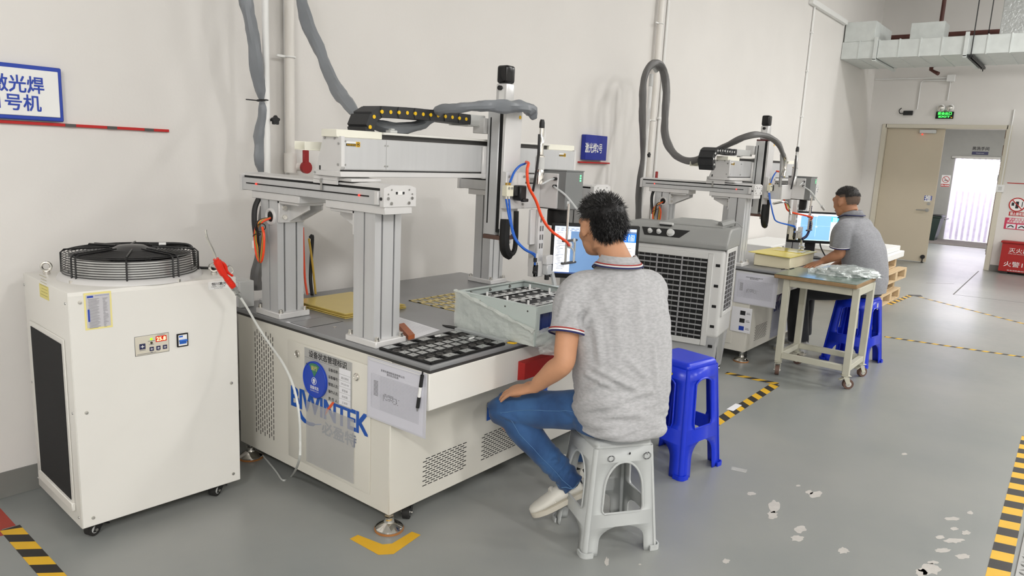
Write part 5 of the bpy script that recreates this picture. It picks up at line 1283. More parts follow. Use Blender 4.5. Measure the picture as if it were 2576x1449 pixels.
B().prism([V((p.x, p.y, ZT+.0008)) for p in (a_, b_, c_, a_+(c_-b_))], (0, 0, .018)).done('brown_bar', mat('bakelite_brown', (170, 96, 58), .5, var=.1, vscale=30), None, smooth=0, label='brown bakelite bar lying beside the paper form', cat='bar')
# hatch outline and label on the tabletop
hp_ = thing('table_hatch', 'flush grey hatch with dark outline in the near tabletop', 'hatch', Tl(.1, .6))
B().box((-.092, -.066, .0003), (.096, .062, .0009)).done('outline', M['edge'], hp_, smooth=0)
B().box((-.088, -.062, .001), (.092, .058, .0013)).done('hatch_plate', M['greyt'], hp_, smooth=0)
B().box(Tl(.002, .53, .0003), Tl(.016, .685, .0006)).done('white_label', M['paper'], None, smooth=0, label='narrow white label stuck on the edge of the near tabletop', cat='label')
for k, p_ in enumerate(((.1, .47), (.86, 1.02), (1.3, .6))):
    B().cyl(Tl(*p_, .0002), Tl(*p_, .004), .008, 12).done('bolt_head', M['chrome'], m1).location = -OM1
# battery box wrapped in film
bxm = mat('box_pale_green', (196, 206, 202), .4)
bb_ = thing('battery_box', 'pale grey metal battery box with cells half wrapped in clear film', 'battery box', Tl(.735, -.08), RAD(-1))
hx_, hy_, H_ = .235, .222, .162
for (xa, ya, xb, yb) in ((-hx_, -hy_, -hx_+.008, hy_), (hx_-.008, -hy_, hx_, hy_), (-hx_+.0082, hy_-.008, hx_-.0082, hy_)):
    B().box((xa, ya, .001), (xb, yb, H_), .001).done('side_wall', bxm, bb_)
B().box((-hx_+.0082, -hy_, .001), (hx_-.0082, -hy_+.008, .05), .001).box((-hx_+.0082, -hy_, H_-.03), (hx_-.0082, -hy_+.008, H_), .001).box((-hx_+.0082, -hy_, .05), (-hx_+.03, -hy_+.008, H_-.03), .001).box((.0, -hy_, .05), (.03, -hy_+.008, H_-.03), .001).done('front_wall', bxm, bb_)
B().box((-hx_+.0085, -hy_+.01, .001), (hx_-.0085, hy_-.0085, .004)).done('floor_plate', bxm, bb_, smooth=0)
for xa, xb, ya, yb in ((-hx_, -hx_+.022, -hy_, hy_), (hx_-.022, hx_, -hy_, hy_), (-hx_+.022, hx_-.022, hy_-.022, hy_), (-hx_+.022, hx_-.022, -hy_, -hy_+.014)):
    B().box((xa, ya, H_+.0002), (xb, yb, H_+.002)).done('rim_flange', bxm, bb_, smooth=0)
celm = mat('cell_top_black', (30, 31, 32), .5)
bluec = mat('cell_blue', (28, 52, 118), .35)
for r in range(4):
    yy = -hy_+.03+r*.098
    for k in range(8):
        xx = -hx_+.03+k*.0525
        B().box((xx, yy, .0045), (xx+.05, yy+.093, H_-.03), .001).done('cell', bluec, bb_)
    B().box((-hx_+.026, yy-.002, H_-.0298), (hx_-.026, yy+.094, H_-.024)).done('cell_cover', celm, bb_, smooth=0)
    for k in range(8):
        xx = -hx_+.055+k*.0525
        for s in (.022, .068):
            if (k+r) % 2 == 0 or s > .05:
                B().cyl((xx, yy+s, H_-.024), (xx, yy+s, H_-.021), .012 if k % 2 == 0 else .007, 18).done('terminal', mat('terminal_silver', (214, 214, 212), .35, .4), bb_)
for r in range(3):
    yy = -hy_+.1+r*.115
    st_ = B().box((-hx_+.03, yy-.014, H_-.0205), (hx_-.03, yy+.014, H_-.0165), .0005).done('busbar_strip', M['pale'], bb_)
    for k in range(8):
        xx = -hx_+.06+k*.05
        B().prism([(xx-.014, yy, H_-.0164), (xx, yy-.007, H_-.0164), (xx+.014, yy, H_-.0164), (xx, yy+.007, H_-.0164)], (0, 0, .0004)).done('strip_slot', M['black'], st_, smooth=0)
    for xx in (-.16, .14): B().cyl((xx, yy, H_-.0164), (xx, yy, H_+.006), .005, 12).done('standoff', M['whitep'], st_)
for xx in (-.15, -.02, .12): B().lathe([(.008, 0), (.006, .004)], (xx, hy_-.0082, H_-.016), (0, -1, 0), 12).done('screw', M['chrome'], bb_)
for yy in (-.18, -.06, .08, .19): B().cyl((-hx_-.0003, yy, H_-.02), (-hx_-.0012, yy, H_-.02), .004, 8).done('rivet', M['alud'], bb_)
# film
film = mat('wrap_film', (236, 240, 234), .1, alpha=.42, bump=1., bscale=34, var=.1)
rnd = random.Random(11)
def film_sheet(O_, du, dv, nu, nv, top, amp, nrm):
    b = B(); g_ = []
    for i in range(nu+1):
        row = []
        for j in range(nv+1):
            u_, v_ = i/nu, j/nv
            p = O_+du*u_+dv*(v_*top(u_))+nrm*(.003+amp*(rnd.random()+.6*abs(sin(9*u_+5*v_))))
            row.append(b.bm.verts.new(p))
        g_.append(row)
    for i in range(nu):
        for j in range(nv): b.bm.faces.new((g_[i][j], g_[i+1][j], g_[i+1][j+1], g_[i][j+1]))
    return b
b = film_sheet(V((-hx_, hy_, .004)), V((0, -2*hy_, 0)), V((0, 0, H_)), 40, 14, lambda u: 1.0-.62*u, .006, V((-1, 0, 0)))
b.done('wrap_film', film, bb_, smooth=60)
b = film_sheet(V((-hx_-.005, -hy_-.004, .0)), V((2*hx_+.01, 0, 0)), V((0, 0, H_)), 40, 10, lambda u: .42+.05*sin(8*u), .007, V((0, -1, 0)))
b.done('wrap_film', film, bb_, smooth=60)
b = film_sheet(V((-hx_-.002, -hy_-.012, .002)), V((2*hx_, 0, 0)), V((0, -.02, -.05)), 40, 8, lambda u: .5+.5*abs(sin(5*u)), .008, V((0, -1, .2)))
b.done('wrap_film', film, bb_, smooth=60)
b = B(); rp_ = []
for i in range(24):
    u_ = i/23
    rp_.append((V((-hx_-.008, hy_-2*hy_*u_, .004+H_*(1.0-.62*u_)))+V((-.004*rnd.random(), 0, .006*rnd.random())), .006+.004*rnd.random()))
sleeve('film_roll', None, rp_, film, 17, n=8, amp=.3, sub=2).parent = bb_
bpy.data.objects['film_roll'].pop('category', None); bpy.data.objects['film_roll'].pop('group', None)

# ------------------------------------------------------------------ monitors
def monitor(label, px_tl, px_bl, px_tr, depth, kind):
    tl, bl, tr = atd(*px_tl, depth), atd(*px_bl, depth), atd(*px_tr, depth)
    c = (bl+(tr-tl)*.5); w = (tr-tl).length; h = tl.z-bl.z
    ang = math.atan2((tr-tl).y, (tr-tl).x)
    t = thing('computer_monitor', label, 'monitor', (c.x, c.y, 0), ang, group='computer monitors')
    z0 = c.z; z1 = z0+h
    B().box((-w/2, 0, z0), (w/2, .035, z1), .006, 2).done('housing', M['black'], t)
    B().box((-w*.3, .0352, z0+.05), (w*.3, .06, z1-.05), .01).done('back_cover', M['dark'], t)
    bz = .016
    sx0, sx1, sz0, sz1 = -w/2+bz, w/2-bz, z0+bz*1.5, z1-bz
    y = -.0008
    em = lambda n_, c_, e_=1.: mat(n_, c_, .3, emit=e_)
    k = 0
    def q(x0, zz0, x1, zz1, m_, lay=0, nm='screen_area'):
        X = lambda v: sx0+(sx1-sx0)*v
        Z = lambda v: sz0+(sz1-sz0)*v
        return B().quad((X(x0), y-.0003*lay, Z(zz0)), (X(x1), y-.0003*lay, Z(zz0)), (X(x1), y-.0003*lay, Z(zz1)), (X(x0), y-.0003*lay, Z(zz1))).done(nm, m_, t, smooth=0)
    if kind == 0:
        bl_ = em('screen_steel_blue', (104, 136, 176), .75); wh = em('screen_white', (240, 244, 252), .85); gr = em('screen_grey', (198, 208, 230), .75); bb2 = em('screen_bright_blue', (10, 110, 220), .9); nv = em('screen_taskbar', (60, 80, 130), .6)
    else:
        bl_ = em('screen_sky_blue', (128, 176, 236), .95); wh = em('screen_white_2', (250, 252, 255), 1.15); gr = wh; bb2 = em('screen_cyan', (70, 190, 235), .95); nv = em('screen_pale_bar', (190, 225, 240), .95)
    q(0, 0, 1, 1, bl_)
    q(0, .03, .2, 1, wh, 1); q(.84, .03, 1, .72, wh, 1); q(0, 0, 1, .03, nv, 2)
    q(0, .94, 1, 1, gr, 2); q(0, .9, .6 if kind == 0 else .55, .935, gr, 2); q(.84, .72, 1, .9, bb2, 2)
    if kind == 0:
        q(.84, .9, 1, .94, em('screen_dim_blue', (92, 118, 160), .7), 2)
        tl_ = B(); rr = random.Random(5)
        def ln(x0, zz, l):
            X = lambda v: sx0+(sx1-sx0)*v
            Z = lambda v: sz0+(sz1-sz0)*v
            tl_.quad((X(x0), y-.0012, Z(zz)), (X(x0+l), y-.0012, Z(zz)), (X(x0+l), y-.0012, Z(zz+.008)), (X(x0), y-.0012, Z(zz+.008)))
        for i in range(24): ln(.02+.03*rr.random(), .1+i*.033, .03+.07*rr.random())
        for i in range(9): ln(.02+i*.06, .95, .035); ln(.02+i*.055, .912, .03)
        for i in range(8): ln(.86+.02*rr.random(), .1+i*.07, .04+.06*rr.random())
        tl_.done('screen_text', em('screen_ink', (90, 100, 120), .4), t, smooth=0, kind='stuff')
        for i, s in enumerate(('4.702', '0.823', '0.000', '0.000')):
            txt('XYZA'[i]+'  '+s, 1, wh, t, (sx0+(sx1-sx0)*.92, y-.0009, sz0+(sz1-sz0)*(.865-i*.035)), (1, 0, 0), (0, 0, 1), fit=((sx1-sx0)*.12, .008), off=.0004)
    else:
        q(.52, .5, .56, .53, wh, 1); q(.2, .55, .84, .552, gr, 1); q(.53, .15, .532, .9, gr, 1)
        q(.86, .05, .885, .1, em('icon_teal', (20, 100, 120), .8), 2); q(.92, .06, .96, .1, em('icon_teal', (20, 100, 120), .8), 2)
        for i in range(4): q(.87, .74+i*.04, .97, .755+i*.04, gr, 3)
    return t, z0, z1, w
t, z0, z1, w = monitor('black computer monitor with blue screen in front of the near seated worker', (1386, 557), (1381, 698), (1605, 567), 3.62, 0)
B().box((-.03, .037, ZT+.012), (.03, .058, z0+.1), .004).done('stand_post', M['dark'], t)
B().box((-.1, -.02, ZT+.0005), (.1, .12, ZT+.012), .003).done('stand_base', M['dark'], t)
t, z0, z1, w = monitor('black computer monitor with bright blue screen in front of the far worker', (1985, 528), (1980, 608), (2112, 536), 6.25, 1)
B().box((-.045, .038, ZT+.012), (.045, .06, z0+.1), .008).done('stand_post', M['dark'], t)
B().box((-.1, -.02, ZT+.0005), (.1, .12, ZT+.012), .003).done('stand_base', M['dark'], t)
B().tube([(.08, .05, z0+.02), (.1, .05, z0-.04), (.15, .05, ZT+.02), (.19, .06, ZT+.008)], .006, 8, sub=5).done('power_cable', M['dark'], t)

# ------------------------------------------------------------------ evaporative air cooler
KA = RAD(10)
AC = V((4.76, 1.885, 0))+V((-sin(KA), cos(KA), 0))*.035
t = thing('air_cooler', 'light grey upright air cooler with slatted grille between the two machines', 'air cooler', AC, KA)
# local: x = depth away from the front, y = width (0 .. WW) away from the visible corner
WW, DD = .74, .38
ag_ = mat('cooler_light_grey', (208, 208, 206), .45, var=.02); dg = mat('cooler_mid_grey', (150, 151, 149), .45, var=.02); tk_ = mat('cooler_tank_grey', (176, 177, 178), .4)
B().hexa([(.03, .03, .04), (DD-.03, .03, .04), (DD-.03, WW-.03, .04), (.03, WW-.03, .04)], [(.008, .008, .37), (DD-.008, .008, .37), (DD-.008, WW-.008, .37), (.008, WW-.008, .37)]).done('water_tank', tk_, t)
B().box((.1, .012, .1), (.25, .02, .33), .004).done('tank_window', dg, t)
B().box((0, 0, .3), (DD, WW, .925), .03, 4).done('body', ag_, t)
# front frame standing proud, with recessed grille
u0, u1, g0, g1 = .115, .66, .285, .855
fr_ = B()
for a_, b_ in (((-.014, u0-.04, g0-.04), (.003, u0, g1+.04)), ((-.014, u1, g0-.04), (.003, u1+.04, g1+.04)), ((-.014, u0, g1), (.003, u1, g1+.04)), ((-.014, u0, g0-.04), (.003, u1, g0))):
    fr_.box(a_, b_, .004)
fr_.done('grille_frame', ag_, t)
B().box((-.0045, u0, g0), (-.0005, u1, g1)).done('grille_recess', M['black'], t, smooth=0)
slm = mat('slat_grey', (150, 150, 152), .45)
for k in range(3):
    ya = u0+.004+k*(u1-u0-.004)/3; yb = ya+(u1-u0-.016)/3
    for j in range(15):
        z = g0+.022+j*.0372
        B().box((-.0135, ya, z), (-.0065, yb, z+.0105), .0015).done('slat', slm, t)
    for j in range(1, 4):
        yy = ya+(yb-ya)*j/4
        B().box((-.0064, yy-.0014, g0), (-.0046, yy+.0014, g1)).done('vertical_bar', dg, t, smooth=0)
    if k: B().box((-.0142, ya-.012, g0), (-.005, ya-.002, g1), .001).done('grille_post', slm, t)
# side grille
s0, s1, q0, q1 = .05, .3, .49, .9
sf = B()
for a_, b_ in (((s0-.03, -.01, q0-.03), (s0, .003, q1+.03)), ((s1, -.01, q0-.03), (s1+.03, .003, q1+.03)), ((s0, -.01, q1), (s1, .003, q1+.03)), ((s0, -.01, q0-.03), (s1, .003, q0))): sf.box(a_, b_, .003)
sf.done('side_frame', ag_, t)
B().box((s0, -.0022, q0), (s1, -.0005, q1)).done('side_recess', M['edge'], t, smooth=0)
for j in range(12): B().box((s0, -.009, q0+.015+j*.033), (s1, -.0035, q0+.021+j*.033), .0008).done('side_slat', slm, t)
for j in range(1, 3): B().box((s0+(s1-s0)*j/3-.003, -.0095, q0), (s0+(s1-s0)*j/3+.003, -.0025, q1)).done('side_bar', slm, t, smooth=0)
for j in range(5):
    B().box((-.002, .03, .235+j*.143), (.004, .06, .255+j*.143), .001).done('corner_clip', M['black'], t)
# grey hood with sloped front
hd_ = B().prism([(-.012, -.01, .925), (-.012, -.01, .965), (.05, -.01, 1.045), (.09, -.01, 1.065), (DD+.01, -.01, 1.065), (DD+.01, -.01, .925)], (0, WW+.02, 0)).done('hood', dg, t, smooth=30)
bv = hd_.modifiers.new('bevel', 'BEVEL'); bv.width = .012; bv.segments = 3; bv.limit_method = 'ANGLE'
sl_n = V((-.08, 0, .062)).normalized()
def onslope(u, k): return V((-.012+.062*k, u, .965+.08*k))+sl_n*.0
pc = [onslope(.62, .85), onslope(.585, .2), onslope(.33, .2), onslope(.27, .85)]
B().prism([p+sl_n*.0005 for p in pc], sl_n*.002).done('control_panel', M['dark'], t, smooth=0)
for u, r in ((.55, .016), (.485, .016), (.4, .026)):
    p = onslope(u, .52)
    B().lathe([(r*1.1, .002), (r*1.1, .006), (r, .008), (r*.85, .024), (r*.6, .026)], p, sl_n, 20).done('knob', M['pale'], t)
B().box((.055, .4, 1.056), (.08, .5, 1.075), .003).done('latch', M['pale'], t)
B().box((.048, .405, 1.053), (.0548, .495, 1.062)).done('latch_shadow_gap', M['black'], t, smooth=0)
B().prism([(.1, .06, 1.0655), (.1, .5, 1.0655), (.16, .46, 1.085), (.27, .4, 1.1), (.36, .2, 1.095), (.36, .05, 1.07)], (0, 0, .006)).done('lid_sheet', dg, t, smooth=0)
B().tube([(.2, .1, 1.075), (.3, .02, 1.1), (.37, -.02, 1.06)], (.03, .003), 8, sub=4).done('loose_flap', dg, t)
for x_, y_ in ((.06, .06), (.32, .06), (.06, .68), (.32, .68)): caster(t, x_, y_, .0395, .4, .0175)

# ------------------------------------------------------------------ plastic stools
def make_stool(name, label, loc, rz, base, top, h, m, t0, t1, t2, arch, wleg, group):
    """four-legged moulded stool: t0 top of the lower cut-out, t1..t2 the window of each side"""
    t = thing(name, label, 'stool', loc, rz, group)
    ht_ = h-.03
    def hw(z): return base/2+(top/2-base/2)*(z/ht_)
    rows = []
    zw = [t1+(t2-t1)*(1-arch)*k/8 for k in range(8)]+[t1+(t2-t1)*((1-arch)+arch*sin(pi/2*k/10)) for k in range(11)]
    zs = sorted(set([0, .02, .04]+[t0*.55+t0*.45*k/5 for k in range(6)]+zw+[(t0+t1)/2, ht_]))
    def inner(z):
        if z < t0:
            f_ = max(0, (z-t0*.55)/(t0*.45)); w_ = hw(z)-wleg
            return w_*math.sqrt(max(0, 1-f_*f_*.9)) if z > t0*.55 else w_
        if t1 <= z <= t2:
            w_ = (hw(z)-wleg)*.96; f_ = (z-t1)/(t2-t1)
            if f_ > 1-arch: k_ = (f_-(1-arch))/arch; return w_*math.sqrt(max(0, 1-k_*k_))
            if f_ < .1: return w_*(.86+.14*math.sqrt(1-(1-f_/.1)**2))
            return w_
        return 0
    def panel(k):
        b = B(); R_ = Matrix.Rotation(k*pi/2, 3, 'Z'); grid = []
        eps = 1e-4
        Z = []
        for z in zs:
            Z.append(z)
        Z += [t0-eps, t0+eps, t1-eps, t1+eps, t2-eps, t2+eps]
        Z = sorted(set(Z)); prev = None
        for z in Z:
            H_ = hw(z); i_ = inner(z); o_ = H_-.012
            row = [b.bm.verts.new(R_@V((x_, -H_, z))) for x_ in (-o_, -i_, i_, o_)]
            if prev is not None:
                solid = inner((z+prev[1])/2) == 0
                pr_ = prev[0]
                b.bm.faces.new((pr_[0], pr_[1], row[1], row[0])); b.bm.faces.new((pr_[2], pr_[3], row[3], row[2]))
                if solid: b.bm.faces.new((pr_[1], pr_[2], row[2], row[1]))
            prev = (row, z)
        bmesh.ops.remove_doubles(b.bm, verts=b.bm.verts[:], dist=2e-5)
        bmesh.ops.recalc_face_normals(b.bm, faces=b.bm.faces[:])
        o = b.done('side_panel', m, t, smooth=35)
        md = o.modifiers.new('thickness', 'SOLIDIFY'); md.thickness = .005; md.offset = 0
        # raised lip around the window
        lip = []
        n_ = 40
        zz = zw
        L_ = [(inner(z)+.004, z) for z in zz]; 
        pts = [V((x_, -hw(z)-.003, z)) for x_, z in L_]+[V((-x_, -hw(z)-.003, z)) for x_, z in reversed(L_)]
        cl_ = [pts[0]]
        for p_ in pts[1:]:
            if (p_-cl_[-1]).length > .004: cl_.append(p_)
        B().tube([R_@p_ for p_ in cl_], .0045, 6, closed=True).done('window_lip', m, t)
    for k in range(4): panel(k)
    for k in range(4):
        R_ = Matrix.Rotation(k*pi/2, 3, 'Z'); b = B(); rings = []
        for j in range(9):
            z = ht_*j/8; H_ = hw(z); c_ = V((-H_+.012, -H_+.012, z)); r_ = .0165-.002*j/8
            ring = []
            for i in range(9):
                a_ = pi+(pi/2)*i/8
                ring.append(c_+V((r_*cos(a_), r_*sin(a_), 0)))
            inn = [c_+V((r_*.75*cos(pi+(pi/2)*i/8), r_*.75*sin(pi+(pi/2)*i/8), 0)) for i in range(8, -1, -1)]
            rings.append([b.bm.verts.new(R_@p_) for p_ in ring+inn])
        b.skin(rings).done('leg', m, t, smooth=50)
        H_ = hw(0); c_ = V((-H_+.012, -H_+.012, 0))
        pts = [c_+V((.026*cos(pi+(pi/2)*i/8), .026*sin(pi+(pi/2)*i/8), .0005)) for i in range(9)]+[c_+V((.02*cos(pi+(pi/2)*i/8), .02*sin(pi+(pi/2)*i/8), .0005)) for i in range(8, -1, -1)]
        pts = [c_+V((-.026, wleg*.4, .0005))]+pts[:9]+[c_+V((wleg*.4, -.026, .0005)), c_+V((wleg*.4, -.018, .0005))]+pts[9:]+[c_+V((-.018, wleg*.4, .0005))]
        B().prism([R_@p_ for p_ in pts], (0, 0, .02)).done('foot', m, t, smooth=40)
    T_ = top/2
    B().hexa([(-T_, -T_, ht_-.008), (T_, -T_, ht_-.008), (T_, T_, ht_-.008), (-T_, T_, ht_-.008)], [(-T_*.93, -T_*.93, h), (T_*.93, -T_*.93, h), (T_*.93, T_*.93, h), (-T_*.93, T_*.93, h)])
    sb_ = B().hexa([(-T_-.004, -T_-.004, ht_-.012), (T_+.004, -T_-.004, ht_-.012), (T_+.004, T_+.004, ht_-.012), (-T_-.004, T_+.004, ht_-.012)], [(-T_*.95, -T_*.95, h), (T_*.95, -T_*.95, h), (T_*.95, T_*.95, h), (-T_*.95, T_*.95, h)])
    so = sb_.done('seat', m, t)
    bv = so.modifiers.new('bevel', 'BEVEL'); bv.width = .022; bv.segments = 4; bv.limit_method = 'ANGLE'
    return t
gst = mat('stool_grey_plastic', (190, 193, 192), .35)
bst = mat('stool_blue_plastic', (22, 52, 204), .3)
s_g = make_stool('plastic_stool', 'grey plastic stool under the near seated worker', (2.41, 1.368, 0), RAD(-33.8), .31, .245, .452, gst, .11, .165, .365, .5, .055, 'plastic stools')
s_b1 = make_stool('plastic_stool', 'tall blue plastic stool standing in front of the air cooler', (3.283, 1.492, 0), RAD(-10), .33, .25, .56, bst, .165, .235, .475, .12, .07, 'plastic stools')
s_b2 = make_stool('plastic_stool', 'tall blue plastic stool under the far seated worker behind the cart', (6.16, 1.36, 0), RAD(-8), .345, .255, .535, bst, .16, .23, .455, .12, .07, 'plastic stools')
lbm = B().cyl((-.06, -.1275, .525), (-.06, -.1292, .5255), .001, 4); lbm.bm.free()
def decal(stool, x, z, rx, rz_, m, y, nm='sticker'):
    b = B(); b.bm.faces.new([b.bm.verts.new(V((x+rx*cos(2*pi*i/24), y, z+rz_*sin(2*pi*i/24)))) for i in range(24)])
    return b.done(nm, m, stool, smooth=0)
b = B(); b.bm.faces.new([b.bm.verts.new(V((-.1385, -.02-.026*cos(2*pi*i/24), .498+.012*sin(2*pi*i/24)))) for i in range(24)]); b.done('sticker', mat('sticker_yellow', (226, 210, 60), .4), s_b1, smooth=0, label='oval yellow maker sticker')
b = B(); b.bm.faces.new([b.bm.verts.new(V((-.1392, -.02-.024*cos(pi*i/12), .501+.009*sin(pi*i/12)))) for i in range(13)]); b.done('sticker_band', M['blue'], s_b1, smooth=0)
b = B().quad((.02, -.1355, .44), (.045, -.1355, .44), (.045, -.133, .49), (.02, -.133, .49)); b.done('sticker', M['pale'], s_b2, smooth=0, label='small white sticker')
# drawings on the grey stool
for xx, r_ in ((-.062, .013), (.09, .015)):
    for k in range(2):
        b = B(); b.tube([(xx+k*.004+r_*cos(2*pi*i/18), -.1345, .385+r_*.9*sin(2*pi*i/18)) for i in range(18)], .0008, 5, True); b.done('ink_doodle', M['ink'], s_g)
B().tube([(.085, -.1345, .4), (.092, -.1345, .388), (.096, -.1345, .402), (.104, -.1345, .39)], .0008, 5).done('ink_doodle', M['ink'], s_g)
B().ball((.018, -.1335, .4), .004, 8, 6, (1, .2, 1.3)).done('ink_spot', M['ink'], s_g)

# ------------------------------------------------------------------ wheeled cart with parts bag
cp_ = [onz(px, py, .745) for px, py in ((1938, 687), (2148, 716), (2212, 698))]
CT = V((5.5, 1.43, 0))
t = thing('wheeled_cart', 'cream steel cart with green top and four casters', 'cart', CT)
crm = mat('cart_cream_paint', (196, 194, 178), .45, var=.04, vscale=12)
grn = mat('cart_green_top', (96, 116, 104), .2, var=.05, coat=.4)
wood_e = mat('cart_wood_edge', (150, 122, 88), .7, var=.12, vscale=30)
cx0, cx1, cy0, cy1 = -.262, .276, -.25, .31
B().box((cx0, cy0, .715), (cx1, cy1, .7425), .004).done('board_edge', wood_e, t)
B().box((cx0+.003, cy0+.003, .7427), (cx1-.003, cy1-.003, .7465), .001).done('green_top', grn, t)
lx0, lx1, ly0, ly1 = -.2, .21, -.24, .23
for x_ in (lx0, lx1):
    for y_ in (ly0, ly1): B().box((x_-.022, y_-.022, .1), (x_+.022, y_+.022, .7148), .002).done('leg', crm, t)
for y_ in (ly0, ly1):
    B().box((lx0+.0222, y_-.018, .66), (lx1-.0222, y_+.018, .7148), .002).done('top_rail', crm, t)
    B().box((lx0+.0222, y_-.018, .125), (lx1-.0222, y_+.018, .165), .002).done('lower_rail', crm, t)
for x_ in (lx0, lx1):
    B().box((x_-.018, ly0+.0222, .66), (x_+.018, ly1-.0222, .7148), .002).done('top_rail', crm, t)
    B().box((x_-.018, ly0+.0222, .125), (x_+.018, ly1-.0222, .165), .002).done('lower_rail', crm, t)
wheelm = mat('caster_brown', (104, 80, 70), .5)
k = 0
for x_ in (lx0, lx1):
    for y_ in (ly0, ly1): caster(t, x_, y_, .0998, (2.2, .3, 2.6, 1.2)[k], .036, crm, wheelm, True); k += 1
# bag of parts: crumpled clear foil
bgm = mat('bag_clear_film', (214, 222, 220), .1, .35, alpha=.72, bump=1., bscale=40, var=.12)
def crumple(name, label, loc, sx, sy, sz, seed, m, rz=0., cat='bag'):
    bm = bmesh.new(); bmesh.ops.create_icosphere(bm, subdivisions=5, radius=1)
    rr = random.Random(seed); ax = [(V((rr.uniform(-1, 1), rr.uniform(-1, 1), rr.uniform(-1, 1))).normalized(), rr.uniform(3, 11), rr.random()*6) for _ in range(16)]
    for v in bm.verts:
        p = v.co.copy(); d = 0
        for a_, f_, h_ in ax: d += abs(sin(p.dot(a_)*f_+h_))-.5
        k_ = 1+.045*d
        z = p.z*k_
        v.co = V((p.x*k_*sx, p.y*k_*sy, max(z, -.0)*sz+(.0006 if z <= 0 else 0)))
    t = thing(name, label, cat, loc, rz)
    me = bpy.data.meshes.new(name); bm.to_mesh(me); bm.free(); me.shade_smooth(); me.set_sharp_from_angle(angle=RAD(25))
    put('film', me, m, t)
    return t
bc = onz(2140, 690, .7465)
bag = crumple('parts_bag', 'crumpled clear plastic bag of dark parts lying on the green cart top', (bc.x-.04, bc.y+.01, .7468), .21, .15, .062, 3, bgm, RAD(-50))
for k in range(5):
    B().box((-.12+k*.05, -.06+.01*(k % 2), .006), (-.08+k*.05, .05, .028), .004).done('dark_part', mat('part_grey_green', (72, 84, 84), .4, .3), bag)
B().tube([(-.19, .0, .004), (-.24, .03, .006), (-.28, .04, .004)], [(.03, .004), (.04, .003), (.03, .002)], 8, sub=3).done('bag_end', bgm, bag)
# yellow lidded box on the far machine table
bz2 = thing('plastic_crate', 'cream plastic box with a yellow cover sheet on the far machine', 'box', OM2+V((.46, -.06, .738)))
crb = mat('crate_cream', (226, 218, 190), .45)
B().box((-.28, -.15, .002), (.3, .13, .095), .006).done('box', crb, bz2)
yl_ = mat('cover_yellow', (226, 208, 96), .35)
B().prism([(-.33, -.16, .096), (.31, -.17, .096), (.32, .15, .098), (-.3, .17, .102)], (0, 0, .004)).done('cover_sheet', yl_, bz2, smooth=0)
B().box((.02, -.12, .1008), (.3, .1, .104)).done('yellow_panel', mat('panel_deep_yellow', (206, 184, 30), .3, coat=.4), bz2, smooth=0)
B().box((.06, -.13, .1045), (.15, -.09, .106)).done('white_tag', M['whitep'], bz2, smooth=0)
B().box((-.28, -.162, .002), (-.2, -.151, .012)).done('dark_clip', M['black'], bz2, smooth=0)
B().tube([OM2+V((.14, -.165, .7395)), OM2+V((.2, -.175, .741))], .004, 6).done('small_pen', M['ink'], None, label='small dark pen lying on the far machine table', cat='pen')

# ------------------------------------------------------------------ pallets
pw = mat('pallet_wood', (206, 182, 146), .75, var=.12, vscale=10, stretch=(1, 6, 6))
def pallet(loc, rz, label, L_=1.0, Wd=.98, H_=.125):
    t = thing('wooden_pallet', label, 'pallet', loc, rz, 'stacked wooden pallets')
    for k in range(3):
        x_ = (0, L_/2-.045, L_-.09)[k]
        B().box((x_, 0, .018), (x_+.09, Wd, H_-.018), .002).done('stringer', pw, t)
    for k in range(6):
        y_ = (Wd-.1)*k/5
        B().box((0, y_, H_-.0178), (L_, y_+.1, H_), .002).done('deck_board', pw, t)
    for k in range(3):
        y_ = (Wd-.1)*k/2
        B().box((0, y_, 0), (L_, y_+.1, .0178), .002).done('bottom_board', pw, t)
    return t
names = ('lowest', 'second lowest', 'third lowest', 'topmost')
zz = .001
for k, (ox, oy, rz) in enumerate(((0, 0, 0), (-.06, .04, .02), (.0, -.02, -.02), (-.08, .06, .01))):
    pallet((8.86+ox, 1.73+oy, zz), rz, names[k]+' wooden pallet in the stack behind the far worker', H_=.125); zz += .126
for k, (ox, oy, hh) in enumerate(((-.02, .0, .075), (-.08, .04, .06))):
    b = B().box((8.9+ox, 1.74+oy, zz+.002), (9.86+ox, 2.72+oy, zz+hh), .006).done('foam_board', mat('foam_white', (232, 232, 230), .7), None, label=('lower', 'upper')[k]+' thick white foam board on top of the pallets', cat='foam board', group='white foam boards')
    zz += hh+.001
# white foam boards behind the far monitor
for k in range(3):
    B().box((8.3+.05*k, 2.86, .001+k*.2), (9.6-.04*k, 3.32, .2+k*.2), .006).done('white_carton', mat('foam_white', (232, 232, 230), .7), None, label=('lowest', 'middle', 'topmost')[k]+' white box stacked at the wall behind the far monitor', cat='box', group='white boxes by the wall')
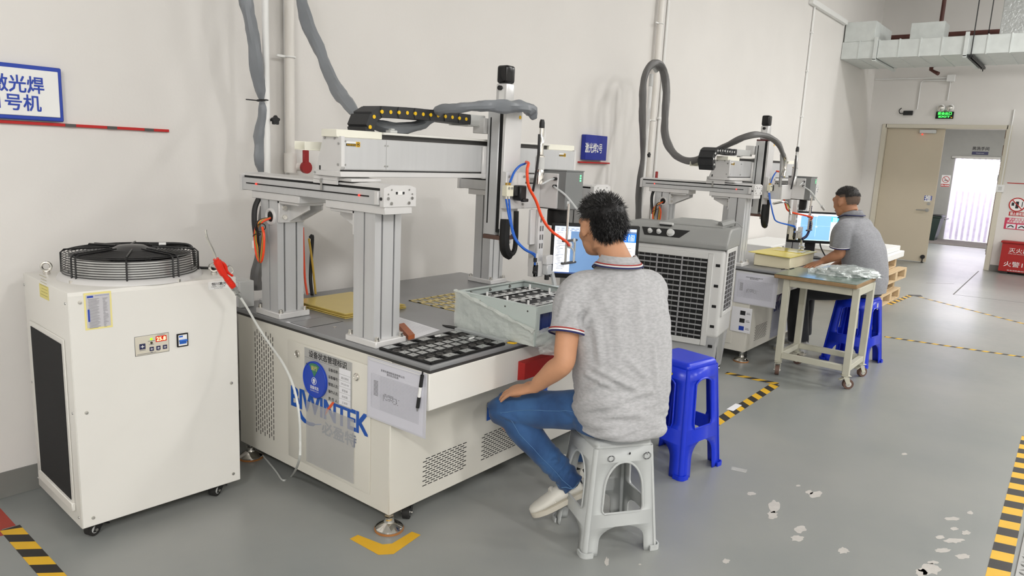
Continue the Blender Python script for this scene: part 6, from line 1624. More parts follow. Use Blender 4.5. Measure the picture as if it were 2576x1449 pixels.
# ------------------------------------------------------------------ people
from mathutils import noise as NZ
from mathutils.bvhtree import BVHTree
def ease(a, b, t): t = t*t*(3-2*t); return a+(b-a)*t
def limb(b, pts, hint, n=20, sub=4, cap=True):
    """tapered limb: pts = [(point, r_side, r_depth)]"""
    P = spline([V(p[0]) for p in pts], sub); rings = []
    for i, p in enumerate(P):
        k = min(i//sub, len(pts)-2); u = (i-k*sub)/sub
        r1 = ease(pts[k][1], pts[k+1][1], u); r2 = ease(pts[k][2], pts[k+1][2], u)
        T = (P[min(i+1, len(P)-1)]-P[max(i-1, 0)]).normalized()
        h = V(hint); x = (h-T*h.dot(T)).normalized(); y = T.cross(x)
        rings.append(b.ring(p, x, y, r1, n, r2))
    b.skin(rings, cap)
def loft(b, secs, n=32, sub=4):
    """torso: secs = [(centre, side vector, depth vector)], superellipse sections"""
    C_ = spline([V(s[0]) for s in secs], sub); rings = []
    for i, c in enumerate(C_):
        k = min(i//sub, len(secs)-2); u = (i-k*sub)/sub
        X = V(secs[k][1]).lerp(V(secs[k+1][1]), u*u*(3-2*u)); Y = V(secs[k][2]).lerp(V(secs[k+1][2]), u*u*(3-2*u))
        ring = []
        for j in range(n):
            a = 2*pi*j/n; ca, sa = cos(a), sin(a); e = .82
            ring.append(b.bm.verts.new(c+X*(math.copysign(abs(ca)**e, ca))+Y*(math.copysign(abs(sa)**e, sa))))
        rings.append(ring)
    b.skin(rings)
def fuse(b, voxel, smooth=6, fac=.5):
    """join overlapping pieces into one continuous surface"""
    bmesh.ops.recalc_face_normals(b.bm, faces=b.bm.faces[:])
    me = bpy.data.meshes.new('fuse'); b.bm.to_mesh(me); b.bm.free()
    o = bpy.data.objects.new('fuse', me); COL.objects.link(o)
    r = o.modifiers.new('r', 'REMESH'); r.mode = 'VOXEL'; r.voxel_size = voxel; r.use_smooth_shade = True
    s = o.modifiers.new('s', 'SMOOTH'); s.iterations = smooth; s.factor = fac
    dg = bpy.context.evaluated_depsgraph_get()
    out = bpy.data.meshes.new_from_object(o.evaluated_get(dg))
    bpy.data.objects.remove(o); bpy.data.meshes.remove(me)
    return out
def displace(me, fn):
    ns = [v.normal.copy() for v in me.vertices]
    for v, n in zip(me.vertices, ns): v.co = v.co+n*fn(v.co, n)
    me.update()
def bvh(me): return BVHTree.FromPolygons([v.co.copy() for v in me.vertices], [tuple(p.vertices) for p in me.polygons])
def snap(tree, p, off):
    loc, n, i, d = tree.find_nearest(V(p)); return loc+n*off
def finish(name, me, m, parent, label=None, **kw):
    for v in me.vertices: v.co -= parent.location
    me.shade_smooth()
    return put(name, me, m, parent, label, **kw)

def cloth_mat(name, rgb, rgb2, scale, stretch, bump=.25, rough=.85):
    m = bpy.data.materials.new(name); m.use_nodes = True; N = m.node_tree.nodes; L = m.node_tree.links; b = N['Principled BSDF']
    tc = N.new('ShaderNodeTexCoord'); mp = N.new('ShaderNodeMapping'); mp.inputs['Scale'].default_value = stretch
    L.new(tc.outputs['Object'], mp.inputs[0])
    n = N.new('ShaderNodeTexNoise'); n.inputs['Scale'].default_value = scale; n.inputs['Detail'].default_value = 6; L.new(mp.outputs[0], n.inputs['Vector'])
    r = N.new('ShaderNodeValToRGB'); r.color_ramp.elements[0].position = .34; r.color_ramp.elements[1].position = .66
    r.color_ramp.elements[0].color = (*lin(rgb), 1); r.color_ramp.elements[1].color = (*lin(rgb2), 1)
    L.new(n.outputs['Fac'], r.inputs[0]); L.new(r.outputs[0], b.inputs['Base Color'])
    b.inputs['Roughness'].default_value = rough; b.inputs['Sheen Weight'].default_value = .15
    n2 = N.new('ShaderNodeTexNoise'); n2.inputs['Scale'].default_value = 420; L.new(tc.outputs['Object'], n2.inputs['Vector'])
    bp = N.new('ShaderNodeBump'); bp.inputs['Strength'].default_value = bump; bp.inputs['Distance'].default_value = .002
    L.new(n2.outputs['Fac'], bp.inputs['Height']); L.new(bp.outputs[0], b.inputs['Normal'])
    return m
SHIRT1 = cloth_mat('heather_grey_jersey', (168, 168, 170), (186, 186, 188), 60, (1, 1, 2.5))
SHIRT2 = cloth_mat('grey_jersey', (132, 133, 138), (148, 149, 154), 60, (1, 1, 2.5))
DENIM = cloth_mat('blue_denim', (30, 62, 108), (56, 98, 148), 7, (1, 1, .6), .35)
TROUS = cloth_mat('black_trouser_cloth', (20, 21, 26), (30, 31, 36), 8, (1, 1, 1), .2)
SKIN2 = mat('skin_tan', (176, 126, 96), .55, var=.06, vscale=14)
HAIR1 = mat('hair_black', (20, 19, 20), .42)
HAIR2 = mat('hair_short_black', (40, 37, 35), .55)
NAVY = mat('trim_navy', (36, 40, 92), .8); TRW = mat('trim_white', (228, 226, 226), .8); TRR = mat('trim_red', (168, 60, 54), .8)
SHOE = mat('shoe_white', (222, 219, 210), .5, var=.03); SOLE = mat('shoe_sole', (206, 200, 186), .6)
EYEW = mat('eye_white', (232, 230, 226), .2); IRIS = mat('eye_dark', (30, 22, 18), .15); LIPS = mat('lips', (160, 92, 84), .5)

def hand(b, wrist, d, n, thumb, ln=.175, curl=.35, spread=.9):
    """wrist point, d = direction of the fingers, n = back of the hand, thumb = side of the thumb"""
    d = V(d).normalized(); n = V(n); n = (n-d*n.dot(d)).normalized(); s = V(thumb); s = (s-d*s.dot(d)-n*s.dot(n)).normalized()
    w = V(wrist); pl = ln*.52
    limb(b, [(w-d*.02, .024, .02), (w+d*.012, .027, .018), (w+d*pl*.5, .038, .0155), (w+d*pl*.9, .04, .014), (w+d*pl*1.05, .036, .011)], s, 16, 3)
    for k in range(4):
        o = w+d*(pl*(.98, 1.04, 1.02, .93)[k])+s*((.028, .0095, -.0095, -.027)[k]*1.02)
        L_ = ln*.5*(.92, 1.02, .95, .76)[k]
        f = (d+s*((.16, .04, -.07, -.2)[k]*spread)).normalized()
        p1 = o+f*(L_*.45)-n*(.004+.1*curl*L_); f2 = (f-n*(curl*1.1)).normalized()
        p2 = p1+f2*(L_*.32); f3 = (f2-n*(curl*1.0)).normalized(); p3 = p2+f3*(L_*.25)
        r = (.0088, .0092, .0088, .0078)[k]
        limb(b, [(o-f*.02+n*.001, r, r), (o+n*.0025, r*1.08, r*1.08), (p1+n*.0015, r*1.0, r*1.0), (p2, r*.9, r*.9), (p3, r*.68, r*.66)], s, 10, 3)
    o = w+d*(pl*.22)+s*.022-n*.004
    t1 = o+(d*.55+s*.75-n*.12).normalized()*.042; t2 = t1+(d*.85+s*.38-n*.15).normalized()*.034; t3 = t2+(d*.95+s*.12-n*.2).normalized()*.024
    limb(b, [(o-s*.012, .014, .013), (o+(t1-o)*.5, .014, .0125), (t1, .0115, .0108), (t2, .0102, .0095), (t3, .0075, .007)], n, 10, 3)

def head_pieces(b, H, Rm):
    """H centre of the cranium, Rm: columns right, forward, up"""
    def q(x, y, z): return H+Rm@V((x, y, z))
    def el(c, r, rot=None): b.ball(q(*c), 1, 24, 16, r, Rm if rot is None else Rm@rot)
    el((0, -.012, .022), (.074, .094, .088)); el((0, .02, -.01), (.068, .078, .075)); el((0, .036, -.05), (.056, .056, .062))
    el((0, .06, -.085), (.034, .03, .026)); el((0, .075, .028), (.056, .02, .024)); el((0, .088, -.018), (.012, .02, .02)); el((0, .084, .006), (.009, .014, .026))
    el((-.016, .086, -.024), (.009, .011, .008)); el((.016, .086, -.024), (.009, .011, .008))
    el((0, .082, -.053), (.024, .013, .008)); el((0, .079, -.065), (.021, .013, .008))
    for s in (-1, 1):
        el((s*.04, .058, -.028), (.022, .024, .022))
        e = Matrix.Rotation(s*-.42, 3, 'Z')
        el((s*.079, -.004, -.006), (.009, .019, .031), e); el((s*.083, -.01, .012), (.007, .016, .014), e); el((s*.077, .002, -.03), (.007, .01, .012), e)
    limb(b, [(q(0, -.02, -.03), .052, .055), (q(0, -.03, -.085), .05, .053)], Rm@V((1, 0, 0)), 20, 3)

def hair(parent, H, Rm, m, scale, line, seed, n_str, ln, top_extra=0., thick=.05):
    """cap over the cranium above the hairline plus short strands"""
    rr = random.Random(seed); b = B()
    bm = b.bm; bmesh.ops.create_icosphere(bm, subdivisions=5, radius=1)
    C0 = V((0, -.014, .018)); Rx, Ry, Rz = .0785*scale, .1*scale, .094*scale
    kill = []
    pts = []
    for v in bm.verts:
        p = v.co.copy()
        if line(p) < 0: kill.append(v)
        edge = max(0., min(1., line(p)/.25))
        k = 1+edge*thick+thick*edge*NZ.noise(p*3.1+V((seed, 0, 0)))+.025*edge*NZ.noise(p*9+V((0, seed, 0)))+top_extra*edge*max(0, p.z)
        v.co = H+Rm@(C0+V((p.x*Rx*k, p.y*Ry*k, p.z*Rz*k)))
    bmesh.ops.delete(bm, geom=kill, context='VERTS')
    bm.normal_update()
    src = [(f.calc_center_median(), f.normal.copy()) for f in bm.faces]
    cap = b.done('hair', m, parent, smooth=60, world=True)
    st = B()
    dn = Rm@V((0, -.3, -1)); fw = Rm@V((0, .8, .2))
    for i in range(n_str):
        c, n = rr.choice(src)
        if n.dot(c-H) < 0: n = -n
        up = (c-H).normalized().dot(Rm@V((0, 0, 1)))
        g = (n*rr.uniform(.15, .6)+dn*(.9 if up < .55 else .25)+fw*(.6 if up > .4 else .0)+V((rr.uniform(-.4, .4), rr.uniform(-.4, .4), rr.uniform(-.3, .3)))).normalized()
        w = g.cross(n).normalized()*rr.uniform(.0008, .0016); L_ = ln*rr.uniform(.5, 1.2)
        a = c-n*.001; mid = a+g*(L_*.55)+n*(L_*.12); tip = a+g*L_
        va = [st.bm.verts.new(x) for x in (a-w, a+w, mid+w*.7, mid-w*.7, tip)]
        st.bm.faces.new(va[:4]); st.bm.faces.new((va[3], va[2], va[4]))
    st.done('hair_strands', m, parent, smooth=0, world=True, kind='stuff')

def face_bits(parent, H, Rm):
    def q(x, y, z): return H+Rm@V((x, y, z))
    for s in (-1, 1):
        B().ball(q(s*.031, .0745, .004), .0125, 14, 10).done('eye', EYEW, parent, world=True)
        B().ball(q(s*.031, .0845, .004), .0052, 10, 8).done('iris', IRIS, parent, world=True)
        B().tube([q(s*.016, .089, .026), q(s*.031, .087, .031), q(s*.05, .075, .026)], (.003, .004), 6, sub=4).done('eyebrow', IRIS, parent, world=True)
    B().tube([q(-.02, .0885, -.0585), q(0, .0945, -.0575), q(.02, .0885, -.0585)], (.0045, .003), 8, sub=4).done('lips', LIPS, parent, world=True)

def shoe(parent, heel, toe, up, side, name='shoe', m=None):
    """white slip-on shoe: heel and toe are points on the sole"""
    m = m or SHOE
    h, t = V(heel), V(toe); d = (t-h); L_ = d.length; d.normalize(); u = V(up); u = (u-d*u.dot(d)).normalized(); s = d.cross(u)
    root = bpy.data.objects.new(name, None)
    b = B(); rings = []
    prof = [(-.02, .02, .012), (.0, .031, .06), (.1, .036, .066), (.25, .036, .062), (.42, .04, .06), (.58, .046, .05), (.74, .047, .04), (.88, .04, .032), (.97, .026, .026), (1.0, .012, .02)]
    for f, w, z in prof:
        c = h+d*(L_*f); ring = []
        for j in range(18):
            a = 2*pi*j/18; x = w*cos(a); y = sin(a)
            ring.append(b.bm.verts.new(c+s*x+u*(.012+(z-.0)*(.5+.5*y)*(1 if y > -.99 else 1))))
        rings.append(ring)
    b.skin(rings)
    up_ = b.done(name, m, parent, smooth=60, world=True)
    b = B(); pts = []
    for f, w, z in prof: pts.append((f, w+.003))
    loop = [h+d*(L_*f)+s*w for f, w in pts]+[h+d*(L_*f)-s*w for f, w in reversed(pts)]
    so_ = b.prism(loop, u*.02).done('sole', SOLE, up_, smooth=30, world=False)
    for v in so_.data.vertices: v.co -= parent.location
    b = B(); c = h+d*(L_*.52)
    b.tube([c+s*(.044*cos(a))+u*(.03+.034*sin(a)) for a in [pi*k/10 for k in range(0, 11)]], (.014, .003), 8, flat=d)
    st_ = b.done('strap', m, up_, smooth=50)
    for v in st_.data.vertices: v.co -= parent.location
    c = h+d*(L_*.12)+u*.052
    b = B(); b.lathe([(.034, -.012), (.036, .008), (.034, .012), (.028, .01)], c, u, 20)
    op = b.done('collar', M['dark'], up_, smooth=50)
    for v in op.data.vertices: v.co -= parent.location
    return up_

def trim_ring(parent, pts, r, m, name):
    B().tube(pts, r, 6, closed=True).done(name, m, parent, smooth=60, world=True)

# ---- near worker -----------------------------------------------------------
S = V((2.41, 1.368, .452))
def fac(deg): return V((sin(RAD(deg)), cos(RAD(deg)), 0)), V((-cos(RAD(deg)), sin(RAD(deg)), 0))
F1, L1 = fac(36)
p1 = thing('person', 'seated worker in a grey polo shirt and blue jeans with one hand on the thigh', 'person', (S.x, S.y, .0))
sp = [V((2.405, 1.352, .47)), V((2.41, 1.35, .56)), V((2.412, 1.352, .68)), V((2.42, 1.362, .82)), V((2.428, 1.38, .94)), V((2.436, 1.398, 1.02)), V((2.44, 1.405, 1.07))]
neck = V((2.442, 1.408, 1.10))
Hd = atd(1511, 571, 2.86)
hF, hL = fac(26)
Rm1 = Matrix((( -hL.x, hF.x, 0), (-hL.y, hF.y, 0), (0, 0, 1)))
Rm1 = Matrix.Rotation(RAD(-10), 3, V((-hL.x, -hL.y, 0)))@Rm1
shL, shR = V((2.292, 1.512, 1.0)), V((2.575, 1.325, 1.005))
elL, wrL = V((2.19, 1.468, .742)), V((2.185, 1.6, .612))
elR, wrR = V((2.68, 1.42, .76)), V((2.7, 1.6, .62))
hpL, hpR = S+L1*.088+F1*.03+V((0, 0, .07)), S-L1*.088+F1*.02+V((0, 0, .07))
knL, anL = V((2.228, 1.775, .47)), V((2.335, 1.49, .205))
knR, anR = V((2.72, 1.68, .49)), V((2.78, 1.74, .11))
# body: one continuous skin
b = B()
head_pieces(b, Hd, Rm1)
limb(b, [(sp[4], .09, .07), (neck+V((0, 0, -.03)), .068, .062), (neck.lerp(Hd, .35), .056, .058), (Hd+Rm1@V((0, -.022, -.04)), .052, .056)], L1, 24, 4)
loft(b, [(sp[0]+V((0, 0, .02)), L1*.13, F1*.1), (sp[2], L1*.13, F1*.095), (sp[4], L1*.15, F1*.09), (sp[6]-V((0, 0, .03)), L1*.1, F1*.06)])
for sh, el, wr in ((shL, elL, wrL), (shR, elR, wrR)):
    up = el-sh
    limb(b, [(sh.lerp(sp[5], .4), .05, .05), (sh, .05, .052), (sh+up*.4, .046, .05), (sh+up*.8, .04, .044), (el, .04, .041), (el.lerp(wr, .28), .042, .043), (el.lerp(wr, .7), .032, .034), (wr, .026, .022)], F1, 20, 4)
hand(b, wrL, V((-.02, .95, -.33)), V((-.35, .3, .9)), V((.85, .15, .3)), .18, .3, 1.15)
hand(b, wrR, V((.1, .93, -.2)), V((.2, .1, .95)), V((-.9, .2, 0)), .18, .3)
for hp, kn, an in ((hpL, knL, anL), (hpR, knR, anR)):
    limb(b, [(hp, .06, .06), (kn, .045, .045), (an, .032, .035)], F1, 14, 4)
me = fuse(b, .005, 5, .5)
finish('body', me, M['skin'], p1)
face_bits(p1, Hd, Rm1)
# hair: short at the nape, thick on top
def line1(p):
    # p on the unit sphere (x right, y forward, z up): keep the area above a tilted hairline
    z = p.z+.8
    if p.y > .1: z = p.z-.1-(p.y-.1)*.75
    elif p.y > -.34 and abs(p.x) > .5: z = p.z-.12
    return z
hair(p1, Hd, Rm1, HAIR1, 1.07, line1, 3, 4200, .026, .03)
# polo shirt
b = B()
Lh = fac(30)[1]; Fh = fac(30)[0]
loft(b, [(sp[0]+V((-.0, -.015, -.0)), Lh*.178, Fh*.15), (sp[1]+V((-.004, -.012, 0)), Lh*.184, Fh*.152), (sp[2]+V((0, -.006, 0)), L1*.19, F1*.146), (sp[3], L1*.196, F1*.136), (sp[4], L1*.194, F1*.124), (sp[5], L1*.168, F1*.1), (sp[6]+V((0, 0, .0)), L1*.1, F1*.082), (neck+V((0, 0, .005)), L1*.07, F1*.072)], 40, 5)
for sh, el, w in ((shL, elL, 1.), (shR, elR, 1.)):
    up = el-sh
    limb(b, [(sh.lerp(sp[5], .55)+V((0, 0, .01)), .07, .062), (sh.lerp(sp[5], .12), .07, .068), (sh+up*.2, .068, .072), (sh+up*.42, .066, .07), (sh+up*.6, .067, .072)], F1, 24, 4)
me = fuse(b, .0065, 7, .5)
wst = sp[1]
def wr1(p, n):
    d = 0.
    t = p.z
    low = max(0, min(1, (.74-t)/.2))
    d += .017*low*NZ.noise(V((p.x*4+p.y*4, (p.x-p.y)*3, p.z*17+p.x*8)))
    d += .010*low*abs(NZ.noise(V((p.x*7, p.y*7, p.z*30+p.y*10))))
    d += .009*NZ.noise(V((p.x*9, p.y*9, p.z*4)))
    arm = max(0, 1-(p-(shL.lerp(elL, .25)+V((.07, -.05, -.03)))).length/.16)
    d += .012*arm*sin((p.x-p.y*.6+p.z*.4)*75)
    arm2 = max(0, 1-(p-(shR.lerp(elR, .25)+V((-.05, -.04, -.05)))).length/.15)
    d += .007*arm2*sin((p.x+p.z*.8)*70)
    return d
displace(me, wr1)
def ridges(me, segs):
    tr = bvh(me); F_ = []
    for (x0, y0, x1, y1, amp, wd) in segs:
        a, b_ = tr.ray_cast(CAMP, ray(x0, y0).normalized())[0], tr.ray_cast(CAMP, ray(x1, y1).normalized())[0]
        if a is None or b_ is None: continue
        mid = tr.ray_cast(CAMP, ray((x0+x1)/2, (y0+y1)/2).normalized())[0]
        F_.append((a, mid if mid is not None else (a+b_)/2, b_, amp, wd))
    def fn(p, n):
        d = 0.
        for a, m_, b_, amp, wd in F_:
            for s, e, k0, k1 in ((a, m_, 0, .5), (m_, b_, .5, 1)):
                v = e-s; L_ = v.length_squared
                if L_ < 1e-9: continue
                t = (p-s).dot(v)/L_
                if t < 0 or t > 1: continue
                q = (p-(s+v*t)).length/wd
                if q > 3: continue
                u = k0+(k1-k0)*t
                d += amp*math.exp(-q*q)*(4*u*(1-u))**.5-amp*.35*math.exp(-((q-1.7)/.8)**2)*(4*u*(1-u))**.5
        return d
    displace(me, fn)
ridges(me, [(1470, 938, 1552, 978, .011, .011), (1490, 925, 1612, 985, .010, .013), (1448, 992, 1540, 955, .009, .012), (1550, 1008, 1646, 982, .008, .013), (1462, 1035, 1570, 1008, .008, .014), (1492, 772, 1446, 852, .014, .011), (1478, 768, 1420, 812, .008, .011), (1548, 735, 1562, 905, .006, .018), (1602, 715, 1612, 860, .006, .018), (1642, 860, 1652, 975, .008, .012), (1500, 820, 1512, 930, .007, .014), (1575, 900, 1630, 955, .007, .013), (1470, 1052, 1620, 1040, .006, .012), (1425, 740, 1405, 800, .006, .012)])
finish('polo_shirt', me, SHIRT1, p1, 'heather grey polo shirt')
# sleeve trims
for sh, el in ((shL, elL), (shR, elR)):
    ax = (el-sh).normalized(); c0 = sh+(el-sh)*.6
    x = (F1-ax*F1.dot(ax)).normalized(); y = ax.cross(x)
    for k, (m_, r) in enumerate(((NAVY, .0036), (TRW, .003), (TRR, .0026))):
        c = c0-ax*(-.002+k*.006)
        trim_ring(p1, [c+x*(.0675*cos(2*pi*i/28))+y*(.0725*sin(2*pi*i/28)) for i in range(28)], r, m_, 'sleeve_trim')
# collar: folded band around the neck
b = B(); rings = []
ce = neck+V((-.004, .004, 0)); tl = (Hd-neck).normalized()
for i in range(36):
    a = 2*pi*i/36; d = L1*cos(a)+F1*sin(a); front = max(0, sin(a))
    pb = ce+d*.07+V((0, 0, .0-.03*front)); pt_ = ce+d*.063+V((0, 0, .036-.045*front)); po = ce+d*.096+V((0, 0, .0-.035*front)); pt2 = ce+d*.07+V((0, 0, .039-.045*front))
    rings.append([b.bm.verts.new(q) for q in (pb, pt_, pt2, po)])
for i in range(36):
    A, Bq = rings[i], rings[(i+1) % 36]
    for j in range(3): b.bm.faces.new((A[j], A[j+1], Bq[j+1], Bq[j]))
co = b.done('collar', SHIRT1, p1, smooth=70, world=True)
md = co.modifiers.new('thickness', 'SOLIDIFY'); md.thickness = .004
for k, (m_, r) in enumerate(((NAVY, .0028), (TRW, .0028), (TRR, .0024))):
    trim_ring(p1, [ce+(L1*cos(2*pi*i/36)+F1*sin(2*pi*i/36))*(.0975-.0035*k)+V((0, 0, .0+.0052*k-.035*max(0, sin(2*pi*i/36)))) for i in range(36)], r, m_, 'collar_trim')
# jeans
b = B()
loft(b, [(S+V((0, 0, .004)), L1*.165, F1*.14), (S+V((0, 0, .05)), L1*.172, F1*.145), (S+V((0, 0, .12)), L1*.16, F1*.125)], 32, 4)
for hp, kn, an in ((hpL, knL, anL), (hpR, knR, anR)):
    th = kn-hp; shn = an-kn
    sd = L1
    limb(b, [(hp-th*.12, .085, .078), (hp+th*.15, .088, .08), (hp+th*.5, .08, .076), (hp+th*.85, .07, .068), (kn+th*.04, .064, .064), (kn+shn*.12-th*.02, .064, .064), (kn+shn*.35, .062, .064), (kn+shn*.65, .055, .056), (kn+shn*.92, .05, .05), (an+shn*.03, .05, .05)], sd, 24, 4)
me = fuse(b, .0065, 6, .5)
def wr2(p, n):
    d = .005*NZ.noise(V((p.x*10, p.y*10, p.z*10)))
    k = max(0, 1-(p-knL).length/.14); q = p-knL
    d += .009*k*sin((q.z*.9+q.x*.6+q.y*.25)*95)
    k = max(0, 1-(p-anL).length/.2); d += .006*k*sin((p-anL).dot((anL-knL).normalized())*150+4*NZ.noise(p*14))
    return d
displace(me, wr2)
ridges(me, [(1238, 1062, 1335, 1086, .008, .009), (1262, 1082, 1372, 1112, .009, .01), (1246, 1036, 1302, 1062, .006, .009), (1300, 1112, 1392, 1082, .008, .011), (1375, 1196, 1462, 1172, .008, .009), (1360, 1170, 1440, 1148, .007, .009), (1388, 1214, 1468, 1194, .007, .008), (1340, 1136, 1420, 1128, .006, .01), (1400, 1010, 1448, 1052, .006, .01), (1420, 1070, 1480, 1046, .006, .011)])
tree = bvh(me)
finish('jeans', me, DENIM, p1, 'blue denim jeans')
# seams
sm = mat('denim_seam', (84, 122, 164), .8)
out = V((-.6, -.35, .2))
sp_ = []
for k in range(15):
    u = k/14; c = hpL.lerp(knL, -.05+1.08*u); sp_.append(snap(tree, c+out*.14, .0012))
for k in range(1, 10):
    u = k/9; c = knL.lerp(anL, u*.95); sp_.append(snap(tree, c+V((-.6, -.45, -.1))*.14, .0012))
B().tube(sp_, .0013, 5).done('jeans_seam', sm, p1, smooth=60, world=True)
pk = [snap(tree, S+V((-.075, -.115, z))+V((x, -x*.6, 0)), .0015) for x, z in ((0, .10), (.0, .045), (.03, .03), (.075, .045), (.08, .1))]
B().tube(pk, .0012, 5, sub=4).done('pocket_seam', sm, p1, smooth=60, world=True)
trim_ring(p1, [snap(tree, anL+(anL-knL).normalized()*.006+V((.05*cos(2*pi*i/20), .05*sin(2*pi*i/20), .0)), .001) for i in range(20)], .0022, sm, 'trouser_hem')
# shoes
shoe(p1, V((2.392, 1.458, .155)), V((2.252, 1.618, .045)), V((-.1, .15, 1)), None)
shoe(p1, V((2.76, 1.69, .001)), V((2.86, 1.92, .001)), V((0, 0, 1)), None)

# ---- far worker ------------------------------------------------------------
S2_ = V((6.16, 1.36, .535))
F2, L2 = fac(14)
p2 = thing('person', 'seated worker in a grey polo shirt and black trousers leaning over the cart', 'person', (S2_.x, S2_.y, 0))
D2 = 5.66
sq = [V((6.17, 1.35, .545)), V((6.17, 1.345, .64)), V((6.165, 1.35, .76)), V((6.155, 1.375, .9)), V((6.14, 1.42, 1.02)), V((6.13, 1.455, 1.095)), V((6.125, 1.475, 1.135))]
neck2 = V((6.12, 1.485, 1.165))
Hd2 = V((6.095, 1.535, 1.262))
hF, hL = fac(22)
Rm2 = Matrix(((-hL.x, hF.x, 0), (-hL.y, hF.y, 0), (0, 0, 1)))
Rm2 = Matrix.Rotation(RAD(-14), 3, V((-hL.x, -hL.y, 0)))@Rm2
s2L, s2R = V((5.955, 1.50, 1.055)), V((6.315, 1.42, 1.055))
e2L = V((5.90, 1.61, .84)); w2L = V((5.72, 1.755, .80))
hnd = onz(2030, 668, .755)
e2R = V((6.42, 1.5, .82)); w2R = V((6.32, 1.68, .66))
h2L, h2R = S2_+L2*.09+F2*.03+V((0, 0, .06)), S2_-L2*.09+F2*.03+V((0, 0, .06))
k2L, a2L = V((6.02, 1.80, .53)), V((6.02, 1.74, .1))
k2R, a2R = V((6.3, 1.83, .53)), V((6.28, 1.8, .1))
w2L = V((hnd.x+.14, hnd.y-.07, .785))
e2L = s2L.lerp(w2L, .5)+V((.01, -.06, -.06))
b = B()
head_pieces(b, Hd2, Rm2)
limb(b, [(sq[4], .09, .07), (neck2+V((0, 0, -.03)), .068, .062), (neck2.lerp(Hd2, .4), .058, .058), (Hd2+Rm2@V((0, -.022, -.04)), .054, .056)], L2, 24, 4)
loft(b, [(sq[0]+V((0, 0, .02)), L2*.13, F2*.1), (sq[2], L2*.13, F2*.095), (sq[4], L2*.15, F2*.09), (sq[6]-V((0, 0, .03)), L2*.1, F2*.06)])
for sh, el, wr in ((s2L, e2L, w2L), (s2R, e2R, w2R)):
    up = el-sh
    limb(b, [(sh.lerp(sq[5], .4), .05, .05), (sh, .052, .052), (sh+up*.4, .048, .05), (sh+up*.8, .042, .044), (el, .041, .041), (el.lerp(wr, .28), .042, .043), (el.lerp(wr, .7), .032, .034), (wr, .027, .022)], F2, 20, 4)
hand(b, w2L, V((hnd.x-w2L.x, hnd.y-w2L.y, -.045)), V((0, 0, 1)), V((.4, .9, 0)), .185, .16, 1.1)
hand(b, w2R, V((-.3, .93, -.2)), V((.0, .1, .95)), V((-.9, .2, 0)), .18, .3)
for hp, kn, an in ((h2L, k2L, a2L), (h2R, k2R, a2R)): limb(b, [(hp, .06, .06), (kn, .045, .045), (an, .032, .035)], F2, 14, 4)
me = fuse(b, .006, 5, .5)
finish('body', me, SKIN2, p2)
face_bits(p2, Hd2, Rm2)
def line2(p):
    z = p.z+.62
    if p.y > .1: z = p.z-.16-(p.y-.1)*.62
    elif p.y > -.34 and abs(p.x) > .5: z = p.z-.08
    return z
def line2top(p):
    z = p.z-.02
    if p.y > .1: z = p.z-.2-(p.y-.1)*.55
    elif p.y > -.34 and abs(p.x) > .45: z = p.z-.3
    return z
hair(p2, Hd2, Rm2, mat('hair_fade', (98, 80, 68), .7, var=.12, vscale=60), .978, line2, 8, 1500, .004, .0, .002)
hair(p2, Hd2, Rm2, HAIR2, .99, line2top, 8, 3600, .011, .03, .02)
b = B()
loft(b, [(sq[0]+V((0, -.01, .02)), L2*.178, F2*.152), (sq[1], L2*.186, F2*.156), (sq[2], L2*.19, F2*.15), (sq[3], L2*.198, F2*.14), (sq[4], L2*.196, F2*.126), (sq[5], L2*.165, F2*.1), (sq[6], L2*.1, F2*.084), (neck2+V((0, 0, .005)), L2*.07, F2*.072)], 36, 5)
for sh, el in ((s2L, e2L), (s2R, e2R)):
    up = el-sh
    limb(b, [(sh.lerp(sq[5], .55)+V((0, 0, .01)), .07, .062), (sh.lerp(sq[5], .12), .074, .07), (sh+up*.25, .074, .076), (sh+up*.5, .074, .076), (sh+up*.72, .075, .078)], F2, 24, 4)
me = fuse(b, .008, 7, .5)
def wr3(p, n):
    low = max(0, min(1, (.85-p.z)/.25))
    return .008*low*NZ.noise(V((p.x*5, p.y*5, p.z*16)))+.006*NZ.noise(V((p.x*9+p.z*4, p.y*9, p.z*5)))+.006*max(0, 1-(p-s2L.lerp(e2L, .3)).length/.2)*sin((p.x+p.y+p.z*.4)*70)
displace(me, wr3)
finish('polo_shirt', me, SHIRT2, p2, 'grey polo shirt')
for sh, el in ((s2L, e2L), (s2R, e2R)):
    ax = (el-sh).normalized(); c0 = sh+(el-sh)*.72
    x = (F2-ax*F2.dot(ax)).normalized(); y = ax.cross(x)
    for k, (m_, r) in enumerate(((NAVY, .004), (TRW, .003))):
        c = c0-ax*(k*.007)
        trim_ring(p2, [c+x*(.0755*cos(2*pi*i/28))+y*(.0785*sin(2*pi*i/28)) for i in range(28)], r, m_, 'sleeve_trim')
b = B(); rings = []
ce = neck2+V((0, .002, 0))
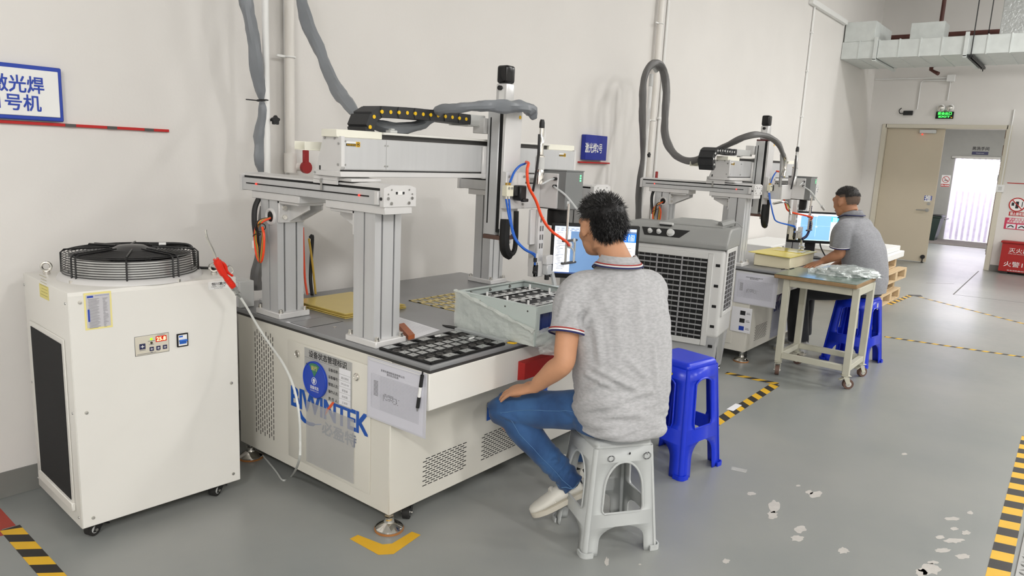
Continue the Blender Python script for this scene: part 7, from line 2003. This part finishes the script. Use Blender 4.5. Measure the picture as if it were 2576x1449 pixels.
for i in range(36):
    a = 2*pi*i/36; d = L2*cos(a)+F2*sin(a); front = max(0, sin(a))
    rings.append([b.bm.verts.new(q) for q in (ce+d*.066+V((0, 0, -.008-.03*front)), ce+d*.061+V((0, 0, .028-.045*front)), ce+d*.072+V((0, 0, .036-.045*front)), ce+d*.096+V((0, 0, -.004-.035*front)))])
for i in range(36):
    A, Bq = rings[i], rings[(i+1) % 36]
    for j in range(3): b.bm.faces.new((A[j], A[j+1], Bq[j+1], Bq[j]))
co = b.done('collar', SHIRT2, p2, smooth=70, world=True)
md = co.modifiers.new('thickness', 'SOLIDIFY'); md.thickness = .004
trim_ring(p2, [ce+(L2*cos(2*pi*i/36)+F2*sin(2*pi*i/36))*.0975+V((0, 0, -.003-.035*max(0, sin(2*pi*i/36)))) for i in range(36)], .003, NAVY, 'collar_trim')
B().box((-.03, -.002, -.05), (.03, .002, .05), .002, rot=Matrix.Rotation(RAD(20), 3, 'Z')).done('badge_holder', M['dark'], p2).location = V((5.985, 1.565, .985))-p2.location
b = B()
loft(b, [(S2_+V((0, 0, .004)), L2*.168, F2*.142), (S2_+V((0, 0, .05)), L2*.172, F2*.145), (S2_+V((0, 0, .12)), L2*.16, F2*.125)], 32, 4)
for hp, kn, an in ((h2L, k2L, a2L), (h2R, k2R, a2R)):
    th = kn-hp; shn = an-kn
    limb(b, [(hp-th*.12, .092, .086), (hp+th*.15, .1, .094), (hp+th*.5, .1, .095), (hp+th*.85, .092, .088), (kn+th*.04, .084, .082), (kn+shn*.12, .086, .084), (kn+shn*.4, .088, .086), (kn+shn*.7, .082, .082), (an-shn*.02, .076, .08)], L2, 24, 4)
me = fuse(b, .008, 6, .5)
displace(me, lambda p, n: .007*NZ.noise(V((p.x*8, p.y*8, p.z*8))))
finish('trousers', me, TROUS, p2, 'loose black trousers')
shoe(p2, a2L+V((0, -.06, -.099)), a2L+V((.02, .2, -.099)), V((0, 0, 1)), None, m=mat('shoe_grey', (188, 188, 186), .6))
shoe(p2, a2R+V((0, -.06, -.099)), a2R+V((.02, .2, -.099)), V((0, 0, 1)), None, m=MATS['shoe_grey'])
